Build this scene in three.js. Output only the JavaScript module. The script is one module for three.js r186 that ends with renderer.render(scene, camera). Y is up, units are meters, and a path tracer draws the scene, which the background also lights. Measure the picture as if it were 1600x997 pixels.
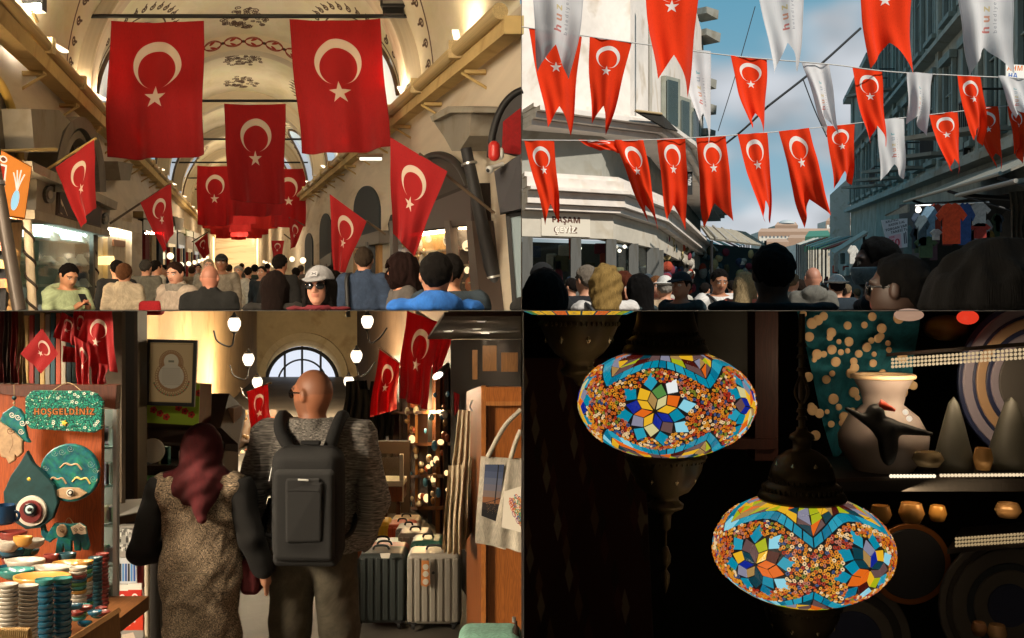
import * as THREE from 'three';
import { RoundedBoxGeometry } from 'three/addons/geometries/RoundedBoxGeometry.js';
import { mergeGeometries, mergeVertices } from 'three/addons/utils/BufferGeometryUtils.js';
import { ImprovedNoise } from 'three/addons/math/ImprovedNoise.js';
import { RectAreaLightUniformsLib } from 'three/addons/lights/RectAreaLightUniformsLib.js';
RectAreaLightUniformsLib.init();

// ---------------------------------------------------------------- camera, sky, sun, exposure
const F = 1500, H = 2.07;                    // focal length in picture units, eye height above the lower floor
const scene = new THREE.Scene();
const camera = new THREE.PerspectiveCamera(2 * Math.atan(498.5 / F) * 180 / Math.PI, 1600 / 997, 0.05, 3000);
camera.position.set(0, H, 0);
camera.lookAt(0, H, -1);
camera.setViewOffset(1600, 997, -15, 13.5, 1600, 997);
const renderer = new THREE.WebGLRenderer({ antialias: true });
renderer.toneMapping = THREE.LinearToneMapping;
renderer.toneMappingExposure = 1.0;
renderer.shadowMap.enabled = true;
const SUN = new THREE.Vector3(0.38, 0.68, 0.62).normalize();
const perlin = new ImprovedNoise();
function fbm(x, y, z, o = 5) { let a = 0.5, s = 0; for (let i = 0; i < o; i++) { s += a * perlin.noise(x, y, z); x *= 2.03; y *= 2.03; z *= 2.03; a *= 0.5; } return s; }
{
  const w = 1024, h = 512, a = new Float32Array(w * h * 4);
  for (let j = 0; j < h; j++) for (let i = 0; i < w; i++) {
    const th = (j + 0.5) / h * Math.PI - Math.PI / 2, ph = ((i + 0.5) / w - 0.5) * 2 * Math.PI;
    const dx = Math.cos(th) * Math.cos(ph), dy = Math.sin(th), dz = Math.cos(th) * Math.sin(ph);
    const t = Math.max(0, Math.min(1, dy * 2.2));
    let r = 0.50 + (0.035 - 0.50) * Math.pow(t, 0.6), g = 0.62 + (0.28 - 0.62) * Math.pow(t, 0.6), b = 0.68 + (0.44 - 0.68) * Math.pow(t, 0.6);
    const k = 3.2 / (Math.max(dy, 0) + 0.35);
    let c = fbm(dx * k + 3.1, dz * k + 7.7, dy * 2.5, 6) * 1.6 - 0.12 + 0.62 * Math.max(0, Math.min(1, (0.30 - dy) * 7));
    c = Math.max(0, Math.min(1, c * 1.7)); c = c * c * (3 - 2 * c);
    const cb = 0.60 + 0.28 * Math.max(-1, Math.min(1, 2.5 * fbm(dx * k * 1.7 + 9, dz * k * 1.7, dy * 4 + 5, 4)));
    r += (cb * 0.98 - r) * c * 0.85; g += (cb * 0.99 - g) * c * 0.85; b += (cb * 1.04 - b) * c * 0.85;
    const o = (j * w + i) * 4; a[o] = r; a[o + 1] = g; a[o + 2] = b; a[o + 3] = 1;
  }
  const sky = new THREE.DataTexture(a, w, h, THREE.RGBAFormat, THREE.FloatType);
  sky.mapping = THREE.EquirectangularReflectionMapping; sky.magFilter = THREE.LinearFilter; sky.minFilter = THREE.LinearFilter; sky.needsUpdate = true;
  scene.background = sky; scene.environment = sky;
}
const sun = new THREE.DirectionalLight(new THREE.Color(1, 0.93, 0.82), 5);
sun.position.copy(SUN).multiplyScalar(60).add(new THREE.Vector3(6, 0, -15));
sun.target.position.set(6, 0, -15); sun.castShadow = true;
sun.shadow.camera.left = -40; sun.shadow.camera.right = 40; sun.shadow.camera.top = 40; sun.shadow.camera.bottom = -40; sun.shadow.camera.far = 200;
sun.shadow.mapSize.set(2048, 2048); sun.shadow.radius = 1.5;
scene.add(sun, sun.target);

// ---------------------------------------------------------------- helpers
let seed = 12345;
function rnd() { seed = (seed * 1664525 + 1013904223) >>> 0; return seed / 4294967296; }
const R = (a, b) => a + (b - a) * rnd();
const V = (x, y, z) => new THREE.Vector3(x, y, z);
function P(px, py, d) { return V((px - 815) / F * d, H + (485 - py) / F * d, -d); }   // a direction and a depth give a place
const L = (px, d) => px * d / F;                                                      // a size seen at a depth, in metres
const ORD = ['first', 'second', 'third', 'fourth', 'fifth', 'sixth', 'seventh', 'eighth', 'ninth', 'tenth', 'eleventh', 'twelfth', 'thirteenth', 'fourteenth', 'fifteenth', 'sixteenth', 'seventeenth', 'eighteenth', 'nineteenth', 'twentieth'];
const counts = {};
function numbered(n) { const k = counts[n] = (counts[n] || 0) + 1; return k === 1 ? n : n + '_' + String(k - 1).padStart(3, '0'); }
function tag(o, label, category, group, kind) { o.userData = {}; if (label) o.userData.label = label; if (category) o.userData.category = category; if (group) o.userData.group = group; if (kind) o.userData.kind = kind; return o; }
function thing(name, label, category, at, group) { const g = new THREE.Group(); g.name = numbered(name); if (at) g.position.copy(at); tag(g, label, category, group); scene.add(g); return g; }
function shade(m) { m.castShadow = true; m.receiveShadow = true; return m; }
function local(parent, name, geo, mat, pos) { const m = shade(new THREE.Mesh(geo, mat)); m.name = name; if (pos) m.position.copy(pos); parent.add(m); return m; }
function world(parent, name, geo, mat) {               // geometry given in scene coordinates, kept under a thing
  const m = shade(new THREE.Mesh(geo, mat)); m.name = name; let o = V(0, 0, 0), p = parent; while (p && p !== scene) { o.add(p.position); p = p.parent; }
  m.position.copy(o).negate(); parent.add(m); return m;
}
function solo(name, label, category, geo, mat, group, kind) {   // a thing of one mesh, its origin at the middle of its base
  geo.computeBoundingBox(); const b = geo.boundingBox, c = V((b.min.x + b.max.x) / 2, b.min.y, (b.min.z + b.max.z) / 2);
  geo.translate(-c.x, -c.y, -c.z); const m = shade(new THREE.Mesh(geo, mat)); m.name = numbered(name); m.position.copy(c); tag(m, label, category, group, kind); scene.add(m); return m;
}
function struct(name, geo, mat) { const m = shade(new THREE.Mesh(geo, mat)); m.name = name; m.userData = { kind: 'structure' }; scene.add(m); return m; }
function structGroup(name) { const g = new THREE.Group(); g.name = name; g.userData = { kind: 'structure' }; scene.add(g); return g; }

function prism(pts, ext) {                              // a flat polygon given a thickness; uv in metres
  const n = V(0, 0, 0); for (let i = 0; i < pts.length; i++) { const a = pts[i], b = pts[(i + 1) % pts.length]; n.x += (a.y - b.y) * (a.z + b.z); n.y += (a.z - b.z) * (a.x + b.x); n.z += (a.x - b.x) * (a.y + b.y); }
  n.normalize(); pts = pts.map(p => p.clone());
  const toCam = V(0, H, 0).sub(pts[0]); if (n.dot(toCam) < 0) { n.negate(); pts.reverse(); }
  const e = ext instanceof THREE.Vector3 ? ext : n.clone().multiplyScalar(-ext);
  let u = Math.abs(n.y) > 0.8 ? V(1, 0, 0) : V(n.z, 0, -n.x); u.addScaledVector(n, -u.dot(n)).normalize(); const v = n.clone().cross(u);
  const p2 = pts.map(p => new THREE.Vector2(p.dot(u), p.dot(v)));
  const tris = THREE.ShapeUtils.triangulateShape(p2, []);
  const pos = [], uv = [];
  const put = (p, a, b) => { pos.push(p.x, p.y, p.z); uv.push(a, b); };
  for (const t of tris) { for (const k of t) put(pts[k], p2[k].x, p2[k].y); }
  const bk = pts.map(p => p.clone().add(e));
  for (const t of tris) { for (const k of [t[0], t[2], t[1]]) put(bk[k], p2[k].x, p2[k].y); }
  const el = e.length();
  for (let i = 0; i < pts.length; i++) { const j = (i + 1) % pts.length, l = pts[i].distanceTo(pts[j]); put(pts[i], 0, 0); put(bk[i], 0, el); put(bk[j], l, el); put(pts[i], 0, 0); put(bk[j], l, el); put(pts[j], l, 0); }
  const g = new THREE.BufferGeometry(); g.setAttribute('position', new THREE.Float32BufferAttribute(pos, 3)); g.setAttribute('uv', new THREE.Float32BufferAttribute(uv, 2)); g.computeVertexNormals(); return g;
}
const pq = (list, ext) => prism(list.map(p => P(...p)), ext);
const rectPx = (x0, y0, x1, y1, d, ext) => pq([[x0, y0, d], [x1, y0, d], [x1, y1, d], [x0, y1, d]], ext);
function boxAt(c, w, h, d, r = 0) { const g = r ? new RoundedBoxGeometry(w, h, d, 3, Math.min(r, w / 2.01, h / 2.01, d / 2.01)) : new THREE.BoxGeometry(w, h, d); g.translate(c.x, c.y, c.z); return g; }
function rod(a, b, r, r2 = r, seg = 8) { const l = a.distanceTo(b), g = new THREE.CylinderGeometry(r2, r, l, seg); g.translate(0, l / 2, 0); g.applyQuaternion(new THREE.Quaternion().setFromUnitVectors(V(0, 1, 0), b.clone().sub(a).normalize())); g.translate(a.x, a.y, a.z); return g; }
function tube(pts, r, n = 16, seg = 6) { return new THREE.TubeGeometry(new THREE.CatmullRomCurve3(pts), n, r, seg, false); }
function lathe(prof, seg = 24) { return new THREE.LatheGeometry(prof.map(p => new THREE.Vector2(p[0], p[1])), seg); }
function at(g, p, ry = 0, rx = 0, rz = 0) { if (rx) g.rotateX(rx); if (rz) g.rotateZ(rz); if (ry) g.rotateY(ry); g.translate(p.x, p.y, p.z); return g; }
function clean(g) { const o = g.index ? g.toNonIndexed() : g; for (const k of Object.keys(o.attributes)) if (!['position', 'normal', 'uv'].includes(k)) o.deleteAttribute(k); if (!o.attributes.uv) o.setAttribute('uv', new THREE.Float32BufferAttribute(new Float32Array(o.attributes.position.count * 2), 2)); if (!o.attributes.normal) o.computeVertexNormals(); return o; }
const merge = (...gs) => mergeGeometries(gs.flat().map(clean));
function shapeGeo(pts, depth, bevel = 0.003) { const s = new THREE.Shape(pts.map(p => new THREE.Vector2(p[0], p[1]))); return new THREE.ExtrudeGeometry(s, { depth, bevelEnabled: bevel > 0, bevelSize: bevel, bevelThickness: bevel, bevelSegments: 2, curveSegments: 8 }); }

// ---------------------------------------------------------------- textures and materials
function dataTex(w, h, fn, rep, srgb = true) {
  const a = new Uint8Array(w * h * 4);
  for (let j = 0; j < h; j++) for (let i = 0; i < w; i++) { const c = fn(i / w, j / h, i, j), o = (j * w + i) * 4; const k = Array.isArray(c) ? c : [c, c, c]; for (let q = 0; q < 3; q++) a[o + q] = Math.max(0, Math.min(255, k[q] * 255)); a[o + 3] = 255; }
  const t = new THREE.DataTexture(a, w, h); t.wrapS = t.wrapT = THREE.RepeatWrapping; t.magFilter = THREE.LinearFilter; t.minFilter = THREE.LinearMipmapLinearFilter; t.generateMipmaps = true; if (srgb) t.colorSpace = THREE.SRGBColorSpace; t.repeat.set(1 / rep, 1 / rep); t.needsUpdate = true; return t;
}
const TAU = Math.PI * 2;
function tn(u, v, f, s = 0, o = 4) {                    // noise that tiles
  let r = 0, a = 0.5; for (let k = 0; k < o; k++) { const q = f * (1 << k) / TAU; r += a * perlin.noise(Math.cos(u * TAU) * q + s, Math.sin(u * TAU) * q + Math.cos(v * TAU) * q * 0.9, Math.sin(v * TAU) * q + s * 0.7); a *= 0.5; } return r;
}
const texPlaster = dataTex(512, 512, (u, v) => { const n = tn(u, v, 4, 1), m = tn(u, v, 24, 5, 3), s = Math.max(0, tn(u, v, 7, 9, 4) - 0.12); const k = 0.93 + 0.10 * n + 0.05 * m - 0.35 * s; return [k, k * (1 - 0.12 * s), k * (1 - 0.3 * s)]; }, 3.1);
const texRough = dataTex(256, 256, (u, v) => 0.5 + 0.7 * tn(u, v, 10, 3, 5), 0.9, false);
const texWood = dataTex(512, 512, (u, v) => { const n = tn(u, v * 0.0 + 0.3, 30, 2, 4), m = tn(u, v, 5, 6, 2), g = Math.sin((u * 46 + 3 * m + 2.2 * n) * TAU); const k = 0.84 + 0.12 * n + 0.06 * g + 0.08 * m; return [k, k * 0.97, k * 0.93]; }, 0.5);
const texWeave = dataTex(128, 128, (u, v, i, j) => 0.5 + 0.25 * Math.sin(u * TAU * 32) + 0.25 * Math.sin(v * TAU * 32) + 0.15 * (perlin.noise(i * 0.3, j * 0.3, 2)), 0.06, false);
const texCloth = dataTex(256, 256, (u, v) => { const k = 0.88 + 0.22 * tn(u, v, 10, 8, 5) + 0.12 * tn(u, v, 40, 3, 2); return k; }, 0.5);
const texDirt = dataTex(512, 512, (u, v) => { const n = tn(u, v, 5, 11, 5), s = Math.max(0, tn(u, v, 9, 4, 4)); const k = 0.86 + 0.22 * n - 0.3 * s; return [k, k, k * 0.98]; }, 4.0);
function mat(color, rough = 0.8, o = {}) { const { lin, ...rest } = o; const c = new THREE.Color(); if (Array.isArray(color)) c.setRGB(...color); else c.set(color); const phys = ['transmission', 'clearcoat', 'sheen', 'thickness', 'ior'].some(k => k in rest); return new (phys ? THREE.MeshPhysicalMaterial : THREE.MeshStandardMaterial)({ color: c, roughness: rough, side: THREE.DoubleSide, ...rest }); }
const plaster = (c, o = {}) => mat(c, 0.9, { map: texPlaster, bumpMap: texRough, bumpScale: 0.004, ...o });
const wood = (c, r = 0.5) => mat(c, r, { map: texWood, bumpMap: texWood, bumpScale: 0.0006 });
const cloth = (c, o = {}) => mat(c, 0.95, { map: texCloth, bumpMap: texWeave, bumpScale: 0.0006, ...o });
const glow = (c, k) => mat([0.02, 0.02, 0.02], 0.5, { emissive: Array.isArray(c) ? new THREE.Color().setRGB(...c) : new THREE.Color(c), emissiveIntensity: k });
function canvasTex(w, h, draw) { const c = document.createElement('canvas'); c.width = w; c.height = h; const g = c.getContext('2d'); draw(g, w, h); const t = new THREE.CanvasTexture(c); t.colorSpace = THREE.SRGBColorSpace; return t; }
function fitUV(geo, pts) {                                // lay a print once over a flat piece: pts = top-left, top-right, bottom-left corners
  const [o, a, b] = pts, u = a.clone().sub(o), v = b.clone().sub(o), p = geo.attributes.position, uv = new Float32Array(p.count * 2), q = V(0, 0, 0);
  for (let i = 0; i < p.count; i++) { q.fromBufferAttribute(p, i).sub(o); uv[2 * i] = q.dot(u) / u.lengthSq(); uv[2 * i + 1] = 1 - q.dot(v) / v.lengthSq(); }
  geo.setAttribute('uv', new THREE.BufferAttribute(uv, 2)); return geo;
}
function printed(parent, name, list, ext, tex, rough = 0.7, o = {}) {   // a flat printed piece on a thing
  const pts = list.map(p => P(...p)), g = fitUV(prism(pts, ext), [pts[0], pts[1], pts[3]]); return world(parent, name, g, mat('#ffffff', rough, { map: tex, ...o }));
}
const black = mat([0.012, 0.012, 0.013], 0.55), darkMetal = mat([0.03, 0.03, 0.032], 0.45, { metalness: 0.6 }), steel = mat([0.5, 0.5, 0.5], 0.35, { metalness: 0.9 }), brassDark = mat([0.16, 0.11, 0.045], 0.38, { metalness: 0.85, bumpMap: texRough, bumpScale: 0.0008 }), clearGlass = mat([0.96, 0.98, 0.97], 0.03, { transmission: 1, thickness: 0 });
function areaLight(c, k, w, h, pos, look) { const l = new THREE.RectAreaLight(new THREE.Color().setRGB(...c), k, w, h); l.position.copy(pos); l.lookAt(look); scene.add(l); return l; }
function pointLight(c, k, pos, r = 1) { const l = new THREE.PointLight(new THREE.Color().setRGB(...c), k, 0, 2); l.position.copy(pos); l.castShadow = true; l.shadow.radius = r; scene.add(l); return l; }

// the red flag with crescent and star: one print for upright flags (crescent above star, open below), one for flags on poles
function star(g, x, y, r, rot) { g.beginPath(); for (let i = 0; i < 10; i++) { const a = rot + i * Math.PI / 5, q = i % 2 ? r * 0.382 : r; g.lineTo(x + Math.cos(a) * q, y + Math.sin(a) * q); } g.closePath(); g.fill(); }
function flagTex(red, white, o) {
  return canvasTex(320, o.h || 480, (g, w, h) => {
    g.fillStyle = red; g.fillRect(0, 0, w, h);
    for (let i = 0; i < 5000; i++) { g.fillStyle = `rgba(${rnd() < 0.5 ? '0,0,0' : '255,90,60'},0.03)`; g.fillRect(rnd() * w, rnd() * h, 1 + rnd() * 3, 1 + rnd() * 12); }
    g.fillStyle = white; g.beginPath(); g.arc(w / 2, h * o.cy, w * o.r, 0, TAU); g.fill();
    g.fillStyle = red; g.beginPath(); g.arc(w / 2, h * o.cy + w * o.off, w * o.r * 0.8, 0, TAU); g.fill();
    g.fillStyle = white; star(g, w / 2, h * o.sy, w * o.sr, -Math.PI / 2);
    g.fillStyle = 'rgba(0,0,0,0.12)'; g.fillRect(0, 0, 3, h); g.fillRect(w - 3, 0, 3, h); g.fillRect(0, h - 5, w, 5);
  });
}
const flagPrintDeep = flagTex('#b3060d', '#efd9c4', { cy: 0.315, r: 0.262, off: 0.055, sy: 0.55, sr: 0.128 });
const flagPrintBright = flagTex('#ef3d16', '#f2ece6', { h: 790, cy: 0.195, r: 0.31, off: 0.06, sy: 0.355, sr: 0.14 });
const flagDeep = mat('#ffffff', 0.9, { map: flagPrintDeep, transmission: 0.3, thickness: 0, bumpMap: texWeave, bumpScale: 0.0004 });
const flagBright = mat('#ffffff', 1, { map: flagPrintBright, transmission: 0.32, thickness: 0, specularIntensity: 0.2 });
const redCloth = mat('#b80c12', 0.92, { transmission: 0.25, thickness: 0, map: texCloth });
// a hanging cloth between four corners (px, py): top-left, top-right, bottom-right, bottom-left of its print
function drape(c, d, o = {}) {
  const { nu = 18, nv = 26, fold = 0.03, waves = 2.5, notch = 0, sag = 0, ph = 0, curl = 0, dd = [0, 0, 0, 0], side = 0, twist = 0 } = o;
  const Q = c.map((p, i) => P(p[0], p[1], d + dd[i])), pos = [], uv = [], idx = [];
  for (let j = 0; j <= nv; j++) for (let i = 0; i <= nu; i++) {
    const u = i / nu; let v = j / nv; v *= 1 - notch * (1 - Math.abs(2 * u - 1));
    const a = Q[0].clone().lerp(Q[1], u), b = Q[3].clone().lerp(Q[2], u), p = a.lerp(b, v);
    p.y -= sag * Math.sin(Math.PI * u) * (0.6 + 0.4 * v);
    const k = 0.15 + 0.85 * v;
    p.z += fold * k * (Math.sin(u * waves * TAU + ph + v * 1.6) + 0.45 * Math.sin(u * waves * 1.9 * TAU + ph * 2.3 - v * 2.5)) + curl * v * v * Math.sin(ph + u * 2);
    p.x += side * Math.sin(Math.PI * v) * (u - 0.5) + fold * 0.25 * k * Math.sin(v * 7 + ph);
    if (twist) { const m = Q[0].clone().lerp(Q[1], 0.5).lerp(Q[3].clone().lerp(Q[2], 0.5), v), k2 = twist * v * v, r = p.x - m.x; p.x = m.x + r * Math.cos(k2); p.z += r * Math.sin(k2); p.y += 0.05 * r * Math.sin(k2 * 2); }
    p.z += 0.012 * perlin.noise(p.x * 7 + ph, p.y * 5, ph) ;
    pos.push(p.x, p.y, p.z); uv.push(u, 1 - v);
  }
  for (let j = 0; j < nv; j++) for (let i = 0; i < nu; i++) { const a = j * (nu + 1) + i, b = a + 1, e = a + nu + 1, f = e + 1; idx.push(a, e, b, b, e, f); }
  const g = new THREE.BufferGeometry(); g.setAttribute('position', new THREE.Float32BufferAttribute(pos, 3)); g.setAttribute('uv', new THREE.Float32BufferAttribute(uv, 2)); g.setIndex(idx); g.computeVertexNormals(); return g;
}
// ---------------------------------------------------------------- figures: one smooth surface from a distance field
function nets(sdf, lo, hi, cell) {
  const nx = Math.ceil((hi[0] - lo[0]) / cell) + 1, ny = Math.ceil((hi[1] - lo[1]) / cell) + 1, nz = Math.ceil((hi[2] - lo[2]) / cell) + 1, f = new Float32Array(nx * ny * nz);
  for (let k = 0, o = 0; k < nz; k++) for (let j = 0; j < ny; j++) for (let i = 0; i < nx; i++, o++) f[o] = sdf(lo[0] + i * cell, lo[1] + j * cell, lo[2] + k * cell);
  const id = new Int32Array(nx * ny * nz).fill(-1), pos = [], idx = [], sx = 1, sy = nx, sz = nx * ny, cs = [0, sx, sy, sx + sy, sz, sz + sx, sz + sy, sz + sx + sy];
  const E = [[0, 1], [2, 3], [4, 5], [6, 7], [0, 2], [1, 3], [4, 6], [5, 7], [0, 4], [1, 5], [2, 6], [3, 7]];
  for (let k = 0; k < nz - 1; k++) for (let j = 0; j < ny - 1; j++) for (let i = 0; i < nx - 1; i++) {
    const o = i + j * sy + k * sz; let m = 0; for (let c = 0; c < 8; c++) if (f[o + cs[c]] < 0) m |= 1 << c;
    if (m === 0 || m === 255) continue;
    let x = 0, y = 0, z = 0, n = 0;
    for (const [a, b] of E) { const fa = f[o + cs[a]], fb = f[o + cs[b]]; if ((fa < 0) === (fb < 0)) continue; const t = fa / (fa - fb); x += (a & 1) + t * ((b & 1) - (a & 1)); y += ((a >> 1) & 1) + t * (((b >> 1) & 1) - ((a >> 1) & 1)); z += (a >> 2) + t * ((b >> 2) - (a >> 2)); n++; }
    id[o] = pos.length / 3; pos.push(lo[0] + (i + x / n) * cell, lo[1] + (j + y / n) * cell, lo[2] + (k + z / n) * cell);
  }
  for (let k = 1; k < nz - 1; k++) for (let j = 1; j < ny - 1; j++) for (let i = 1; i < nx - 1; i++) {
    const o = i + j * sy + k * sz, a = f[o] < 0;
    const q = (s, t, u) => { if ((f[o + s] < 0) === a) return; const A = id[o], B = id[o - t], C = id[o - t - u], D = id[o - u]; if (A < 0 || B < 0 || C < 0 || D < 0) return; if (a) idx.push(A, B, C, A, C, D); else idx.push(A, C, B, A, D, C); };
    q(sx, sy, sz); q(sy, sz, sx); q(sz, sx, sy);
  }
  const g = new THREE.BufferGeometry(); g.setAttribute('position', new THREE.Float32BufferAttribute(pos, 3)); g.setIndex(idx); g.computeVertexNormals();
  const uv = new Float32Array(pos.length / 3 * 2); for (let i = 0; i < pos.length / 3; i++) { uv[2 * i] = Math.atan2(pos[3 * i], pos[3 * i + 2] + 1e-6) * 0.22; uv[2 * i + 1] = pos[3 * i + 1]; } g.setAttribute('uv', new THREE.BufferAttribute(uv, 2)); return g;
}
const hyp = Math.hypot;
function cone(x, y, z, a, b, ra, rb) { const dx = b[0] - a[0], dy = b[1] - a[1], dz = b[2] - a[2]; let t = ((x - a[0]) * dx + (y - a[1]) * dy + (z - a[2]) * dz) / (dx * dx + dy * dy + dz * dz); t = t < 0 ? 0 : t > 1 ? 1 : t; return hyp(x - a[0] - t * dx, y - a[1] - t * dy, z - a[2] - t * dz) - (ra + (rb - ra) * t); }
function ell(x, y, z, c, r) { const a = (x - c[0]) / r[0], b = (y - c[1]) / r[1], e = (z - c[2]) / r[2], k0 = hyp(a, b, e), k1 = hyp(a / r[0], b / r[1], e / r[2]); return k1 < 1e-9 ? -Math.min(r[0], r[1], r[2]) : k0 * (k0 - 1) / k1; }
function smin(a, b, k) { const h = Math.max(k - Math.abs(a - b), 0) / k; return Math.min(a, b) - h * h * k * 0.25; }
const ARM = s => [[s * 0.185, 1.40, -0.012], [s * 0.235, 1.13, -0.035], [s * 0.235, 0.89, 0.045], [s * 0.225, 0.80, 0.07]];
function bodyParts(o) {
  const w = o.w || 1, hy = o.headYaw || 0, hp = o.headPitch || 0, hr = o.headRoll || 0, arms = o.arms || [ARM(-1), ARM(1)];
  const cy = Math.cos(-hy), sy = Math.sin(-hy), cp = Math.cos(-hp), sp = Math.sin(-hp), cr = Math.cos(-hr), sr = Math.sin(-hr), out = [0, 0, 0];
  const hd = (x, y, z) => { y -= 1.5; let a = x * cr - y * sr, b = x * sr + y * cr; x = a; y = b; a = x * cy + z * sy; let e = -x * sy + z * cy; b = y * cp - e * sp; e = y * sp + e * cp; out[0] = a; out[1] = b + 1.5; out[2] = e; return out; };
  const skull = (x, y, z, g) => smin(ell(x, y, z, [0, 1.618, -0.008], [0.077 + g, 0.098 + g, 0.097 + g]), ell(x, y, z, [0, 1.555, 0.018], [0.062 + g, 0.066 + g, 0.073 + g]), 0.05);
  const head = (x, y, z) => {
    let d = skull(x, y, z, 0); const ax = Math.abs(x);
    if (d > 0.08) return d;
    d = smin(d, ell(x, y, z, [0, 1.515, 0.055], [0.028, 0.022, 0.025]), 0.03);                        // chin
    d = smin(d, cone(x, y, z, [0, 1.615, 0.086], [0, 1.578, 0.103], 0.009, 0.0145), 0.014);           // nose
    d = smin(d, ell(ax, y, z, [0.013, 1.575, 0.094], [0.009, 0.008, 0.010]), 0.008);
    d = smin(d, ell(ax, y, z, [0.034, 1.632, 0.078], [0.026, 0.009, 0.014]), 0.02);                   // brow
    d = Math.max(d, -ell(ax, y, z, [0.034, 1.609, 0.098], [0.019, 0.011, 0.017]));                    // eye socket
    d = Math.min(d, ell(ax, y, z, [0.033, 1.609, 0.077], [0.014, 0.012, 0.013]));                     // eyeball
    d = smin(d, ell(x, y, z, [0, 1.549, 0.086], [0.024, 0.007, 0.012]), 0.008); d = smin(d, ell(x, y, z, [0, 1.540, 0.084], [0.020, 0.007, 0.012]), 0.006);
    d = smin(d, ell(ax, y, z, [0.082, 1.598, -0.012], [0.011, 0.032, 0.019]), 0.008);                 // ear
    return d;
  };
  const torso = (x, y, z, g) => { x /= w; let d = cone(x, y, z, [-0.145, 1.40, -0.012], [0.145, 1.40, -0.012], 0.06 + g, 0.06 + g); d = smin(d, ell(x, y, z, [0, 1.27, 0], [0.17 + g, 0.2, 0.108 + g]), 0.07); d = smin(d, ell(x, y, z, [0, 1.05, 0.005], [0.155 + g, 0.22, 0.108 + g]), 0.07); d = smin(d, ell(x, y, z, [0, 0.93, -0.005], [0.165 + g, 0.14 + g, 0.118 + g]), 0.06); return smin(d, cone(x, y, z, [0, 1.40, -0.02], [0, 1.47, -0.015], 0.085 + g, 0.055 + g), 0.05); };
  const armsD = (x, y, z, g) => { let d = 9; for (const a of arms) { d = Math.min(d, smin(cone(x, y, z, [a[0][0] * w, a[0][1], a[0][2]], a[1], 0.055 + g, 0.043 + g), cone(x, y, z, a[1], a[2], 0.042 + g, 0.031 + g * 1.2), 0.02)); } return d; };
  const hand = (x, y, z) => {
    let d = 9; arms.forEach((a, n) => {
      const s = n ? 1 : -1, wr = a[2], tip = a[3], dx = tip[0] - wr[0], dy = tip[1] - wr[1], dz = tip[2] - wr[2], l = hyp(dx, dy, dz), ux = dx / l, uy = dy / l, uz = dz / l;
      if (hyp(x - wr[0], y - wr[1], z - wr[2]) > 0.3) return;
      const sd = a[4] || [0, 0, 1];                                                                      // where the knuckles line up
      const pl = [wr[0] + ux * 0.085, wr[1] + uy * 0.085, wr[2] + uz * 0.085];
      d = smin(d, cone(x, y, z, wr, pl, 0.027, 0.03), 0.02);
      for (let f = 0; f < 4; f++) { const q = (f - 1.5) * 0.0185, fl = [0.066, 0.078, 0.073, 0.058][f], b = [pl[0] + sd[0] * q, pl[1] + sd[1] * q, pl[2] + sd[2] * q], cu = a[5] === undefined ? -s * 0.018 : a[5], m = [b[0] + ux * fl * 0.55 + cu * 0.3, b[1] + uy * fl * 0.55, b[2] + uz * fl * 0.55], e = [m[0] + ux * fl * 0.5 + cu, m[1] + uy * fl * 0.5, m[2] + uz * fl * 0.5]; d = smin(d, cone(x, y, z, b, m, 0.0095, 0.009), 0.008); d = smin(d, cone(x, y, z, m, e, 0.009, 0.0075), 0.005); }
      const tb = [wr[0] + ux * 0.03 + sd[0] * 0.022, wr[1] + uy * 0.03 + sd[1] * 0.022, wr[2] + uz * 0.03 + sd[2] * 0.022]; d = smin(d, cone(x, y, z, tb, [tb[0] + ux * 0.055 + sd[0] * 0.03, tb[1] + uy * 0.055 + sd[1] * 0.03, tb[2] + uz * 0.055 + sd[2] * 0.03], 0.012, 0.009), 0.012);
    }); return d;
  };
  const legs = (x, y, z, g, knee) => { let d = 9; for (const s of [-1, 1]) { const kx = s * (o.stance || 0.1); d = Math.min(d, smin(cone(x, y, z, [s * 0.085, 0.9, 0], [kx, 0.5, 0.02], 0.085 + g, 0.058 + g), cone(x, y, z, [kx, 0.5, 0.02], [kx * 1.05, 0.1, -0.015], 0.057 + g, 0.042 + g * 1.3), 0.03)); } return d; };
  const feet = (x, y, z) => { let d = 9; for (const s of [-1, 1]) { const kx = s * (o.stance || 0.1) * 1.05; d = Math.min(d, cone(x, y, z, [kx, 0.05, -0.03], [kx + s * 0.02, 0.035, 0.15], 0.045, 0.035)); } return d; };
  return { hd, skull, head, torso, armsD, hand, legs, feet };
}
const skinMat = mat('#ffffff', 0.55, { vertexColors: true });
const hairMats = {}; const hairMat = c => hairMats[c] ||= mat(c, 0.9, { bumpMap: texHair, bumpScale: 0.003, map: texHair, specularIntensity: 0.3, clearcoat: 0 });
const texHair = dataTex(256, 64, (u, v, i, j) => 0.72 + 0.5 * perlin.noise(i * 0.55, j * 0.05, 4) + 0.2 * perlin.noise(i * 1.7, j * 0.09, 9), 0.12);
const clothMats = {}; const clothMat = c => typeof c === 'string' ? (clothMats[c] ||= cloth(c)) : c;
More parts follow.
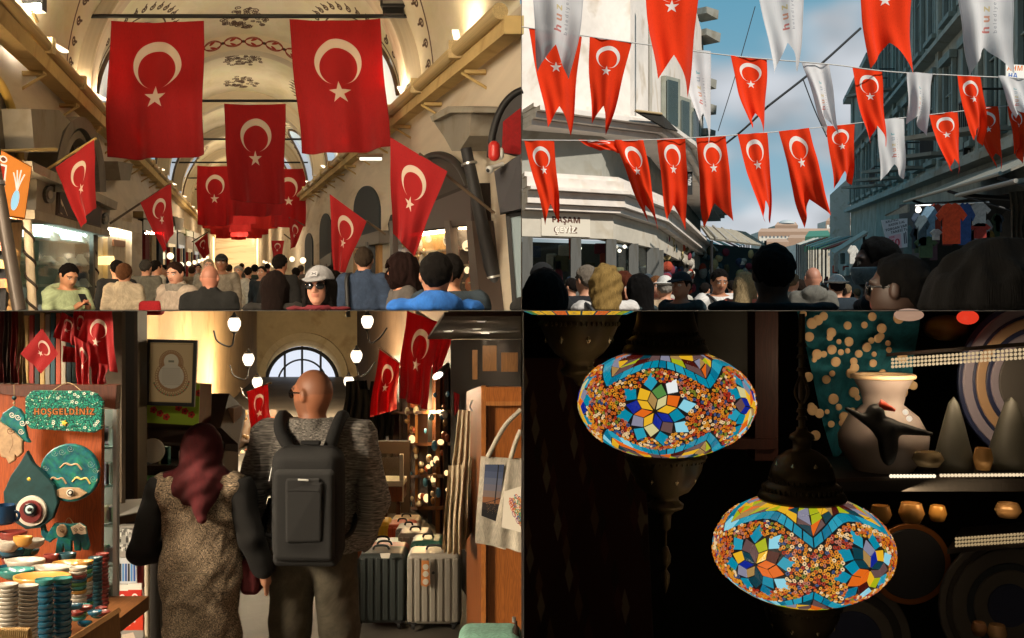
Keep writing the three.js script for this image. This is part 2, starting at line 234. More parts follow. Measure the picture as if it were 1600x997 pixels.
function person(o) {
  const s = o.s || 1, full = o.ground !== undefined, d = o.d, topY = (485 - o.top) / F * d, tall = 1.716 * s + (o.hat || 0), yc = full ? 0 : (tall - topY) / s, b = bodyParts(o), cell = o.cell || 0.009, cc = o.ccell || 0.016;
  const t = thing('person', o.label, 'person', V((o.x - 815) / F * d, full ? o.ground : H, -d), o.group); t.rotation.y = o.yaw || 0;
  const low = full ? -0.01 : yc; const fin = g => { g.translate(0, -yc, 0); g.scale(s, s, s); return g; };
  const cut = (v, y) => full ? v : Math.max(v, yc - y);
  const reach = o.reach || 0.36, zf = o.zf || 0.2;
  // body
  const body = (x, y, z) => { const q = b.hd(x, y, z); let v = y > 1.42 ? b.head(q[0], q[1], q[2]) : 9; v = smin(v, cone(x, y, z, [0, 1.42, -0.02], [0, 1.54, -0.004], 0.056, 0.052), 0.03); v = smin(v, b.torso(x, y, z, -0.012), 0.03); v = smin(v, b.armsD(x, y, z, -0.006), 0.02); v = smin(v, b.hand(x, y, z), 0.015); if (full) { v = smin(v, b.legs(x, y, z, -0.006), 0.03); v = smin(v, b.feet(x, y, z), 0.02); } return cut(v, y); };
  const bg = nets(body, [-reach, low - 2 * cell, -0.2], [reach, 1.76, zf + 0.04], cell);
  const sk = new THREE.Color(o.skin || '#c58f72'), lip = sk.clone().lerp(new THREE.Color('#8c2f2a'), 0.45), brow = new THREE.Color(o.brow || '#2a1c14'), eyeW = new THREE.Color('#cfc6bd'), iris = new THREE.Color('#1d130e'), stub = sk.clone().lerp(new THREE.Color(o.beard || '#3a2c24'), 0.35);
  const bp = bg.attributes.position, col = new Float32Array(bp.count * 3);
  for (let i = 0; i < bp.count; i++) {
    const q = b.hd(bp.getX(i), bp.getY(i), bp.getZ(i)), ax = Math.abs(q[0]); let c = sk;
    if (q[2] > 0.05 && q[1] > 1.5) { const e = hyp(ax - 0.033, (q[1] - 1.609) * 1.7); if (e < 0.015) c = e < 0.0085 ? iris : eyeW; else if (ax > 0.012 && ax < 0.058 && Math.abs(q[1] - 1.634 + (ax - 0.03) * 0.1) < 0.006) c = brow; else if (ax < 0.026 && Math.abs(q[1] - 1.545) < 0.012) c = lip; }
    if (c === sk && o.beard && q[1] < 1.572 && q[1] > 1.49 && q[2] > -0.02) c = stub; if (c === sk && o.shaved && q[1] > 1.60 && 0.75 * (q[2] + 0.01) < q[1] - 1.605) c = stub;
    col[3 * i] = c.r; col[3 * i + 1] = c.g; col[3 * i + 2] = c.b;
  }
  bg.setAttribute('color', new THREE.BufferAttribute(col, 3)); local(t, 'body', fin(bg), skinMat);
  // upper garment
  const ph = (o.x * 0.37 + o.d * 3.1) % 50, hem = o.hem || 0.82, gt = o.thick === undefined ? 0.016 : o.thick;
  const garment = (x, y, z) => {
    let v = smin(b.torso(x, y, z, gt), o.noSleeve ? 9 : b.armsD(x, y, z, gt * 0.9), 0.035);
    if (o.skirt) v = smin(v, Math.max(cone(x, y, z / 0.8, [0, 1.02, 0], [0, 0.3, 0.0], 0.175, 0.235), 0.32 - y), 0.06);
    if (o.hood) v = smin(v, ell(x, y, z, [0, 1.445, -0.085], [0.135, 0.075, 0.075]), 0.04);
    if (o.collar) { const r = hyp(x, (z + 0.018) * 1.05), e = Math.max(Math.abs(r - 0.072) - 0.008, Math.abs(y - 1.475) - o.collar); v = smin(v, e, 0.02); }
    v += 0.015 * perlin.noise(x * 9 + ph, y * 6 + x * 3, z * 9) + 0.009 * perlin.noise(x * 20, y * 13 + ph + x * 9, z * 20) + 0.004 * perlin.noise(x * 45, y * 30, z * 45 + ph);
    const nk = hyp(x, z + 0.012), top = 1.455 + (o.collar || 0) * 1.6 + 0.02 * (z < 0 ? 1 : -1.6 * Math.min(1, z * 9)); if (!o.hood || z > -0.03) v = Math.max(v, nk < 0.16 ? y - top : -9); if (nk < 0.06) v = Math.max(v, 0.06 - nk);
    return cut(Math.max(v, hem - y > 0 && !o.skirt && Math.abs(x) < 0.19 * (o.w || 1) + 0.02 ? hem - y : -9), y);
  };
  if (yc < 1.5) { const g = nets(garment, [-reach, low - 2 * cc, -0.26], [reach, 1.58, zf], cc); local(t, o.garment || 'jacket', fin(g), clothMat(o.cloth)); }
  // hair and headwear
  const hc = Math.max(cell, 0.008);
  const hn = (x, y, z, a, f) => a * perlin.noise(x * f + ph, y * f, z * f);
  let hs = null; const hk = o.hair || 'short';
  if (hk === 'short') hs = (x, y, z) => { const q = b.hd(x, y, z), pv = (0.95 * (q[2] + (o.recede || 0.02)) - (q[1] - 1.588)) / 1.38 + hn(x, y, z, 0.02, 30) - 0.03 * Math.max(0, 1 - Math.abs(q[2] - 0.03) / 0.025) * (Math.abs(q[0]) > 0.05 ? 1 : 0), tk = Math.max(0, Math.min(1, -pv / 0.045)); return Math.max(b.skull(q[0], q[1], q[2], 0.003 + 0.016 * tk + hn(x, y, z, 0.008, 36) * tk), pv); };
  if (hk === 'long' || hk === 'curly' || hk === 'waves') {
    const cu = hk === 'curly' ? 0.03 : hk === 'waves' ? 0.012 : 0.0, len = o.len || 1.32;
    hs = (x, y, z) => { const q = b.hd(x, y, z), X = q[0], Y = q[1], Z = q[2]; let v = b.skull(X, Y, Z, 0.018 + cu); v = smin(v, cone(X, Y, Z * 1.25, [0, 1.58, -0.05], [0, len, -0.135], 0.098 + cu, 0.085 + cu * 0.7), 0.05); if (o.sides !== 0) v = smin(v, cone(Math.abs(X), Y, Z, [0.078, 1.60, 0.0], [0.085, len + 0.06, 0.015], 0.03 + cu * 0.6, 0.026 + cu * 0.6), 0.03); v = Math.max(v, -ell(X, Y, Z, [0, 1.575, 0.11], [0.066, 0.105, 0.115])); return v + hn(x, y * 0.35, z, 0.008 + cu * 0.3, hk === 'long' ? 42 : 26) + (hk === 'waves' ? 0.006 * Math.sin(y * 70 + x * 40) : 0); };
  }
  if (hs) local(t, 'hair', fin(nets((x, y, z) => cut(hs(x, y, z), y), [-0.26, Math.max(low, 1.1) - 2 * hc, -0.3], [0.26, 1.80, 0.2], hc)), hairMat(o.hairC || '#1a120d'));
  if (o.hijab) {
    const sc = (x, y, z) => { const q = b.hd(x, y, z), X = q[0], Y = q[1], Z = q[2]; let v = b.skull(X, Y, Z, 0.026); v = smin(v, cone(x, y, z, [0, 1.52, -0.005], [0, 1.42, -0.01], 0.095, 0.15), 0.06); v = smin(v, cone(x, y, z * 0.9, [-0.03, 1.44, -0.08], [-0.06, 1.28, -0.165], 0.09, 0.028), 0.05); v = smin(v, cone(x, y, z, [-0.14, 1.42, -0.01], [0.16, 1.42, -0.01], 0.07, 0.075), 0.06); v = Math.max(v, -ell(X, Y, Z, [0, 1.58, 0.12], [0.06, 0.085, 0.1])); v = Math.max(v, 1.25 - y + 0.15 * x * 0); return v + 0.0035 * Math.sin((x * 0.8 + y) * 62 + 3 * perlin.noise(x * 6, y * 6, z * 6)) * (y < 1.56 ? 1 : 0.4) + hn(x, y, z, 0.006, 14); };
    local(t, 'headscarf', fin(nets((x, y, z) => cut(sc(x, y, z), y), [-0.3, Math.max(low, 1.15) - 0.02, -0.3], [0.3, 1.80, 0.2], 0.008)), clothMat(o.hijab));
  }
  if (o.cap) {
    const cp = (x, y, z) => { const q = b.hd(x, y, z); let v = Math.max(b.skull(q[0], q[1] - 0.006, q[2], 0.022), 1.648 - q[1] - 0.12 * Math.max(0, -q[2])); if (o.brim !== 0) v = smin(v, Math.max(ell(q[0], q[1] + 0.9 * Math.max(0, q[2] - 0.09) * 0.25, q[2], [0, 1.655, 0.10], [0.078, 0.010, 0.088]), 0.06 - q[2]), 0.008); if (o.brimAll) v = smin(v, ell(q[0], q[1], q[2], [0, 1.655, 0], [0.14, 0.012, 0.155]), 0.01); return v; };
    local(t, 'cap', fin(nets((x, y, z) => cut(cp(x, y, z), y), [-0.22, 1.58, -0.22], [0.22, 1.80, 0.26], 0.006)), clothMat(o.cap));
  }
  const turned = g => { g.translate(0, -1.5, 0); g.rotateX(o.headPitch || 0); g.rotateY(o.headYaw || 0); g.rotateZ(o.headRoll || 0); g.translate(0, 1.5, 0); return fin(g); };
  if (o.glasses) {
    const lens = k => { const g = new THREE.SphereGeometry(1, 14, 10); g.scale(0.028, 0.024, 0.008); g.rotateY(k * 0.25); g.translate(k * 0.035, 1.607, 0.099); return g; };
    local(t, 'sunglasses', turned(merge(lens(-1), lens(1), rod(V(-0.012, 1.613, 0.106), V(0.012, 1.613, 0.106), 0.003), rod(V(-0.063, 1.614, 0.09), V(-0.085, 1.61, -0.02), 0.0035), rod(V(0.063, 1.614, 0.09), V(0.085, 1.61, -0.02), 0.0035))), mat([0.008, 0.008, 0.009], 0.12));
  }
  if (o.mask) local(t, 'face_mask', turned(nets((x, y, z) => Math.max(Math.abs(b.skull(x, y, z, 0.016)) - 0.004, Math.abs(y - 1.545) - 0.042, 0.0 - z), [-0.1, 1.49, -0.02], [0.1, 1.6, 0.13], 0.006)), cloth(o.mask));
  if (o.extra) o.extra(t, fin, b, yc);
  return t;
}
// ---------------------------------------------------------------- the setting: two levels, two bays
{
  const stone = mat([0.16, 0.14, 0.12], 0.6, { map: texDirt, bumpMap: texRough, bumpScale: 0.003 });
  const g = new THREE.PlaneGeometry(1600, 1600); g.rotateX(-Math.PI / 2); g.attributes.uv.array.forEach((v, i, a) => a[i] = v * 1600); struct('ground', g, stone);
  const pave = mat([0.22, 0.2, 0.18], 0.7, { map: texDirt, bumpMap: texRough, bumpScale: 0.003 });
  const sl = (x0, x1, d0, d1, t = 0.0018) => { const b = new THREE.BoxGeometry(x1 - x0, t, d1 - d0); b.translate((x0 + x1) / 2, H - 0.0002 - t / 2, -(d0 + d1) / 2); b.attributes.uv.array.forEach((v, i, a) => a[i] = v * 30); return b; };
  struct('floor', merge(sl(-60, 0, 4.2, 190), sl(0, 120, 4.2, 480), sl(-0.8, 120, 0.96, 4.2, 0.0006)), pave);  // eye-level slab; near strip added to shade the lamp shop
  const dark = plaster([0.10, 0.085, 0.07]);
  const wl = (x0, x1, y0, y1, z0, z1) => boxAt(V((x0 + x1) / 2, (y0 + y1) / 2, (z0 + z1) / 2), x1 - x0, y1 - y0, z1 - z0);
  struct('added_wall_between_bays', merge(wl(-0.001, 0.001, H + 0.0005, H + 4.6, -13.3, -3.3), wl(-0.0007, 0.0007, 0.001, H - 0.003, -34, -1.9)), dark);  // added divider, seen edge-on; stops light crossing between bays
  struct('unseen_wall_behind', wl(-8, 10, 0.001, H + 8.0, 2.5, 2.8), dark);  // unseen, out of view behind; its shadow darkens the nearest street people
  struct('added_wall_left', wl(-7.9, -7.6, 0.001, H + 4.6, -13, 2.5), dark);  // added out of view to close the left bays against sky light
  struct('unseen_wall_right', wl(7, 7.3, 0.001, H + 4.6, -13.0, 2.5), dark);  // unseen, out of view; shades the street awnings
  struct('ceiling', merge(wl(-7.9, 0, H + 4.4, H + 4.6, -13, 2.5), wl(0, 7.3, H + 0.78, H + 0.9, -2.0, 2.5)), dark);  // added roofs above the view, blocking sky light
  struct('added_wall_above', wl(-9, 0, H + 4.3, H + 9.5, -13.3, -13.1), dark);  // added above the view, closing a gap against sky light
}
// ---------------------------------------------------------------- the vaulted bazaar hall hung with flags
const Hl = (u, v, d) => P(365, 398, d).add(V(u, v, 0));
const UL = -3.3, UR = 3.95;
const LW = (x, y, e = 0) => { const d = (UL + e) * F / (x - 365); return P(x, y, d); };
const RW = (x, y, e = 0) => { const d = (UR - e) * F / (x - 365); return P(x, y, d); };
const lwP = (pts, e) => prism(pts.map(p => LW(p[0], p[1], e)), V(-e * 0.97, 0, 0)), rwP = (pts, e) => prism(pts.map(p => RW(p[0], p[1], e)), V(e * 0.97, 0, 0));
const texHall = texPlaster.clone(); texHall.repeat.set(1 / 26, 1 / 3.1); texHall.needsUpdate = true;
const cream = mat('#eadcc6', 0.92, { map: texHall, bumpMap: texRough, bumpScale: 0.002 }), stoneGrey = plaster([0.22, 0.20, 0.17]), white = plaster('#e4d8c4');
{
  const wallPoly = (u, t) => { const a = [13.2, 40, 90, 172]; return prism([...a.map(d => { const p = Hl(u, 0, d); p.y = H; return p; }), ...a.reverse().map(d => Hl(u, 3.45, d))], V(t, 0, 0)); };
  struct('hall_wall_left', wallPoly(UL, -0.3), cream); struct('hall_wall_right', wallPoly(UR, 0.006), cream);
  struct('hall_end_wall', prism([[-3.5, -14], [4.2, -14], [4.2, 8], [-3.5, 8]].map(p => { const q = Hl(p[0], p[1], 172); return V(q.x, Math.max(H, q.y), q.z); }), 0.3), cream);
  // painted vault with arched side openings
  const tex = canvasTex(512, 1024, (g, w, h) => {
    g.fillStyle = '#eadfcd'; g.fillRect(0, 0, w, h);
    for (let i = 0; i < 900; i++) { const k = rnd(); g.fillStyle = `rgba(${k < 0.5 ? '120,95,60' : '255,245,225'},0.02)`; g.beginPath(); g.ellipse(rnd() * w, rnd() * h, 10 + rnd() * 50, 10 + rnd() * 60, rnd() * 3, 0, TAU); g.fill(); }
    const curl = (x, y, r, a) => { g.beginPath(); for (let t = 0; t < 9; t += 0.3) { const q = r * (1 - t / 10); g.lineTo(x + Math.cos(a + t) * q, y + Math.sin(a + t) * q); } g.stroke(); };
    g.strokeStyle = '#4a3426'; g.lineWidth = 3;
    for (const mx of [0.30, 0.74]) for (let k = 0; k < 70; k++) { const a = rnd() * TAU, q = Math.sqrt(rnd()); curl(w * mx + Math.cos(a) * q * 60, h / 2 + Math.sin(a) * q * 62, 6 + rnd() * 5, rnd() * 6); }
    g.lineWidth = 4;
    for (const [cy, sg] of [[0.02, 1], [0.98, -1]]) { g.beginPath(); g.ellipse(w * 0.5, h * (cy), w * 0.33, h * 0.275, 0, 0, TAU); g.stroke(); for (let a = 0; a < 26; a++) { const t = a / 26 * Math.PI * sg + 0.05; const x = w * 0.5 + Math.cos(t) * w * 0.365, y = h * cy + Math.sin(t) * h * 0.3; curl(x, y, 9, t); g.beginPath(); g.moveTo(x, y); g.lineTo(x + Math.cos(t) * 16, y + Math.sin(t) * 16); g.stroke(); } }
  }); tex.wrapS = THREE.RepeatWrapping;
  const vp = (d, a, r = 3.62) => Hl(0.32 - Math.cos(a) * r, 3.42 + Math.sin(a) * r * 1.0, d);
  const hole = (d, a) => { const dc = 26 + 10.6 * Math.round((d - 26) / 10.6), b = Math.min(a, Math.PI - a); return d < 60 && dc > 20 && ((d - dc) / 3.3) ** 2 + ((b - 0.06) / 0.78) ** 2 < 1 && b > 0.1; };
  const pos = [], uv = [], idx = []; const ds = []; for (let d = 13.2; d < 172; d += d < 60 ? 0.3 : 2) ds.push(d); const na = 72;
  ds.forEach(d => { for (let j = 0; j <= na; j++) { const a = Math.PI * j / na, p = vp(d, a); pos.push(p.x, p.y, p.z); uv.push((d - 20.7) / 10.6, j / na); } });
  for (let i = 0; i < ds.length - 1; i++) for (let j = 0; j < na; j++) { if (hole((ds[i] + ds[i + 1]) / 2, Math.PI * (j + 0.5) / na)) continue; const a = i * (na + 1) + j, b = a + 1, c = a + na + 1, e = c + 1; idx.push(a, b, c, b, e, c); }
  const g = new THREE.BufferGeometry(); g.setAttribute('position', new THREE.Float32BufferAttribute(pos, 3)); g.setAttribute('uv', new THREE.Float32BufferAttribute(uv, 2)); g.setIndex(idx); g.computeVertexNormals();
  const vault = struct('vaulted_ceiling', g, mat('#ffffff', 0.92, { map: tex, bumpMap: texRough, bumpScale: 0.002 }));
  const paneM = mat('#eef2f6', 0.95, { transmission: 0.75, thickness: 0 });
  for (let k = 0; k < 4; k++) for (const s of [0, 1]) {
    const dc = 26 + 10.6 * k, rim = [], pp = [];
    for (let q = 0; q <= 24; q++) { const t = Math.PI * q / 24, d = dc + 3.3 * Math.cos(t), b = Math.max(0.1, 0.06 + 0.78 * Math.sin(t)), a = s ? Math.PI - b : b; rim.push(vp(d, a, 3.58)); }
    const gp = []; for (let i = 0; i <= 12; i++) for (let j = 0; j <= 12; j++) { const a0 = 0.02 + 0.86 * j / 12; gp.push(vp(dc - 3.5 + 7 * i / 12, s ? Math.PI - a0 : a0, 3.95)); }
    const G = new THREE.PlaneGeometry(1, 1, 12, 12); G.attributes.position.copyArray(gp.flatMap(p => [p.x, p.y, p.z])); G.computeVertexNormals();
    local(vault, 'window_pane', G, paneM); local(vault, 'window_rim', tube(rim, 0.055, 40, 6), mat([0.12, 0.08, 0.055], 0.9));
  }
  // transverse arches with painted bands
  const band = canvasTex(1024, 64, (q, w, h) => { q.fillStyle = '#e6d9c2'; q.fillRect(0, 0, w, h); for (let i = 0; i < 16; i++) { const x = (i + 0.5) * 64; q.strokeStyle = '#8d2f25'; q.fillStyle = '#a8362b'; q.lineWidth = 3; q.beginPath(); q.ellipse(x, 32, 26, 18, 0, 0, TAU); q.stroke(); q.beginPath(); q.moveTo(x - 32, 32); q.quadraticCurveTo(x, 4, x + 32, 32); q.quadraticCurveTo(x, 60, x - 32, 32); q.stroke(); for (const s of [-1, 1]) { q.beginPath(); q.ellipse(x, 32 + s * 9, 11, 4, s * 0.5, 0, TAU); q.fill(); } q.fillStyle = '#4a2a20'; q.beginPath(); q.arc(x - 32, 32, 5, 0, TAU); q.fill(); } });
  const plain = plaster('#e6d9c2'), painted = mat('#ffffff', 0.9, { map: band });
  for (let k = 0; k < 9; k++) {
    const d = 20.4 + 10.6 * k, r0 = k ? 3.12 : 3.3, r1 = 3.66, n = 48, p = [], t = [], ix = [];
    for (let j = 0; j <= n; j++) { const a = Math.PI * j / n; for (const [r, dd, w] of [[r0, -0.35, 0], [r1, -0.35, 1], [r0, 0.45, 0.5]]) { const q = vp(d + dd, a, r); p.push(q.x, q.y, q.z); t.push(j / n, w); } }
    const quad = (a, b) => { for (let j = 0; j < n; j++) ix.push(j * 3 + a, j * 3 + b, j * 3 + 3 + a, j * 3 + b, j * 3 + 3 + b, j * 3 + 3 + a); };
    quad(0, 1); const A = new THREE.BufferGeometry(); A.setAttribute('position', new THREE.Float32BufferAttribute(p, 3)); A.setAttribute('uv', new THREE.Float32BufferAttribute(t, 2)); A.setIndex(ix.slice()); A.computeVertexNormals();
    const B = A.clone(); ix.length = 0; quad(2, 0); B.setIndex(ix.slice()); B.computeVertexNormals();
    local(vault, 'arch_band', A, k === 1 ? painted : plain); local(vault, 'arch_soffit', B, plain);
  }
  // cornice trays, pipes and brackets along both walls
  const tray = plaster('#d2b478'), pipe = mat('#d8bd86', 0.55, { map: texCloth });
  const run = (u, v, w, h, m, name, label, round, cat) => {
    const t = thing(name, label, cat, Hl(u, v, 14)), A = Hl(u, v, u < 0 ? 11 : 12.6), B = Hl(u, v, 170);
    if (round) world(t, 'pipe', rod(A, B, w, w, 14), m); else world(t, 'tray', prism([[-w, -h], [w, -h], [w, h], [-w, h]].map(q => A.clone().add(V(q[0], q[1], 0))), B.clone().sub(A)), m);
    for (let d = 15; d < 48; d += 3.2) { world(t, round ? 'clamp' : 'bracket', round ? boxAt(Hl(u, v, d), w * 2.5, w * 2.5, 0.12) : boxAt(Hl(u + (u < 0 ? -0.1 : 0.1), v - h - 0.05, d), w * 2.6, 0.06, 0.12), m); if (!round) world(t, 'bracket_arm', rod(Hl(u + (u < 0 ? -0.28 : 0.28), v - h - 0.3, d), Hl(u + (u < 0 ? 0.12 : -0.12), v - h - 0.06, d), 0.025), m); }
    return t;
  };
  run(-3.05, 3.0, 0.15, 0.12, tray, 'cable_tray', 'ochre cable tray running along the cornice above the corner shop window', false, 'cable tray');
  run(-2.93, 3.26, 0.10, 0.1, pipe, 'cornice_pipe', 'ochre pipe above the cable tray over the corner shop', true, 'pipe');
  run(3.68, 3.02, 0.13, 0.12, tray, 'cable_tray', 'ochre cable tray on brackets above the grey capital and black downpipe', false, 'cable tray');
  run(3.5, 3.2, 0.11, 0.1, pipe, 'cornice_pipe', 'ochre pipe above the tray over the jewellery shop', true, 'pipe');
  // strip lamps hidden on top of the trays light the vault
  const ledM = glow([1, 0.8, 0.55], 2.5);
  for (const [u, tx, side] of [[-3.0, 1.2, 'on the ledge above the corner shop'], [3.62, -0.6, 'on the ledge above the jewellery shop']]) {
    [15.5, 20.5, 25.5, 31, 38, 46, 56, 68, 84, 105, 130].forEach((d, i) => {
      const len = i < 4 ? 4 : i < 7 ? 6 : 11, c = Hl(u, 3.46, d);
      solo('strip_lamp', 'slim warm strip lamp ' + side + ', ' + ORD[i] + ' from the entrance', 'lamp', boxAt(c.clone().add(V(0, -0.02, 0)), 0.1, 0.04, Math.min(len, 1.2)), ledM, 'strip lamps ' + side);
      areaLight([1, 0.76, 0.47], (i < 3 ? 42 : 48), Math.min(len, 1.2), 0.1 * len / 1.2, c.clone().add(V(0, 0.03, 0)), Hl(u + tx * 2.2, 7.2, d));
    });
  }
  const fl = thing('flood_lamp', 'bright white flood lamp above the cable tray at the top', 'lamp', P(46, 12, 14.5)); world(fl, 'lamp_face', pq([[32, 6, 14.5], [62, 4, 14.5], [62, 18, 14.5], [42, 20, 14.5]], 0.04), glow([1, 0.95, 0.85], 6)); world(fl, 'housing', pq([[30, -8, 14.56], [66, -8, 14.56], [66, 16, 14.56], [40, 18, 14.56]], 0.14), darkMetal); world(fl, 'lamp_bracket', rod(P(50, 16, 14.5), P(58, 34, 14.7), 0.03), brassDark);
  pointLight([1, 0.9, 0.75], 14, P(46, 26, 14.2), 6);

  // unseen lamps out of view above, lighting the people in the hall
  for (const [x, d] of [[-4.9, 3.2], [-2.2, 3.2]]) { solo('unseen_ceiling_lamp', 'unseen warm ceiling lamp above the view, lighting the people, over the ' + (x < -4 ? 'corner shop' : 'jewellery') + ' side', 'lamp', boxAt(V(x, H + 4.36, -d), 1.6, 0.05, 1.6), glow([1, 0.85, 0.62], 2.5)); areaLight([1, 0.81, 0.57], 88, 1.6, 1.6, V(x, H + 4.3, -d), V(x - 0.2, H + 0.6, -d - 5)); }
  // tie rods and big hanging flags
  const bars = [20, 31, 41.3, 51.7, 62.2, 72.8, 83.4, 94, 105, 116, 127];
  bars.forEach((d, k) => {
    solo('tie_rod', ['black iron tie rod across the hall carrying the two big flags', 'black tie rod behind holding the single middle flag', 'thin black tie rod just behind the middle flag'][k] || 'distant black tie rod, ' + ORD[k] + ' down the flag hung hall', 'tie rod', rod(Hl(-3.32, 4.97, d), Hl(4.0, 4.97, d), 0.045, 0.045, 8), black, k > 2 ? 'distant tie rods in the hall' : undefined);
  });
  const big = (c, d, label, o, group) => solo('hanging_flag', label, 'flag', drape(c, d, { fold: 0.13, waves: 1.7, nv: 34, nu: 34, sag: 0.06, ...o }), flagDeep, group);
  big([[174, 33], [318, 32], [318, 242], [167, 246]], 20, 'large red crescent flag hanging beside the lunette, first of the front pair', { ph: 0.6 });
  big([[452, 30], [594, 29], [610, 230], [470, 239]], 20, 'large red crescent flag hanging below the black spotlight box', { ph: 2.2 });
  big([[350, 162], [446, 162], [445, 318], [360, 312]], 31, 'single red crescent flag hanging in the middle of the hall', { ph: 1.2 });
  big([[362, 224], [440, 224], [440, 336], [362, 336]], 41.3, 'red flag mostly hidden behind the middle hanging flag', { ph: 3 });
  big([[308, 259], [364, 259], [364, 351], [308, 351]], 51.7, 'smaller red flag under the fourth tie rod beside the far cable tray', { ph: 1.9 });
  big([[424, 263], [478, 263], [478, 354], [424, 354]], 51.7, 'smaller red flag beside the pale window light above the jewellery shops', { ph: 2.9 });
  for (let k = 4; k < bars.length; k++) { const d = bars[k], y = 398 - 4.9 * F / d, h = 2.9 * F / d, w = 0.98 * F / d; for (const u of k % 2 ? [-1.5, 2.2] : [0.35]) { const x = 370 + (u - 0.1) * F / d; big([[x - w, y], [x + w, y], [x + w, y + h], [x - w, y + h]], d, 'far red crescent flag on the ' + ORD[k] + ' tie rod' + (k % 2 ? u < 0 ? ', corner shop side' : ', jewellery side' : ', in the middle'), { ph: k, nu: 10, nv: 10, fold: 0.1 }, 'far flags in the hall'); } }
  for (let k = 0; k < 16; k++) { const r = k % 2, d = 44 + k * 4.5, x = r ? 365 + 3.5 * F / d : 365 - 2.9 * F / d, y = 398 + 6 + (k * 7) % 16 - 4; solo('shop_lamp', 'small far shop lamp on the ' + (r ? 'jewellery' : 'corner shop') + ' side, ' + ORD[k >> 1] + ' of its row', 'lamp', at(new THREE.SphereGeometry(0.16, 10, 8), P(x, y, d)), glow([1, 0.8, 0.5], 2.2), 'far shop lamps in the hall'); }
  for (const d of [58, 80, 104, 140, 160]) pointLight([1, 0.78, 0.5], d > 150 ? 320 : 38, Hl(0.3, 1.6, d), 6);  // unseen light sources along the hall, brightening its far end
  // a black spotlight box above the second flag
  const sp = thing('spotlight', 'black spotlight box on the front tie rod above the second flag', 'spotlight', P(613, 22, 19.9)); world(sp, 'housing', rectPx(594, -22, 636, 9, 19.7, 0.4), black); world(sp, 'foot', rectPx(598, 10, 630, 21, 19.8, 0.3), darkMetal); world(sp, 'glass_front', rectPx(598, -18, 632, 5, 19.68, 0.015), mat([0.25, 0.24, 0.22], 0.2));

  // flags on slanted poles along the shops
  const poleFlag = (pole, c, d, label, o = {}, gold = false) => { const t = thing('pole_flag', label, 'flag', P(pole[0][0], pole[0][1], d + 0.3)); world(t, 'pole', rod(P(pole[0][0], pole[0][1], d + (o.pd || 0.6)), P(pole[1][0], pole[1][1], d), 0.022, 0.018), gold ? mat([0.5, 0.36, 0.12], 0.5) : mat([0.12, 0.08, 0.05], 0.6)); const f = world(t, 'flag_cloth', drape(c, d, { fold: 0.05, waves: 1.4, nu: 20, nv: 24, ...o }), flagDeep); return t; };
  poleFlag([[30, 292], [150, 216]], [[86, 262], [147, 218], [148, 325], [130, 357]], 14.0, 'red flag on golden pole above the stone sign fascia', { ph: 0.8, curl: 0.1 }, true);
  poleFlag([[172, 349], [266, 287]], [[219, 317], [267, 286], [270, 362], [255, 394]], 17.5, 'red flag on dark pole in front of the white lit shop', { ph: 2 });
  poleFlag([[300, 378], [326, 362]], [[304, 380], [324, 364], [326, 396], [318, 405]], 34, 'little far red flag on a pole beside the shopfront lamps', { ph: 1 });
  poleFlag([[772, 333], [655, 240]], [[609, 214], [699, 268], [645, 400], [615, 366]], 12.0, 'big red flag on pole above the jewellery shop window', { ph: 1.5, curl: 0.12 });
  poleFlag([[602, 366], [572, 345]], [[515, 303], [573, 346], [538, 426], [521, 424]], 16, 'red flag on pole beside the dark arch, before the denim jacket man', { ph: 0.2 });
  poleFlag([[462, 380], [444, 366]], [[424, 376], [444, 376], [440, 404], [426, 403]], 30, 'small far red flag on the row of jewellery shops', { ph: 2.4 });
  poleFlag([[475, 352], [452, 340]], [[452, 338], [474, 353], [462, 385], [453, 390]], 26, 'crumpled red flag hanging just behind the single middle flag', { ph: 2.8 });
}
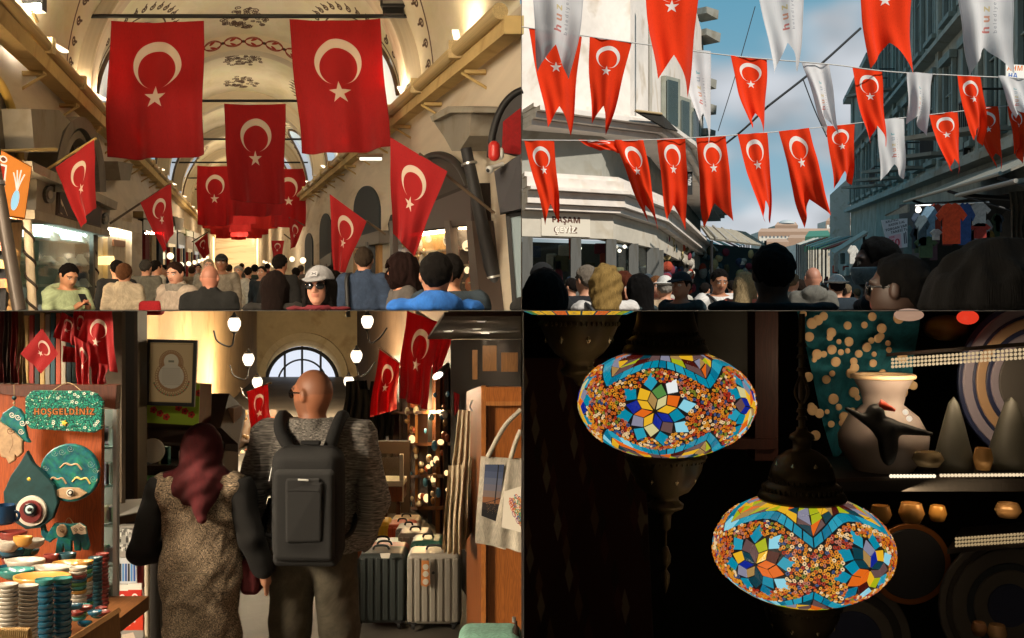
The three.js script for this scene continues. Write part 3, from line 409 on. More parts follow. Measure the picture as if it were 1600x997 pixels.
// ---- shops along the hall
const litWall = (c, k) => glow(c, k);
{
  // corner shop with the stone fascia
  const s = thing('corner_shop', 'stone shopfront with teal lit window, round medallions and raised letters', 'shop', LW(100, 470, 0.1));
  const st = plaster([0.36, 0.32, 0.26]);
  world(s, 'fascia', lwP([[58, 268], [172, 325], [168, 368], [56, 335]], 0.42), st);
  world(s, 'cornice', lwP([[50, 252], [184, 316], [182, 328], [52, 268]], 0.6), plaster([0.42, 0.38, 0.31]));
  world(s, 'ledge', lwP([[54, 328], [172, 360], [172, 370], [54, 342]], 0.58), plaster([0.42, 0.38, 0.31]));
  world(s, 'name_panel', lwP([[92, 296], [160, 326], [158, 356], [90, 336]], 0.46), mat([0.10, 0.06, 0.045], 0.7));
  for (const [x, y, r] of [[79, 304, 11], [166, 342, 7]]) { const ring = []; for (let k = 0; k < 20; k++) ring.push([x + Math.cos(k / 20 * TAU) * r * 0.7, y + Math.sin(k / 20 * TAU) * r * 1.25]); world(s, 'medallion', lwP(ring, 0.47), mat([0.09, 0.085, 0.07], 0.6)); world(s, 'medallion_boss', lwP(ring.map(p => [x + (p[0] - x) * 0.5, y + (p[1] - y) * 0.5]), 0.5), st); }
  const letters = canvasTex(256, 128, (g, w, h) => { g.fillStyle = '#2a1a12'; g.fillRect(0, 0, w, h); g.fillStyle = '#c9bda4'; g.font = 'bold 112px serif'; g.textAlign = 'center'; g.textBaseline = 'middle'; g.fillText('ZA Ç', w / 2, h / 2 + 4); });
  const q = [[94, 299], [158, 327], [156, 353], [92, 333]].map(p => LW(p[0], p[1], 0.475)); world(s, 'raised_letters', fitUV(prism(q, V(-0.01, 0, 0)), [q[0], q[1], q[3]]), mat('#ffffff', 0.7, { map: letters }));
  world(s, 'window_back', lwP([[62, 345], [150, 366], [150, 485], [58, 485]], 0.06), plaster([0.42, 0.58, 0.58]));
  world(s, 'panel_lamp', lwP([[66, 349], [148, 368], [148, 373], [66, 355]], 0.3), glow([0.85, 1, 0.98], 13));
  for (const y of [386, 420, 452]) world(s, 'shelf', lwP([[62, y - 16 + (y - 386) * 0.12], [150, y - 6], [150, y - 3], [62, y - 12 + (y - 386) * 0.12]], 0.3), mat([0.6, 0.68, 0.66], 0.3));
  for (let k = 0; k < 26; k++) { const x = R(72, 146), y = [378, 412, 446, 478][k % 4] + (x - 100) * 0.06; world(s, 'jewellery_stand', rod(LW(x, y, 0.24), LW(x, y - R(8, 18), 0.24), R(0.1, 0.2), 0.05, 7), mat([0.75, 0.72, 0.62], 0.35)); }
  world(s, 'window_glass', lwP([[62, 345], [150, 366], [150, 485], [58, 485]], 0.4), mat([0.86, 0.97, 0.95], 0.04, { transmission: 1, thickness: 0 }));
  for (const [x0, x1, y] of [[146, 153, 364]]) world(s, 'window_frame', lwP([[x0, y], [x1, y + 1], [x1, 485], [x0, 485]], 0.44), stoneGrey);
  // barber-striped columns
  for (const [x, y0, w, lab] of [[54, 335, 13, 'white column with dark spiral stripe beside the black post'], [157, 366, 10, 'white column with dark spiral stripe beside the white lit shop']]) {
    const t = thing('spiral_column', lab, 'column', LW(x, 480, 0.5)); const a = LW(x + 3, y0, 0.5), b = LW(x - 3, 485, 0.5); a.z = b.z; world(t, 'shaft', rod(b, a, L(w, -b.z) / 2, L(w, -b.z) / 2, 16), white); const pts = []; for (let k = 0; k <= 60; k++) { const q = b.clone().lerp(a, k / 60), r = L(w, -b.z) / 2 * 1.02; pts.push(q.add(V(Math.cos(k * 0.42) * r, 0, Math.sin(k * 0.42) * r))); } world(t, 'spiral_stripe', tube(pts, 0.022, 160, 6), mat([0.04, 0.03, 0.025], 0.6));
  }
  // arch with fanlight over the corner shop
  const ar = thing('stone_arch', 'grey stone arch with fanlight above the corner shop fascia', 'arch', LW(125, 300, 0.1));
  const ring = (cx, cy, rx, ry, rx2, ry2, n = 22) => { const a = [], b = []; for (let k = 0; k <= n; k++) { const t = Math.PI * (1 - k / n); a.push([cx + Math.cos(t) * rx, cy - Math.sin(t) * ry]); b.push([cx + Math.cos(t) * rx2, cy - Math.sin(t) * ry2]); } return [...a, ...b.reverse()]; };
  world(ar, 'outer_moulding', lwP(ring(126, 300, 40, 118, 30, 100), 0.5), stoneGrey); world(ar, 'inner_moulding', lwP(ring(124, 300, 29, 96, 23, 84), 0.38), plaster([0.3, 0.28, 0.24]));
  world(ar, 'fanlight_glass', lwP(ring(122, 300, 23, 84, 0.1, 0.1), 0.1), mat([0.10, 0.13, 0.16], 0.15));
  for (let k = 1; k < 4; k++) { const t = Math.PI * k / 4; world(ar, 'glazing_bar', rod(LW(122, 298, 0.2), LW(122 + Math.cos(t) * 23, 300 - Math.sin(t) * 84, 0.2), 0.03), stoneGrey); }
  // capital block on the near pier
  const cap = (name, label, pts, e, right) => { const t = thing(name, label, 'capital', (right ? RW : LW)(pts[0][0], pts[0][1], e)); world(t, 'block', (right ? rwP : lwP)(pts, e), plaster([0.30, 0.27, 0.22])); return t; };
  cap('stone_capital', 'grey stepped stone capital on the pier under the cable tray', [[48, 170], [92, 172], [110, 190], [98, 205], [90, 238], [54, 238]], 0.55);
  const rc = cap('stone_capital', 'grey stepped stone capital on top of the black downpipe', [[675, 186], [702, 171], [737, 173], [733, 212], [718, 236], [706, 236], [694, 214], [684, 200]], 0.5, true); world(rc, 'capital_top', rwP([[672, 182], [700, 166], [740, 168], [739, 176], [703, 176], [675, 190]], 0.62), plaster([0.36, 0.33, 0.27]));
  // black post by the orange sign, downpipe opposite
  const post = thing('black_post', 'black iron post between the orange sign and spiral column', 'post', LW(30, 480, 1.3)); { const a = LW(62, 240, 1.3), b = LW(30, 485, 1.3); a.z = b.z; world(post, 'shaft', rod(b, a, 0.062, 0.058, 14), mat([0.09, 0.07, 0.055], 0.4, { metalness: 0.3 })); world(post, 'collar', rod(b.clone().lerp(a, 0.72), b.clone().lerp(a, 0.745), 0.07, 0.07, 14), steel); world(post, 'head', rod(b.clone().lerp(a, 0.9), a.clone().add(V(0, 0.1, 0)), 0.08, 0.08, 14), black); }
  const dp = thing('downpipe', 'black leaning downpipe under the capital beside the jewellery shop', 'pipe', RW(780, 480, 0.25)); { const a = RW(730, 232, 0.25), b = RW(781, 485, 0.25); a.z = b.z = (a.z + b.z) / 2; const A = P(728, 232, -a.z), B = P(782, 485, -a.z); world(dp, 'pipe', rod(B, A, 0.12, 0.085, 14), mat([0.018, 0.018, 0.02], 0.6)); for (const k of [0.2, 0.9]) world(dp, 'pipe_strap', rod(B.clone().lerp(A, k), B.clone().lerp(A, k + 0.012), 0.125, 0.125, 14), steel); }
  // orange sign
  const og = canvasTex(160, 320, (g, w, h) => { g.fillStyle = '#e08232'; g.fillRect(0, 0, w, h); g.fillStyle = '#fff2dc'; g.fillRect(8, 70, 40, 140); g.fillStyle = '#b5301a'; g.fillRect(15, 80, 26, 120); g.fillStyle = '#fff2dc'; g.beginPath(); g.arc(30, 45, 17, 0, TAU); g.fill(); g.fillStyle = '#6a3a28'; g.beginPath(); g.arc(30, 45, 11, 0, TAU); g.fill(); g.font = 'bold 46px sans-serif'; g.fillStyle = '#7c3a1c'; g.fillText('T', 2, 262); g.beginPath(); g.arc(44, 290, 17, 0, TAU); g.fill(); const gr = g.createLinearGradient(0, 60, 0, 280); gr.addColorStop(0, '#e9a070'); gr.addColorStop(1, '#8fd6f4'); g.strokeStyle = '#fff0e0'; g.lineWidth = 6; for (const q of [-28, -12, 6, 24]) { g.beginPath(); g.moveTo(108 + q, 70 + Math.abs(q)); g.quadraticCurveTo(104 + q * 0.2, 150, 106, 210); g.stroke(); } g.fillStyle = '#a8dcf2'; g.beginPath(); g.ellipse(108, 235, 22, 52, 0, 0, TAU); g.fill(); });
  const os = thing('shop_sign', 'orange lightbox sign with blue tulip emblem at the edge', 'sign', P(20, 345, 11)); printed(os, 'sign_face', [[-4, 232, 11.2], [49, 262, 11.9], [38, 340, 11.9], [-4, 334, 11.2]], 0.02, og, 0.6, { emissive: new THREE.Color('#ffffff'), emissiveMap: og, emissiveIntensity: 0.9 }); world(os, 'sign_box', pq([[-6, 230, 11.24], [50, 260, 11.94], [39, 343, 11.94], [-6, 337, 11.24]], 0.2), mat([0.4, 0.16, 0.03], 0.6)); world(os, 'hanger', rod(P(-4, 236, 11.4), P(88, 233, 12.5), 0.02), mat([0.4, 0.28, 0.1], 0.5));
  // shop under the orange sign, warm
  const ws = thing('sweet_shop', 'warm lit shop under the orange sign with hanging gourds', 'shop', P(10, 480, 12.4)); world(ws, 'back_wall', pq([[-8, 348, 12.6], [36, 348, 14.2], [26, 485, 14.2], [-8, 485, 12.6]], 0.1), plaster('#e2b67c')); world(ws, 'panel_lamp', pq([[-6, 350, 12.5], [14, 350, 13], [14, 362, 13], [-6, 362, 12.5]], 0.05), glow([1, 0.82, 0.6], 6)); for (const y of [392, 420, 450]) { world(ws, 'shelf', pq([[-6, y, 12.45], [12, y, 12.9], [12, y + 4, 12.9], [-6, y + 4, 12.45]], 0.15), wood('#7a4a26')); for (let k = 0; k < 5; k++) world(ws, 'sweet_jar', rod(P(-4 + k * 4, y, 12.4), P(-4 + k * 4, y - 14, 12.4), 0.045, 0.04, 9), mat([0.7 * rnd() + 0.15, 0.25 * rnd() + 0.05, 0.12], 0.4)); } world(ws, 'door_frame', pq([[14, 345, 12.6], [18, 345, 12.7], [12, 485, 12.7], [8, 485, 12.6]], 0.1), darkMetal);
  for (let k = 0; k < 9; k++) { const g = new THREE.SphereGeometry(L(7, 12), 10, 8); g.scale(1, 1.15, 1); g.translate(...P(24 - (k % 3) * 3 + R(-3, 3), 396 + k * 11, 12).toArray()); world(ws, 'dried_gourd', g, mat([0.5, 0.3, 0.12], 0.7)); }
  pointLight([1, 0.72, 0.4], 9, P(2, 370, 12.0), 4);
  // arch edge above the sweet shop; its yellow light and dark opening are painted
  const ya = thing('yellow_lit_arch', 'yellow lit arch rim around a dark opening at the edge', 'arch', P(10, 300, 12.8)); { const pts = []; for (let k = 0; k <= 14; k++) { const t = k / 14 * 1.5; pts.push(LW(-30 + Math.sin(t) * 62, 275 - Math.cos(t) * 165, 0.2)); } world(ya, 'arch_rim', tube(pts, 0.06, 30, 8), mat([0.62, 0.42, 0.10], 0.6)); world(ya, 'dark_opening', lwP([[-30, 112], [-6, 122], [10, 152], [22, 195], [30, 255], [31, 300], [-30, 300]], 0.15), mat([0.10, 0.08, 0.05], 0.8)); }
  // white lit shop, dark shops further in
  const w2 = thing('white_shop', 'bright white lit shop with an opening beside the spiral column', 'shop', LW(190, 480)); world(w2, 'back_wall', lwP([[168, 352], [208, 362], [208, 485], [168, 485]], 0.12), plaster('#f0e0c4')); world(w2, 'lamp_panel', lwP([[170, 352], [206, 362], [206, 372], [170, 366]], 0.16), glow([1, 0.9, 0.7], 18)); world(w2, 'picture', lwP([[178, 374], [196, 377], [196, 386], [178, 384]], 0.17), mat([0.35, 0.16, 0.08], 0.6)); world(w2, 'table_lamp', lwP([[168, 402], [178, 400], [180, 414], [166, 414]], 0.3), glow([1, 0.7, 0.25], 2)); world(w2, 'pier', lwP([[206, 340], [222, 346], [222, 485], [206, 485]], 0.3), cream); world(w2, 'lintel', lwP([[166, 338], [222, 352], [222, 366], [166, 352]], 0.34), white);
  const far = [[224, 260, 340, [0.05, 0.045, 0.04]], [262, 276, 360, [0.16, 0.12, 0.08]], [278, 290, 362, [0.05, 0.06, 0.07]], [291, 302, 368, [0.22, 0.12, 0.06]], [303, 312, 372, [0.08, 0.07, 0.05]]];
  far.forEach(([a, b, y, c], i) => { const t = thing('far_shop', ['dark narrow shopfront just behind the slanted red flag', 'brown shopfront after the dark one', 'bluish dark shopfront with small lamps', 'copper coloured shopfront far down the hall', 'last dark shopfront before the little flag'][i], 'shop', LW((a + b) / 2, 480)); world(t, 'shopfront', lwP([[a, y], [b, y + (b - a) * 0.3], [b, 485], [a, 485]], 0.2), mat(c, 0.6)); world(t, 'sign_board', lwP([[a, y - 10], [b, y - 10 + (b - a) * 0.35], [b, y + (b - a) * 0.3], [a, y]], 0.35), mat([R(0.05, 0.3), R(0.05, 0.2), 0.06], 0.5)); world(t, 'display_window', lwP([[a + 2, y + 20], [b - 2, y + 22], [b - 2, 480], [a + 2, 480]], 0.24), i === 0 ? mat([0.08, 0.09, 0.1], 0.1) : glow(i % 2 ? [1, 0.7, 0.35] : [0.8, 0.85, 0.9], i === 1 ? 0.6 : 0.35)); for (let k = 0; k < 3; k++) world(t, 'garment', lwP([[a + 3 + k * (b - a) / 3.4, y + 26], [a + (k + 0.8) * (b - a) / 3.4 + 1, y + 26], [a + (k + 0.8) * (b - a) / 3.4 + 1, 440 + 10 * rnd()], [a + 3 + k * (b - a) / 3.4, 440]], 0.34), cloth(['#7d1d1a', '#c9b48c', '#20303c'][k])); });
  // pointed stone capitals down the row
  [[196, 252, 12, 30, 'grey stone corbel under the first big flag'], [280, 338, 8, 22, 'small far grey corbel beside the fourth tie rod flag']].forEach(([x, y, w, h, lab]) => cap('stone_corbel', lab, [[x - w, y], [x + w, y + 4], [x + w * 0.6, y + h], [x - w * 0.6, y + h]], 0.4));
  // ---- other side: jewellery shop
  const j = thing('jewellery_shop', 'jewellery shop with dark brown fascia and glittering warm window', 'shop', RW(680, 480));
  world(j, 'fascia', rwP([[606, 350], [610, 336], [736, 286], [738, 352], [608, 368]], 0.3), mat([0.02, 0.011, 0.008], 0.9));
  const jt = canvasTex(512, 200, (g, w, h) => { g.fillStyle = '#2a140c'; g.fillRect(0, 0, w, h); g.fillStyle = '#b98a4a'; g.font = 'bold 100px serif'; g.fillText('altın', 130, 130); g.fillText('10', 380, 120); g.fillRect(20, 160, 460, 4); });
  const jq = [[650, 326], [734, 292], [736, 350], [652, 360]].map(p => RW(p[0], p[1], 0.312)); world(j, 'fascia_lettering', fitUV(prism(jq, V(0.01, 0, 0)), [jq[0], jq[1], jq[3]]), mat('#ffffff', 0.5, { map: jt }));
  world(j, 'window_back', rwP([[610, 372], [734, 352], [748, 485], [612, 485]], 0.04), plaster('#cf9c56')); world(j, 'panel_lamp', rwP([[640, 364], [734, 350], [734, 356], [640, 370]], 0.2), glow([1, 0.85, 0.55], 16));
  const jl = [glow([1, 0.8, 0.45], 1.8), mat([0.9, 0.72, 0.36], 0.25, { metalness: 0.7 }), mat([0.85, 0.83, 0.78], 0.35), mat([0.35, 0.12, 0.06], 0.5)];
  for (let k = 0; k < 90; k++) { const x = R(618, 742), y = R(372, 476); const g = new THREE.SphereGeometry(R(0.03, 0.085), 7, 6); g.scale(1, R(0.8, 2), 1); const p = RW(x, y, 0.16); g.translate(p.x, p.y, p.z); world(j, k % 7 ? 'necklace_stand' : 'display_lamp', g, jl[k % 7 ? 1 + k % 3 : 0]); }
  for (const y of [398, 424, 452]) world(j, 'glass_shelf', rwP([[612, y - 2], [738, y - 12], [738, y - 9], [612, y + 1]], 0.2), mat([0.5, 0.4, 0.25], 0.2));
  world(j, 'window_glass', rwP([[612, 372], [734, 352], [748, 485], [612, 485]], 0.28), mat([1, 0.97, 0.92], 0.04, { transmission: 1, thickness: 0 }));
  for (const [a, b, c, e] of [[694, 702, 703, 712], [728, 737, 738, 752], [608, 613, 612, 617]]) world(j, 'window_mullion', rwP([[a, 345], [b, 345], [e, 485], [c, 485]], 0.34), mat([0.05, 0.03, 0.02], 0.5));
  const arc = thing('iron_arch', 'black iron arch rim over the jewellery shop fascia', 'arch', RW(690, 300)); { const pts = []; for (let k = 0; k <= 20; k++) { const t = Math.PI * k / 20; pts.push(RW(682 - Math.cos(t) * 56, 330 - Math.sin(t) * 95 + (k / 20) * -14 + 14, 0.1)); } world(arc, 'arch_rim', tube(pts, 0.07, 40, 8), black); world(arc, 'lunette_glass', prism(pts, V(0.06, 0, 0)), mat([0.05, 0.04, 0.035], 0.9)); }
  // arched doorways further down
  [[572, 318, 20, 44, 'dark pointed archway beside the red pole flag'], [508, 352, 9, 34, 'narrow dark archway further down the hall'], [482, 372, 6, 22, 'smallest far archway near the middle flags']].forEach(([x, y, w, h, lab]) => { const t = thing('archway', lab, 'archway', RW(x, 470)); const o = []; for (let k = 0; k <= 16; k++) { const q = Math.PI * k / 16; o.push([x - Math.cos(q) * w, y + 12 - Math.sin(q) * h * 0.9]); } world(t, 'dark_lunette', rwP([...o, [x + w, y + 44], [x - w, y + 54]], 0.06), mat([0.035, 0.045, 0.055], 0.95)); world(t, 'shop_sign_board', rwP([[x - w, y + 54], [x + w, y + 42], [x + w, y + 62], [x - w, y + 70]], 0.3), mat([0.12, 0.10, 0.08], 0.6)); world(t, 'shop_window', rwP([[x - w, y + 72], [x + w, y + 64], [x + w, 485], [x - w, 485]], 0.1), w > 15 ? mat('#b98c54', 0.7) : glow([0.8, 0.85, 0.8], 0.5)); world(t, 'mullion', rwP([[x - 1, y + 60], [x + 2, y + 60], [x + 2, 485], [x - 1, 485]], 0.32), black); });
  // near right end: white pier, dark display case, red alarm box, camera
  const kb = thing('sign_box', 'dark grey sign box on the white pier beside the downpipe', 'sign box', RW(792, 330, 0.3)); world(kb, 'box', pq([[772, 268, 12.9], [814, 240, 12.7], [814, 326, 12.7], [781, 333, 12.9]], V(0, 0, -0.25)), mat([0.05, 0.048, 0.055], 0.7));
  const wc = thing('shop_window', 'black framed shop window with bluish glass at the end of the pier', 'window', P(805, 485, 13)); world(wc, 'frame', pq([[790, 336, 13], [797, 334, 13], [808, 485, 13], [801, 485, 13]], 0.1), black); world(wc, 'frame_top', pq([[790, 334, 13.01], [814, 328, 13.01], [814, 336, 13.01], [791, 342, 13.01]], 0.08), black); world(wc, 'pane', pq([[797, 341, 13.03], [814, 337, 13.03], [814, 485, 13.03], [807, 485, 13.03]], 0.04), mat([0.35, 0.45, 0.5], 0.15));
  const al = thing('alarm_box', 'small red and white round alarm box above the security camera', 'alarm', P(770, 250, 12.6)); { const g = new THREE.CapsuleGeometry(L(9, 12.6), L(14, 12.6), 6, 14); at(g, P(772, 236, 12.6)); world(al, 'red_cover', g, mat([0.6, 0.03, 0.025], 0.35)); const h = new THREE.SphereGeometry(L(8, 12.6), 14, 10); h.scale(0.6, 1.2, 0.8); at(h, P(783, 240, 12.65)); world(al, 'white_base', h, mat([0.7, 0.7, 0.66], 0.4)); }
  const cam = thing('security_camera', 'small white security camera below the red alarm box', 'camera', P(766, 268, 12.6)); { const h = new THREE.SphereGeometry(L(6.5, 12.6), 14, 10); at(h, P(765, 265, 12.5)); world(cam, 'dome', h, mat([0.6, 0.6, 0.58], 0.3)); const l = new THREE.SphereGeometry(L(3.4, 12.6), 10, 8); at(l, P(763, 266, 12.47)); world(cam, 'lens', l, black); world(cam, 'mount_arm', rod(P(768, 262, 12.6), P(786, 256, 12.7), 0.03), mat([0.6, 0.6, 0.58], 0.4)); }
  const ta = thing('archway', 'tall black rimmed archway with red cloth inside, cut by the partition', 'archway', P(800, 240, 13.1)); { const pts = []; for (let k = 0; k <= 12; k++) { const t = k / 12; pts.push(P(766 + 48 * t * t + 2 * t, 246 - 108 * Math.sin(t * 1.35), 13.1)); } world(ta, 'arch_rim', tube(pts, 0.05, 24, 8), black); world(ta, 'opening', prism([...pts.slice(1), P(814, 246, 13.14)], 0.05), mat([0.04, 0.035, 0.035], 0.6)); world(ta, 'red_hanging_cloth', pq([[786, 190, 13.08], [814, 168, 13.08], [814, 242, 13.08], [784, 238, 13.08]], 0.02), redCloth); }
  const fb = thing('fluorescent_fitting', 'small fluorescent lamp fitting under the cornice behind the big flag', 'lamp', P(578, 248, 22)); world(fb, 'lamp_tube', rectPx(562, 246, 596, 250, 22, 0.06), glow([1, 0.95, 0.8], 2)); world(fb, 'housing', rectPx(560, 240, 598, 246, 22, 0.1), mat([0.5, 0.45, 0.35], 0.5));
}
// ---- people in the hall
{
  const grp = 'people strolling through the flag hall', back = Math.PI, A = o => person({ ...o, group: grp });
  A({ x: 104, top: 412, d: 10, yaw: 0.9, headPitch: 0.5, hair: 'short', hairC: '#1c1410', skin: '#c48a66', cloth: '#b9c79a', hood: 1, cell: 0.007, garment: 'hoodie', zf: 0.45, arms: [[[-0.185, 1.40, 0], [-0.22, 1.12, 0.08], [-0.08, 1.24, 0.30], [-0.04, 1.29, 0.36]], [[0.185, 1.40, 0], [0.22, 1.12, 0.08], [0.08, 1.24, 0.30], [0.04, 1.29, 0.36]]], label: 'young man in mint hoodie looking down at a phone by the teal window', extra: (t, fin) => { const g = new RoundedBoxGeometry(0.075, 0.15, 0.01, 2, 0.006); g.rotateX(-0.7); g.translate(0, 1.34, 0.36); local(t, 'phone', fin(g), black); } });
  A({ x: 183, top: 408, d: 13, yaw: back + 0.5, hair: 'short', hairC: '#15100c', cloth: '#16181a', label: 'dark haired man in black jacket behind the cream shirt man' });
  A({ x: 194, top: 413, d: 12, yaw: back, hair: 'short', hairC: '#8a5a3a', recede: -0.02, skin: '#c98f6e', cloth: '#cdbb9f', collar: 0.02, garment: 'shirt', label: 'balding man from behind in a cream shirt by the spiral column' });
  A({ x: 228, top: 407, d: 15, yaw: back, hair: 'short', hairC: '#55504a', cloth: '#6d6a60', w: 1.05, label: 'grey haired man from behind in a grey vest' });
  A({ x: 244, top: 408, d: 16, yaw: back - 0.6, hair: 'short', hairC: '#1d1612', cloth: '#d4cdc0', label: 'dark haired man in white shirt beside the grey vest man' });
  A({ x: 276, top: 411, d: 10.6, yaw: -0.25, headPitch: 0.25, hair: 'short', hairC: '#3b2418', skin: '#d0977c', cloth: '#b9a795', collar: 0.035, cell: 0.006, label: 'man facing the camera in beige jacket and scarf looking down', extra: (t, fin, b) => { local(t, 'scarf', fin(nets((x, y, z) => Math.max(Math.abs(hyp(x, (z + 0.01) * 1.1) - 0.095) - 0.035, Math.abs(y - 1.44) - 0.045) + 0.012 * perlin.noise(x * 20, y * 20, z * 20), [-0.2, 1.36, -0.2], [0.2, 1.52, 0.2], 0.011)), clothMat('#8a8277')); const g = new RoundedBoxGeometry(0.28, 0.16, 0.14, 3, 0.05); g.translate(-0.28, 1.22, 0.05); local(t, 'red_bag', fin(g), clothMat('#a3121c')); } });
  A({ x: 328, top: 415, d: 9, yaw: back, hair: 'none', skin: '#bd7e66', shaved: 1, cloth: '#151513', w: 1.12, collar: 0.03, cell: 0.007, label: 'bald man from behind in a black fleece jacket' });
  A({ x: 346, top: 399, d: 14, yaw: 0.2, hair: 'short', cap: '#14161a', skin: '#8a5c42', cloth: '#8f8474', label: 'tall man in black cap and checked shirt facing the camera' });
  A({ x: 326, top: 406, d: 17, yaw: 0.3, hair: 'short', hairC: '#b8a68a', skin: '#cf9d84', cloth: '#a79c8c', label: 'fair haired person behind the bald man in black' });
  A({ x: 438, top: 399, d: 12, yaw: back - 0.2, hair: 'short', hairC: '#20160f', skin: '#a76f52', cloth: '#191715', label: 'short haired man from behind in black beside the cap woman' });
  A({ x: 430, top: 426, d: 7.6, yaw: back, hair: 'long', hairC: '#21110b', len: 1.15, cloth: '#1b1712', cell: 0.008, label: 'woman from behind with long dark brown hair' });
  A({ x: 499, top: 421, d: 6.2, yaw: -0.1, hair: 'long', hairC: '#140d0a', cap: '#8f8f92', glasses: 1, skin: '#c58d75', cloth: '#6a1420', collar: 0.03, len: 1.2, cell: 0.0055, label: 'woman facing the camera in grey cap and sunglasses', extra: (t, fin) => { const tx = canvasTex(64, 48, (g) => { g.fillStyle = '#8f8f92'; g.fillRect(0, 0, 64, 48); g.strokeStyle = '#22242c'; g.lineWidth = 6; g.beginPath(); g.arc(32, 2, 22, 0.5, 2.64); g.stroke(); g.beginPath(); g.arc(32, 46, 22, 3.64, 5.78); g.stroke(); }); const g = new THREE.PlaneGeometry(0.045, 0.034); g.rotateX(-0.25); g.translate(0, 1.685, 0.112); local(t, 'cap_emblem', fin(g), mat('#ffffff', 0.8, { map: tx })); } });
  A({ x: 569, top: 389, d: 9.4, yaw: back, hair: 'short', hairC: '#4b3d30', skin: '#c08a70', cloth: '#2f3f58', w: 1.08, collar: 0.03, label: 'man from behind in blue denim jacket with grey brown hair', extra: (t, fin) => local(t, 'bag_strap', fin(tube([V(0.13, 1.47, 0.02), V(0.15, 1.44, -0.1), V(0.14, 1.25, -0.14), V(0.13, 1.05, -0.14)], 0.022, 20, 6)), black) });
  A({ x: 627, top: 402, d: 8, yaw: -1.2, hair: 'curly', hairC: '#2a1511', sides: 0, skin: '#bf8268', cloth: '#5a5450', len: 1.40, cell: 0.007, label: 'woman with curly dark hair in profile wearing a grey jacket' });
  A({ x: 681, top: 399, d: 5.3, yaw: back + 0.15, hair: 'short', hairC: '#15100d', skin: '#a8745a', cloth: '#1f63b8', hood: 1, w: 1.1, cell: 0.006, ccell: 0.012, label: 'man from behind in bright blue hooded jacket with round dark haircut' });
  A({ x: 704, top: 400, d: 6.6, yaw: back, hair: 'short', hairC: '#1b1613', cloth: '#25323c', w: 1.15, label: 'man in navy jacket half hidden behind the blue hood man' });
  A({ x: 524, top: 424, d: 15, yaw: back, hair: 'short', cloth: '#c9a21c', label: 'small figure in yellow and blue between cap woman and denim jacket man' });
  const far = [[372, 416, 20, '#d8d2c6', 'white haired figure in white shirt down the hall', '#cfc8bb'], [388, 418, 22, '#1c2021', 'far figure in black coat beside the white shirt', '#2b211a'], [398, 414, 24, '#3b4438', 'far man in dark green jacket under the red flags', '#1a1410'], [409, 417, 19, '#23282c', 'far man in charcoal jacket left of the long hair woman', '#30241a'], [358, 414, 26, '#776a5c', 'far figure in brown coat behind the black cap man', '#4a3a2c'], [300, 417, 24, '#a39684', 'far figure in pale coat behind the scarf man', '#5b4636'], [310, 414, 30, '#4d5560', 'far figure in slate jacket near the copper shopfront', '#211812'], [462, 419, 21, '#2a2522', 'far figure in brown jacket right of the short haired man in black', '#1f1712'], [470, 415, 27, '#7c7468', 'far figure in taupe coat under the small far flag', '#70604c'], [256, 415, 22, '#394046', 'far figure in dark coat by the brown shopfront', '#1c1511'], [418, 412, 32, '#8a3028', 'tiny far figure in rust red top down the hall', '#1c1511'], [378, 412, 34, '#5d5a52', 'tiny far figure in grey below the lowest flags', '#3a2c20']];
  far.forEach(([x, y, d, c, l, h], i) => A({ x, top: y, d, yaw: i % 3 ? back + R(-0.5, 0.5) : R(-0.5, 0.5), hair: 'short', hairC: h, cloth: c, cell: 0.014, ccell: 0.024, label: l }));
}
// ---------------------------------------------------------------- the open shopping street under pennants
const S = (u, v, d) => P(1210, 375, d).add(V(u, v, 0));
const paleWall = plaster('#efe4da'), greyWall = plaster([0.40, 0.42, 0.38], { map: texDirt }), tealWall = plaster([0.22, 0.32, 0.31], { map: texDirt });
function pathWall(plan, h0, h1, out, thick) {                                     // a wall or moulding that follows a line of points
  const n = plan.map((p, i) => { const a = plan[Math.max(0, i - 1)], b = plan[Math.min(plan.length - 1, i + 1)]; const t = b.clone().sub(a).setY(0).normalize(); return V(-t.z * -1, 0, t.x * 1).set(-t.z, 0, t.x); });
  const f = plan.map((p, i) => p.clone().addScaledVector(n[i], out).setY(H + h0)), b = plan.map((p, i) => p.clone().addScaledVector(n[i], -thick).setY(H + h0));
  f[0].x = Math.max(f[0].x, 0.004); b[0].x = Math.max(b[0].x, 0.004);
  const gs = []; for (let i = 0; i < plan.length - 1; i++) { gs.push(prism([f[i], f[i + 1], b[i + 1], b[i]], V(0, h1 - h0, 0))); }
  return merge(gs);
}
const pl = (px, d) => P(px, 485, d);
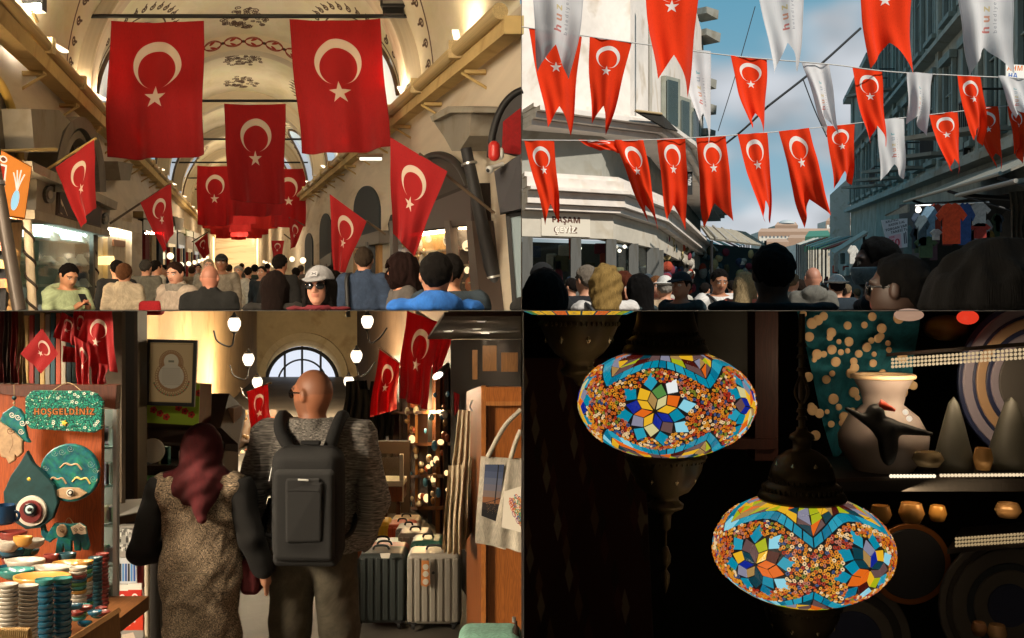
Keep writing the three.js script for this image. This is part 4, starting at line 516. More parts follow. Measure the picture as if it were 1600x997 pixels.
{
  const b = thing('corner_building', 'cream stuccoed corner building with projecting cornices and a dowry shop below', 'building', P(930, 485, 15.5));
  const up = [pl(815.5, 14.6), pl(1004, 15.8), pl(1042, 17.4), pl(1112, 30)], lo = [pl(815.5, 14.6), pl(958, 15.2), pl(1026, 17.6), pl(1106, 30)];
  world(b, 'upper_wall', pathWall(up, 3.0, 8.5, -0.25, 0.35), paleWall);
  world(b, 'first_floor_wall', pathWall(lo, 2.1, 3.0, -0.22, 0.4), plaster([0.36, 0.35, 0.30]));  // greyer stucco holds the shade between the cornices in its colour
  for (const [h0, h1, o] of [[2.78, 2.86, 0.28], [2.87, 2.95, 0.40], [2.96, 3.03, 0.52], [3.04, 3.10, 0.34]]) world(b, 'cornice', pathWall(up, h0, h1, o, 0.3), paleWall);
  for (const [h0, h1, o] of [[1.53, 1.61, 0.14], [1.62, 1.80, 0.22], [1.81, 1.86, 0.34], [1.87, 2.02, 0.20], [2.03, 2.1, 0.10]]) world(b, 'string_course', pathWall(lo, h0, h1, o, 0.3), paleWall);
  world(b, 'sign_band', pathWall(lo, 1.13, 1.52, 0.0, 0.3), plaster('#cfc6b6'));
  const bandTx = canvasTex(512, 256, (g, w, h) => { g.fillStyle = '#cfc6b6'; g.fillRect(0, 0, w, h); g.textAlign = 'center'; g.font = 'bold 92px sans-serif'; g.fillStyle = '#8c7b66'; g.fillText('PAŞAM', w / 2 + 5, 108); g.fillText('ÇEYİZ', w / 2 - 3, 222); g.fillStyle = '#4a1d16'; g.fillText('PAŞAM', w / 2, 103); g.fillText('ÇEYİZ', w / 2 - 8, 217); g.fillStyle = '#efe6d6'; g.font = 'bold 82px sans-serif'; g.fillText('ÇEYİZ', w / 2 - 10, 212); });  // offset tan letters paint the shadow of raised lettering
  const y0 = H + 1.145, y1 = H + 1.505, pA = P(846, 485, 14.72), pB = P(922, 485, 15.04), z = 0.012; { const q = [pA.clone().setY(y1), pB.clone().setY(y1), pB.clone().setY(y0), pA.clone().setY(y0)].map(p => p.add(V(0, 0, z))); world(b, 'sign_lettering', fitUV(prism(q, 0.008), [q[0], q[1], q[3]]), mat('#ffffff', 0.7, { map: bandTx })); }
  const smallTx = canvasTex(256, 128, (g, w, h) => { g.fillStyle = '#b5ad9e'; g.fillRect(0, 0, w, h); g.fillStyle = '#3a221c'; g.font = 'bold 56px sans-serif'; g.textAlign = 'center'; g.fillText('PAŞAM', w / 2, 56); g.fillText('ÇEYİZ', w / 2, 114); });
  { const a = P(966, 485, 15.5), c = P(1006, 485, 16.9), q = [a.clone().setY(y1), c.clone().setY(y1), c.clone().setY(y0 + 0.04), a.clone().setY(y0 + 0.04)].map(p => p.add(V(-0.02, 0, 0.06))); world(b, 'corner_lettering', fitUV(prism(q, 0.008), [q[0], q[1], q[3]]), mat('#ffffff', 0.7, { map: smallTx })); }
  // shop interior and glazing below
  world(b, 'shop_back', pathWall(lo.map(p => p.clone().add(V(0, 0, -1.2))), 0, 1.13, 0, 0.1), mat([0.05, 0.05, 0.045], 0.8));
  for (const [x, d] of [[817, 14.62], [900, 14.95], [955, 15.2], [990, 16.2], [1020, 17.3], [1030, 17.9]]) { const p = pl(x, d); world(b, 'pillar', boxAt(V(Math.max(p.x, 0.09), H + 0.565, p.z - 0.05), x === 1020 ? 0.22 : 0.16, 1.12, 0.16), plaster([0.13, 0.13, 0.12])); }  // pillars coloured dark to stand for shade below the cornice
  world(b, 'shop_glass', pathWall(lo, 0, 1.1, -0.08, 0.095), mat([0.8, 0.85, 0.84], 0.04, { transmission: 1, thickness: 0 }));
  const goods = ['#3a3128', '#7d2a3a', '#c7b37f', '#2f4a52', '#a8a298', '#5a5236', '#b0472e', '#d8d2c4', '#33405c'];
  for (let k = 0; k < 40; k++) { const x = R(830, 1020), d = x < 958 ? 15.6 : 15.6 + (x - 958) * 0.034 + 0.5; const p = P(x, R(385, 480), d), g = new RoundedBoxGeometry(R(0.1, 0.3), R(0.15, 0.4), 0.1, 2, 0.03); g.translate(p.x, p.y, p.z); world(b, 'shop_article', g, cloth(goods[k % 9])); }
  for (let k = 0; k < 7; k++) { const p = P(R(845, 1000), R(384, 392), 15.8), g = new THREE.SphereGeometry(0.03, 8, 6); g.translate(p.x, p.y, p.z); world(b, 'shop_lamp', g, glow([1, 0.9, 0.7], 3)); }
  // side windows and shutters high up
  for (const [x, y, w, h, d] of [[1052, 118, 11, 84, 18.6], [1072, 150, 8, 70, 21.5], [1088, 168, 6, 60, 24.5]]) { world(b, 'window_frame', pq([[x - w, y, d], [x + w, y + 6, d + 1.4], [x + w, y + h + 4, d + 1.4], [x - w, y + h, d]], 0.1), plaster([0.35, 0.36, 0.3])); world(b, 'window_pane', pq([[x - w * 0.7, y + 6, d - 0.03], [x + w * 0.7, y + 10, d + 1.0], [x + w * 0.7, y + h - 4, d + 1.0], [x - w * 0.7, y + h - 6, d - 0.03]], 0.03), mat([0.08, 0.11, 0.11], 0.15)); }
  world(b, 'drain_pipe', rod(P(1016, 176, 15.95), P(1016, -20, 15.95), 0.035), plaster([0.5, 0.46, 0.4]));
  for (const [y, w, h] of [[10, 12, 6], [44, 14, 8], [120, 10, 5], [160, 10, 5], [200, 9, 4]]) world(b, 'eaves_bracket', pq([[1104, y, 29], [1104 + w * 1.6, y + h, 29.5], [1104 + w * 1.5, y + h + 14, 29.5], [1104, y + 10, 29]], 0.6), plaster([0.32, 0.31, 0.27]));
  const can = thing('awning', 'small brown awning frame jutting from the cream building', 'awning', P(1020, 185, 15)); world(can, 'canvas', pq([[993, 173, 14.9], [1034, 178, 15.2], [1060, 205, 15.8], [1040, 200, 15.2]], 0.03), cloth('#2c261f')); world(can, 'front_rail', rod(P(993, 173, 14.88), P(1034, 178, 15.18), 0.02), mat([0.4, 0.28, 0.14], 0.5));
  // shop in the side street, crammed with goods
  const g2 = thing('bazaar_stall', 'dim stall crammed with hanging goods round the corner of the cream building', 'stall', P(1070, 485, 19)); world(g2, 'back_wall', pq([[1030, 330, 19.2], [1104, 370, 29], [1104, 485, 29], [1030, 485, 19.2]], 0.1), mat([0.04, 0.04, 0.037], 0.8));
  for (let k = 0; k < 70; k++) { const x = R(1036, 1085), y = R(362, 470), d = 18.4 + (x - 1030) * 0.11; const g = new THREE.SphereGeometry(R(0.05, 0.1), 7, 6); g.scale(1, R(0.8, 1.7), 0.7); const p = P(x, y, d); g.translate(p.x, p.y, p.z); world(g2, 'hanging_article', g, cloth(goods[k % 9])); }
  const cr = thing('market_awning', 'weathered flat awning over the stall beyond the cream building', 'awning', P(1140, 380, 24)); world(cr, 'canvas', pq([[1095, 352, 21], [1165, 362, 25], [1200, 384, 24], [1110, 372, 19]], 0.04), cloth('#a89f8e')); for (const [x, d] of [[1112, 19.1], [1196, 23.8]]) world(cr, 'post', rod(P(x, 485, d), P(x, 376, d), 0.03), darkMetal); for (let k = 0; k < 5; k++) world(cr, 'roof_slat', rod(P(1100 + k * 14, 350 + k * 3, 21 + k), P(1120 + k * 17, 372 + k * 2.6, 19.2 + k), 0.025), mat([0.35, 0.33, 0.3], 0.6));
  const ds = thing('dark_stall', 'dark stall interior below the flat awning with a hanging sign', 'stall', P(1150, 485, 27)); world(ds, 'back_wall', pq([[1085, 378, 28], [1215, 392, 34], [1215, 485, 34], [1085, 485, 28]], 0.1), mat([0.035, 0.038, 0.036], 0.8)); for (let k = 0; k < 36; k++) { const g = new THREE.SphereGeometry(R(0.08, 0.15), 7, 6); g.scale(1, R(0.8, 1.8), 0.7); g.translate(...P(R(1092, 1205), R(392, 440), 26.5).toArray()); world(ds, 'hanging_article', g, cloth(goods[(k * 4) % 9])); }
  const vs = thing('hanging_sign', 'vertical black sign with white letters behind the row of pennants', 'sign', P(1077, 300, 19)); printed(vs, 'sign_face', [[1072, 268, 19], [1082, 268, 19], [1082, 304, 19], [1072, 304, 19]], 0.05, canvasTex(32, 128, (g) => { g.fillStyle = '#141514'; g.fillRect(0, 0, 32, 128); g.fillStyle = '#ddd'; g.font = 'bold 22px sans-serif'; g.save(); g.translate(8, 8); g.rotate(Math.PI / 2); g.fillText('GİYİM', 4, -2); g.restore(); }));
}
// row of buildings on the shaded side
{
  const TW = 5, pane = mat([0.05, 0.075, 0.075], 0.12), frameM = plaster([0.24, 0.29, 0.27]);
  const bld = (d0, d1, v1, m, label, cols, trim) => {
    const t = thing('street_building', label, 'building', S(TW, -5, d0).setY(H));
    const lowY = d => { const p = S(TW, 0, d); p.y = H; return p; };
    world(t, 'wall', prism([lowY(d0), lowY(d1), S(TW, v1, d1), S(TW, v1, d0)], V(6, 0, 0)), m);
    for (const [v, o, h] of [[1.8, 0.45, 0.16], [1.98, 0.3, 0.12], [5.62, 0.38, 0.14], [5.78, 0.26, 0.1], [v1 - 0.3, 0.5, 0.3]]) if (v < v1) world(t, 'cornice', prism([[0, 0], [-o, 0], [-o, h], [0, h]].map(q => S(TW + q[0], v + q[1], d0)), S(0, 0, d1).sub(S(0, 0, d0))), trim);
    const n = cols, st = (d1 - d0) / n;
    for (let i = 0; i < n; i++) for (const [a, c] of [[2.5, 4.9], [6.3, 8.9], [9.7, 11.8]]) {
      if (c > v1 - 0.4) continue; const dc = d0 + st * (i + 0.5), hw = st * 0.24;
      const w = world(t, 'window', merge([[-1, 0.16], [1, 0.16]].map(([s, e]) => prism([[a - 0.1], [c + 0.1]].flatMap(([v], k) => (k ? [1, 0] : [0, 1]).map(q => S(TW - 0.14, v, dc + s * hw + (q - 0.5) * st * 0.07))), V(0.12, 0, 0))).concat([prism([dc - hw * 1.3, dc + hw * 1.3].flatMap((d, k) => (k ? [c + 0.3, c + 0.08] : [c + 0.08, c + 0.3]).map(v => S(TW - 0.24, v, d))), V(0.22, 0, 0)), prism([dc - hw * 1.25, dc + hw * 1.25].flatMap((d, k) => (k ? [a - 0.06, a - 0.2] : [a - 0.2, a - 0.06]).map(v => S(TW - 0.26, v, d))), V(0.24, 0, 0))])), frameM);
      const p = prism([S(TW - 0.03, a, dc - hw), S(TW - 0.03, a, dc + hw), S(TW - 0.03, c, dc + hw), S(TW - 0.03, c, dc - hw)], V(0.02, 0, 0)); p.translate(0, 0, 0); world(w, 'window_pane', p, pane);
      world(w, 'glazing_bar', merge(rod(S(TW - 0.06, a, dc), S(TW - 0.06, c, dc), 0.035, 0.035, 6), rod(S(TW - 0.06, (a + 2 * c) / 3, dc - hw), S(TW - 0.06, (a + 2 * c) / 3, dc + hw), 0.03, 0.03, 6)), frameM);
    }
    for (let i = 0; i <= n; i += 2) { const d = Math.min(d1 - 0.2, d0 + st * i + 0.2); world(t, 'pilaster', prism([S(TW - 0.12, 2.1, d), S(TW - 0.12, 2.1, d + st * 0.2), S(TW - 0.12, v1 - 0.3, d + st * 0.2), S(TW - 0.12, v1 - 0.3, d)], V(0.11, 0, 0)), m); }
    return t;
  };
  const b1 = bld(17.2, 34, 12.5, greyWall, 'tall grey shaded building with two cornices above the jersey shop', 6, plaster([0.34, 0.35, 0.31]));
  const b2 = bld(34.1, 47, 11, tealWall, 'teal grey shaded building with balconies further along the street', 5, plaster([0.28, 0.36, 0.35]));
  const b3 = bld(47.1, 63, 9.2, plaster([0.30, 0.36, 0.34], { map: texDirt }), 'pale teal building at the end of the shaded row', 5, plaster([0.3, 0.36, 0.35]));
  for (const [t, list] of [[b1, [[20, 2.3], [26, 2.3], [31, 2.3]]], [b2, [[36, 2.3], [41, 2.3], [39, 6.1]]]]) for (const [d, v] of list) { world(t, 'balcony_floor', prism([[0, 0], [-0.75, 0], [-0.75, 0.1], [0, 0.1]].map(q => S(TW + q[0], v + q[1], d)), V(-0.3 * 2.2, 0.161, -2.2)), plaster([0.25, 0.25, 0.22])); const rl = []; for (let k = 0; k <= 10; k++) { const dd = d + 0.22 * k; rl.push(rod(S(TW - 0.72, v + 0.1, dd), S(TW - 0.72, v + 0.85, dd), 0.018, 0.018, 5)); } rl.push(rod(S(TW - 0.72, v + 0.85, d), S(TW - 0.72, v + 0.85, d + 2.2), 0.03, 0.03, 6)); for (const dd of [d, d + 2.2]) rl.push(rod(S(TW - 0.72, v + 0.85, dd), S(TW, v + 0.85, dd), 0.025, 0.025, 6)); world(t, 'balcony_railing', merge(rl), black); }
  const side = plaster([0.55, 0.52, 0.47]);
  solo('gable_wall', 'pale gable beside the turret at the far end of the row', 'building', prism([S(TW, -4, 63.2), S(3.7, -4, 64), S(3.7, 3.0, 64), S(TW, 4.2, 63.2)], V(2, 0, -6)), side);
  // far townscape closing the street
  const fm = [plaster('#d9d2c6'), plaster('#cfc3b0'), plaster('#e2ddd4'), plaster('#b9ab98')];
  [[1196, 1232, 378, 150, 'white far house with flat roof at the street end'], [1232, 1262, 372, 165, 'cream far house with rows of windows at the street end'], [1252, 1290, 380, 140, 'pale far block behind the green roofed kiosk'], [1284, 1318, 372, 155, 'sandy far house beside the end of the shaded row'], [1186, 1330, 362, 230, 'long pale building on the far hillside skyline'], [1212, 1246, 352, 260, 'domed pale building on the skyline'], [1292, 1350, 345, 250, 'tall pale block on the far skyline']].forEach(([x0, x1, y, d, lab], i) => {
    const t = thing('far_house', lab, 'house', P((x0 + x1) / 2, 485, d)); world(t, 'wall', rectPx(x0, y, x1, 485, d, 8), fm[i % 4]); world(t, 'roof', pq([[x0 - 1, y, d - 0.3], [x1 + 1, y, d - 0.3], [x1 - 3, y - 5, d + 4], [x0 + 3, y - 5, d + 4]], 4), mat([0.4, 0.25, 0.17], 0.8));
    for (let a = x0 + 4; a < x1 - 4; a += 6) for (let b = y + 5; b < y + 30; b += 9) world(t, 'window', rectPx(a, b, a + 2.6, b + 4.5, d - 0.05, 0.04), mat([0.12, 0.13, 0.14], 0.3));
    if (i === 5) { const g = new THREE.SphereGeometry(L(13, d), 16, 8, 0, TAU, 0, Math.PI / 2); g.scale(1, 0.5, 1); at(g, P(1229, 350, d + 3)); world(t, 'dome', g, mat([0.4, 0.42, 0.42], 0.6)); }
  });
  const kio = thing('kiosk', 'kiosk with dark green roof far down the street', 'kiosk', P(1280, 485, 90)); world(kio, 'body', rectPx(1262, 376, 1294, 485, 90, 3), plaster('#b9b0a0')); world(kio, 'roof', pq([[1258, 370, 89.5], [1298, 368, 89.5], [1294, 360, 91], [1264, 361, 91]], 1.5), mat([0.05, 0.16, 0.11], 0.6));
  // far awnings climbing both sides
  const aw = ['#d8cfc2', '#b5462e', '#e3ddd2', '#7c8a86', '#c9b79a', '#e0d9cc', '#92352c', '#cfc9bd'];
  for (let k = 0; k < 16; k++) { const r = k % 2, d = 34 + k * 3.4, u = r ? 2.0 : -2.2, q = [S(u, -0.35, d), S(u + (r ? 1.6 : -1.2), 0.2, d), S(u + (r ? 1.6 : -1.2), 0.2, d + 3), S(u, -0.35, d + 3)]; const t = thing('street_awning', 'far ' + ['cream', 'rust red', 'white', 'grey green', 'beige', 'ivory', 'dark red', 'pale grey'][k % 8] + ' stall awning on the ' + (r ? 'shaded' : 'sunny') + ' side, ' + ['first', 'second'][k >> 3] + ' such down the street', 'awning', q[0], 'stall awnings down the street'); world(t, 'canvas', prism(q, V(0, -0.05, 0)), cloth(aw[k % 8])); for (const p of [q[0], q[3]]) world(t, 'post', rod(V(p.x, H, p.z), p, 0.035, 0.035, 6), darkMetal); }
  for (let k = 0; k < 12; k++) { const r = k % 2, d = 33 + k * 4, p = S(r ? 3.9 : -3.6, -1, d); const t = thing('far_stall', 'far dim stall with stacked goods under ' + (r ? 'shaded' : 'sunny') + ' side awning number ' + ['one', 'two', 'three', 'four', 'five', 'six'][k >> 1], 'stall', V(p.x, H, p.z), 'stalls down the street'); world(t, 'counter', boxAt(V(p.x, H + 0.7, p.z), 1.6, 1.4, 3), mat([0.06, 0.055, 0.05], 0.8)); for (let i = 0; i < 8; i++) world(t, 'stacked_article', boxAt(V(p.x + (r ? -0.86 : 0.86), H + R(0.3, 2.2), p.z + R(-1.3, 1.3)), 0.16, R(0.2, 0.5), R(0.2, 0.4), 0.04), cloth(aw[(i * 3 + k) % 8])); }
}
// shaded shop with jerseys
{
  const t = thing('shop_awning', 'long pale awning edge over the jersey shop', 'awning', S(3.2, 0.95, 18)); world(t, 'canvas', prism([S(3.2, 0.95, 13.6), S(3.2, 0.95, 23.4), S(4.98, 1.7, 23.4), S(4.98, 1.7, 13.6)], V(0, -0.04, 0)), cloth('#8f897c')); world(t, 'front_rail', rod(S(3.18, 0.94, 13.5), S(3.18, 0.94, 23.5), 0.03, 0.03, 8), mat([0.4, 0.38, 0.33], 0.7)); for (const d of [14, 18, 22.5]) world(t, 'support_arm', rod(S(4.9, 0.4, d), S(3.25, 0.92, d), 0.03, 0.03, 6), darkMetal);
  const t2 = thing('shop_awning', 'white folding awning jutting in at the frame edge', 'awning', S(2.6, 0.67, 11.5)); world(t2, 'canvas', prism([S(2.55, 0.64, 10.1), S(2.55, 0.64, 13.3), S(4.2, 1.05, 13.3), S(4.2, 1.05, 10.1)], V(0, -0.05, 0)), cloth('#bdb6a8')); world(t2, 'front_rail', rod(S(2.53, 0.62, 10.05), S(2.53, 0.62, 13.35), 0.025, 0.025, 8), mat([0.4, 0.38, 0.33], 0.7)); world(t2, 'support_arm', rod(S(4.2, 0.5, 13.2), S(2.6, 0.62, 13.2), 0.03, 0.03, 6), darkMetal);
  const t3 = thing('shop_awning', 'small grey awning behind the price poster', 'awning', P(1395, 335, 27)); world(t3, 'canvas', pq([[1382, 336, 26], [1418, 319, 22], [1418, 332, 22], [1384, 338, 26]], 0.05), cloth('#9a9a90'));
  const t4 = thing('shop_awning', 'slanting pale roof sheet beside the masked man', 'awning', P(1330, 380, 32)); world(t4, 'sheet', pq([[1298, 392, 30], [1350, 360, 30], [1356, 362, 29], [1304, 396, 29]], 0.06), cloth('#c9c4b8')); world(t4, 'post', rod(P(1350, 485, 30), P(1350, 362, 30), 0.04), darkMetal);
  const sh = thing('clothes_shop', 'dark shop interior behind the hanging jerseys', 'shop', P(1500, 485, 20)); world(sh, 'back_wall', pq([[1405, 320, 26], [1475, 316, 20.5], [1604, 300, 19], [1604, 485, 19], [1405, 485, 26]], 0.1), mat([0.035, 0.035, 0.035], 0.8)); world(sh, 'shop_lamp', at(new THREE.SphereGeometry(L(4.5, 18), 10, 8), P(1435, 328, 18)), glow([1, 0.95, 0.85], 3)); world(sh, 'hanging_rail', rod(P(1430, 322, 18), P(1545, 316, 18), 0.025), steel);  // near-black back wall puts the shade of the interior into its colour
  const cols = ['#3b4a5e', '#5b6a78', '#26323f', '#7a2a24', '#8ea0ad', '#2c4638', '#6b5a28', '#394e3c', '#46303c'];
  const shirt = (x, y, w, h, d, m, label, num, col) => { const o = thing('hanging_shirt', label, 'shirt', P(x, y + h, d)), k = d / F; const pts = [[-0.26, 0.5], [-0.12, 0.56], [0, 0.52], [0.12, 0.56], [0.26, 0.5], [0.5, 0.25], [0.38, 0.12], [0.28, 0.22], [0.27, -0.5], [-0.27, -0.5], [-0.28, 0.22], [-0.38, 0.12], [-0.5, 0.25]].map(p => [p[0] * w * k, p[1] * h * k]); const g = shapeGeo(pts, 0.03, 0.012); at(g, P(x, y + h / 2, d)); world(o, 'fabric', g, m); if (num) { const tx = canvasTex(64, 64, (c) => { c.fillStyle = col; c.fillRect(0, 0, 64, 64); c.fillStyle = '#f0f0ee'; c.font = 'bold 50px sans-serif'; c.textAlign = 'center'; c.fillText(num, 32, 50); }); printed(o, 'shirt_number', [[x - w * 0.16, y + h * 0.26, d - 0.02], [x + w * 0.16, y + h * 0.26, d - 0.02], [x + w * 0.16, y + h * 0.5, d - 0.02], [x - w * 0.16, y + h * 0.5, d - 0.02]], 0.005, tx); } return o; };
  shirt(1486, 322, 46, 58, 16.6, cloth('#d8481e'), 'orange football shirt with number 15', '15', '#d8481e'); shirt(1507, 322, 30, 60, 17.1, cloth('#274a86'), 'blue football shirt beside the orange one'); shirt(1529, 320, 34, 34, 17.4, cloth('#a8adb0'), 'white football shirt with number 10', '10', '#3a4456'); shirt(1531, 350, 30, 22, 17.4, cloth('#8c2a22'), 'red sports shorts below the white football shirt'); shirt(1452, 326, 26, 44, 17.2, cloth('#6f8fa6'), 'pale blue shirt hanging beside a rust one'); shirt(1462, 322, 24, 42, 17.6, cloth('#8a3220'), 'rust red shirt behind the pale blue one'); shirt(1440, 340, 22, 44, 17, cloth('#4a5a62'), 'slate shirt on the end of the rail near the poster'); shirt(1462, 360, 16, 14, 16.8, cloth('#c9c9c4'), 'small white card shirt under the rust one'); shirt(1446, 372, 34, 30, 17, cloth('#3c5236'), 'olive striped garment lowest on the rail'); shirt(1418, 356, 20, 40, 19, cloth('#5f7c80'), 'teal grey dress beside the price poster'); shirt(1332, 386, 16, 26, 20, cloth('#d6d2ca'), 'white shirt hanging alone beyond the masked man'); shirt(1306, 398, 8, 26, 24, cloth('#bdb9b0'), 'far white garment over the crowd');
  for (let k = 0; k < 14; k++) shirt(R(1425, 1560), R(335, 372), R(14, 24), R(24, 40), 18.6, cloth(cols[k % 9]), 'dim garment in the depth of the clothes shop, ' + ORD[k] + ' hung').userData.group = 'garments inside the clothes shop';
  solo('curtain', 'beige canvas curtain hanging under the white folding awning', 'curtain', drape([[1577, 300], [1604, 298], [1604, 384], [1582, 386]], 11.8, { fold: 0.05, waves: 3 }), cloth('#7f786a'));
  const ps = thing('price_poster', 'white handwritten price poster with pink 60', 'poster', P(1398, 390, 14)); printed(ps, 'poster_sheet', [[1377, 344, 14], [1418, 341, 14], [1418, 386, 14], [1388, 390, 14]], 0.01, canvasTex(256, 288, (g, w, h) => { g.fillStyle = '#e9e6e6'; g.fillRect(0, 0, w, h); g.fillStyle = '#26242a'; g.font = 'bold 30px sans-serif'; g.fillText('KALİTELİ', 40, 40); g.fillText('KADIN 3 AL', 66, 76); g.font = 'bold 34px sans-serif'; g.fillText('YORGAN VAR', 34, 116); g.fillText('TANESİ TL', 84, 150); g.fillStyle = '#f3c9cf'; g.fillRect(60, 166, 120, 122); g.fillStyle = '#d5354c'; g.font = 'bold 26px sans-serif'; g.fillText('SON', 64, 192); g.font = 'bold 96px sans-serif'; g.fillText('60', 62, 276); g.fillStyle = '#50505a'; g.fillRect(206, 170, 12, 100); g.fillRect(224, 160, 10, 110); }));
  const ah = thing('shop_sign', 'white sign with orange and blue letters behind the banners', 'sign', P(1590, 125, 14)); printed(ah, 'sign_face', [[1572, 100, 14], [1604, 102, 14], [1604, 126, 14], [1572, 124, 14]], 0.03, canvasTex(128, 96, (g, w, h) => { g.fillStyle = '#e8e4dc'; g.fillRect(0, 0, w, h); g.font = 'bold 44px sans-serif'; g.fillStyle = '#d96a1e'; g.fillText('AHM', 8, 42); g.fillStyle = '#2a56a8'; g.fillText('HA', 16, 88); }));
  const by = thing('sign_board', 'narrow vertical black sign with pale letters under the red pennant', 'sign', P(1512, 248, 24)); printed(by, 'sign_face', [[1506, 222, 24], [1517, 220, 24], [1517, 250, 24], [1506, 252, 24]], 0.06, canvasTex(48, 128, (g, w, h) => { g.fillStyle = '#111'; g.fillRect(0, 0, w, h); g.fillStyle = '#cfcfca'; g.font = 'bold 34px sans-serif'; ['B', 'A', 'Y'].forEach((c, i) => g.fillText(c, 12, 38 + i * 40)); }));
}
// strings of pennants
const bannerTex = canvasTex(256, 512, (g, w, h) => { g.fillStyle = '#e8e6e6'; g.fillRect(0, 0, w, h); for (let i = 0; i < 400; i++) { g.fillStyle = 'rgba(120,120,130,0.03)'; g.fillRect(rnd() * w, rnd() * h, 3, 30); } g.save(); g.translate(150, 330); g.rotate(-Math.PI / 2); g.font = 'bold 54px sans-serif'; ['h', 'u', 'z', 'u', 'r'].forEach((c, i) => { g.fillStyle = ['#cf7a74', '#d99a80', '#d8c492', '#b4bcc4', '#86bcc2'][i]; g.fillText(c, i * 46, 0); }); g.font = '24px sans-serif'; g.fillStyle = '#9a9aa2'; g.fillText('b e l e d i y e s i', 0, 34); g.restore(); g.strokeStyle = '#c4c2c4'; g.lineWidth = 3; g.strokeRect(4, 4, w - 8, h - 8); });
{
  const wb = mat('#ffffff', 0.9, { map: bannerTex, transmission: 0.4, thickness: 0 });
  const N = 0.25, G1 = 'pennants strung over the street';
  const red = (c, d, label, o = {}) => solo('pennant', label, 'pennant', drape(c, d, { notch: N, fold: 0.055, waves: 1.3, ph: (c[0][0] * 0.7) % 6, curl: 0.14, nu: 18, nv: 24, twist: Math.sin(c[0][0] * 1.7) * 0.9, ...o }), flagBright, G1);
  const wh = (c, d, label, o = {}) => solo('white_pennant', label, 'pennant', drape(c, d, { notch: N, fold: 0.05, waves: 1.2, ph: (c[0][0] * 0.9) % 6, curl: 0.12, nu: 18, nv: 24, twist: Math.sin(c[0][0] * 2.3) * 0.8, ...o }), wb, G1);
  wh([[831, -70], [919, -70], [898, 130], [834, 98]], 7, 'grey white banner hanging in front of the cream wall'); wh([[1176, -66], [1262, -66], [1256, 104], [1208, 118]], 7, 'white banner against the blue sky beside a cable'); wh([[1486, -70], [1582, -70], [1574, 122], [1520, 116]], 7, 'white banner against the dark grey building');
  red([[1005, -60], [1097, -60], [1083, 142], [1016, 136]], 7, 'large red pennant at the top with one half in shadow'); red([[1338, -62], [1425, -62], [1419, 120], [1350, 112]], 7, 'large bright red pennant at the top between sky and grey building');
  red([[826, 44], [909, 57], [893, 208], [855, 202]], 9, 'red pennant half covered by the grey white banner'); red([[921, 58], [987, 67], [953, 210], [921, 190]], 9, 'red pennant alone against the cream upper wall'); red([[1141, 87], [1198, 92], [1200, 212], [1160, 208]], 9, 'red pennant against the sky below the cable'); wh([[1062, 76], [1110, 80], [1118, 222], [1082, 200]], 10, 'plain white pennant in front of the cream building side');
  wh([[1253, 98], [1295, 100], [1306, 214], [1289, 210]], 9, 'twisted white pennant against the sky', { fold: 0.06 }); red([[1331, 106], [1378, 112], [1391, 230], [1350, 226]], 9.4, 'red pennant hanging in front of the roof edge'); wh([[1418, 112], [1458, 115], [1447, 214], [1425, 190]], 9.4, 'crumpled white pennant in front of the shaded windows', { fold: 0.05 }); red([[1496, 118], [1533, 120], [1560, 222], [1512, 222]], 9.4, 'red pennant below the white banner with text'); wh([[1560, 118], [1604, 122], [1604, 196], [1584, 186]], 9.4, 'white pennant cut by the frame under the letters');
  red([[819, 220], [866, 220], [877, 348], [852, 352]], 11, 'narrow red pennant beside the dowry shop letters'); red([[903, 218], [962, 220], [976, 240], [925, 232]], 11, 'red pennant blown flat along its string', { notch: 0.05 }); red([[960, 219], [1005, 219], [1031, 360], [1006, 350]], 11, 'slanting twisted red pennant beside the cornice corner', { fold: 0.07 }); red([[1027, 217], [1071, 215], [1075, 360], [1040, 345]], 11, 'red pennant before the crammed stall'); red([[1088, 214], [1134, 213], [1142, 350], [1100, 354]], 11, 'red pennant over the flat market awning'); red([[1152, 210], [1199, 207], [1217, 346], [1186, 350]], 11, 'red pennant against cloudy sky, next to the widest one'); red([[1217, 205], [1264, 200], [1293, 342], [1255, 354]], 11, 'widest lower red pennant against the cloudy sky');
  red([[1290, 197], [1336, 194], [1336, 288], [1307, 294]], 12, 'small red pennant behind the twisted white one'); wh([[1370, 187], [1413, 183], [1420, 278], [1379, 282]], 12, 'lower white pennant before the teal building'); red([[1451, 179], [1496, 174], [1511, 272], [1473, 274]], 12, 'red pennant in front of the balcony windows'); red([[1518, 168], [1559, 166], [1572, 264], [1539, 268]], 12, 'darker red pennant behind the one with text banner'); red([[1574, 164], [1604, 172], [1604, 256], [1590, 240]], 12, 'red pennant cut by the frame beside the folding awning');
  const st = mat([0.5, 0.48, 0.45], 0.7); const strings = [[[815.5, 42, 9], [990, 67, 9], [1150, 88, 9], [1300, 101, 9], [1390, 112, 9.4], [1604, 123, 9.4]], [[815.5, 219, 11], [1000, 219, 11], [1150, 211, 11], [1290, 198, 12], [1420, 183, 12], [1604, 162, 12]], [[815.5, -62, 7], [1100, -62, 7], [1604, -68, 7]]];
  strings.forEach((s, i) => solo('pennant_string', ['upper string carrying red and white pennants', 'lower string carrying the long row of red pennants', 'topmost string holding the large banners'][i], 'string', tube(s.map(p => P(...p)), 0.006, 60, 5), st));
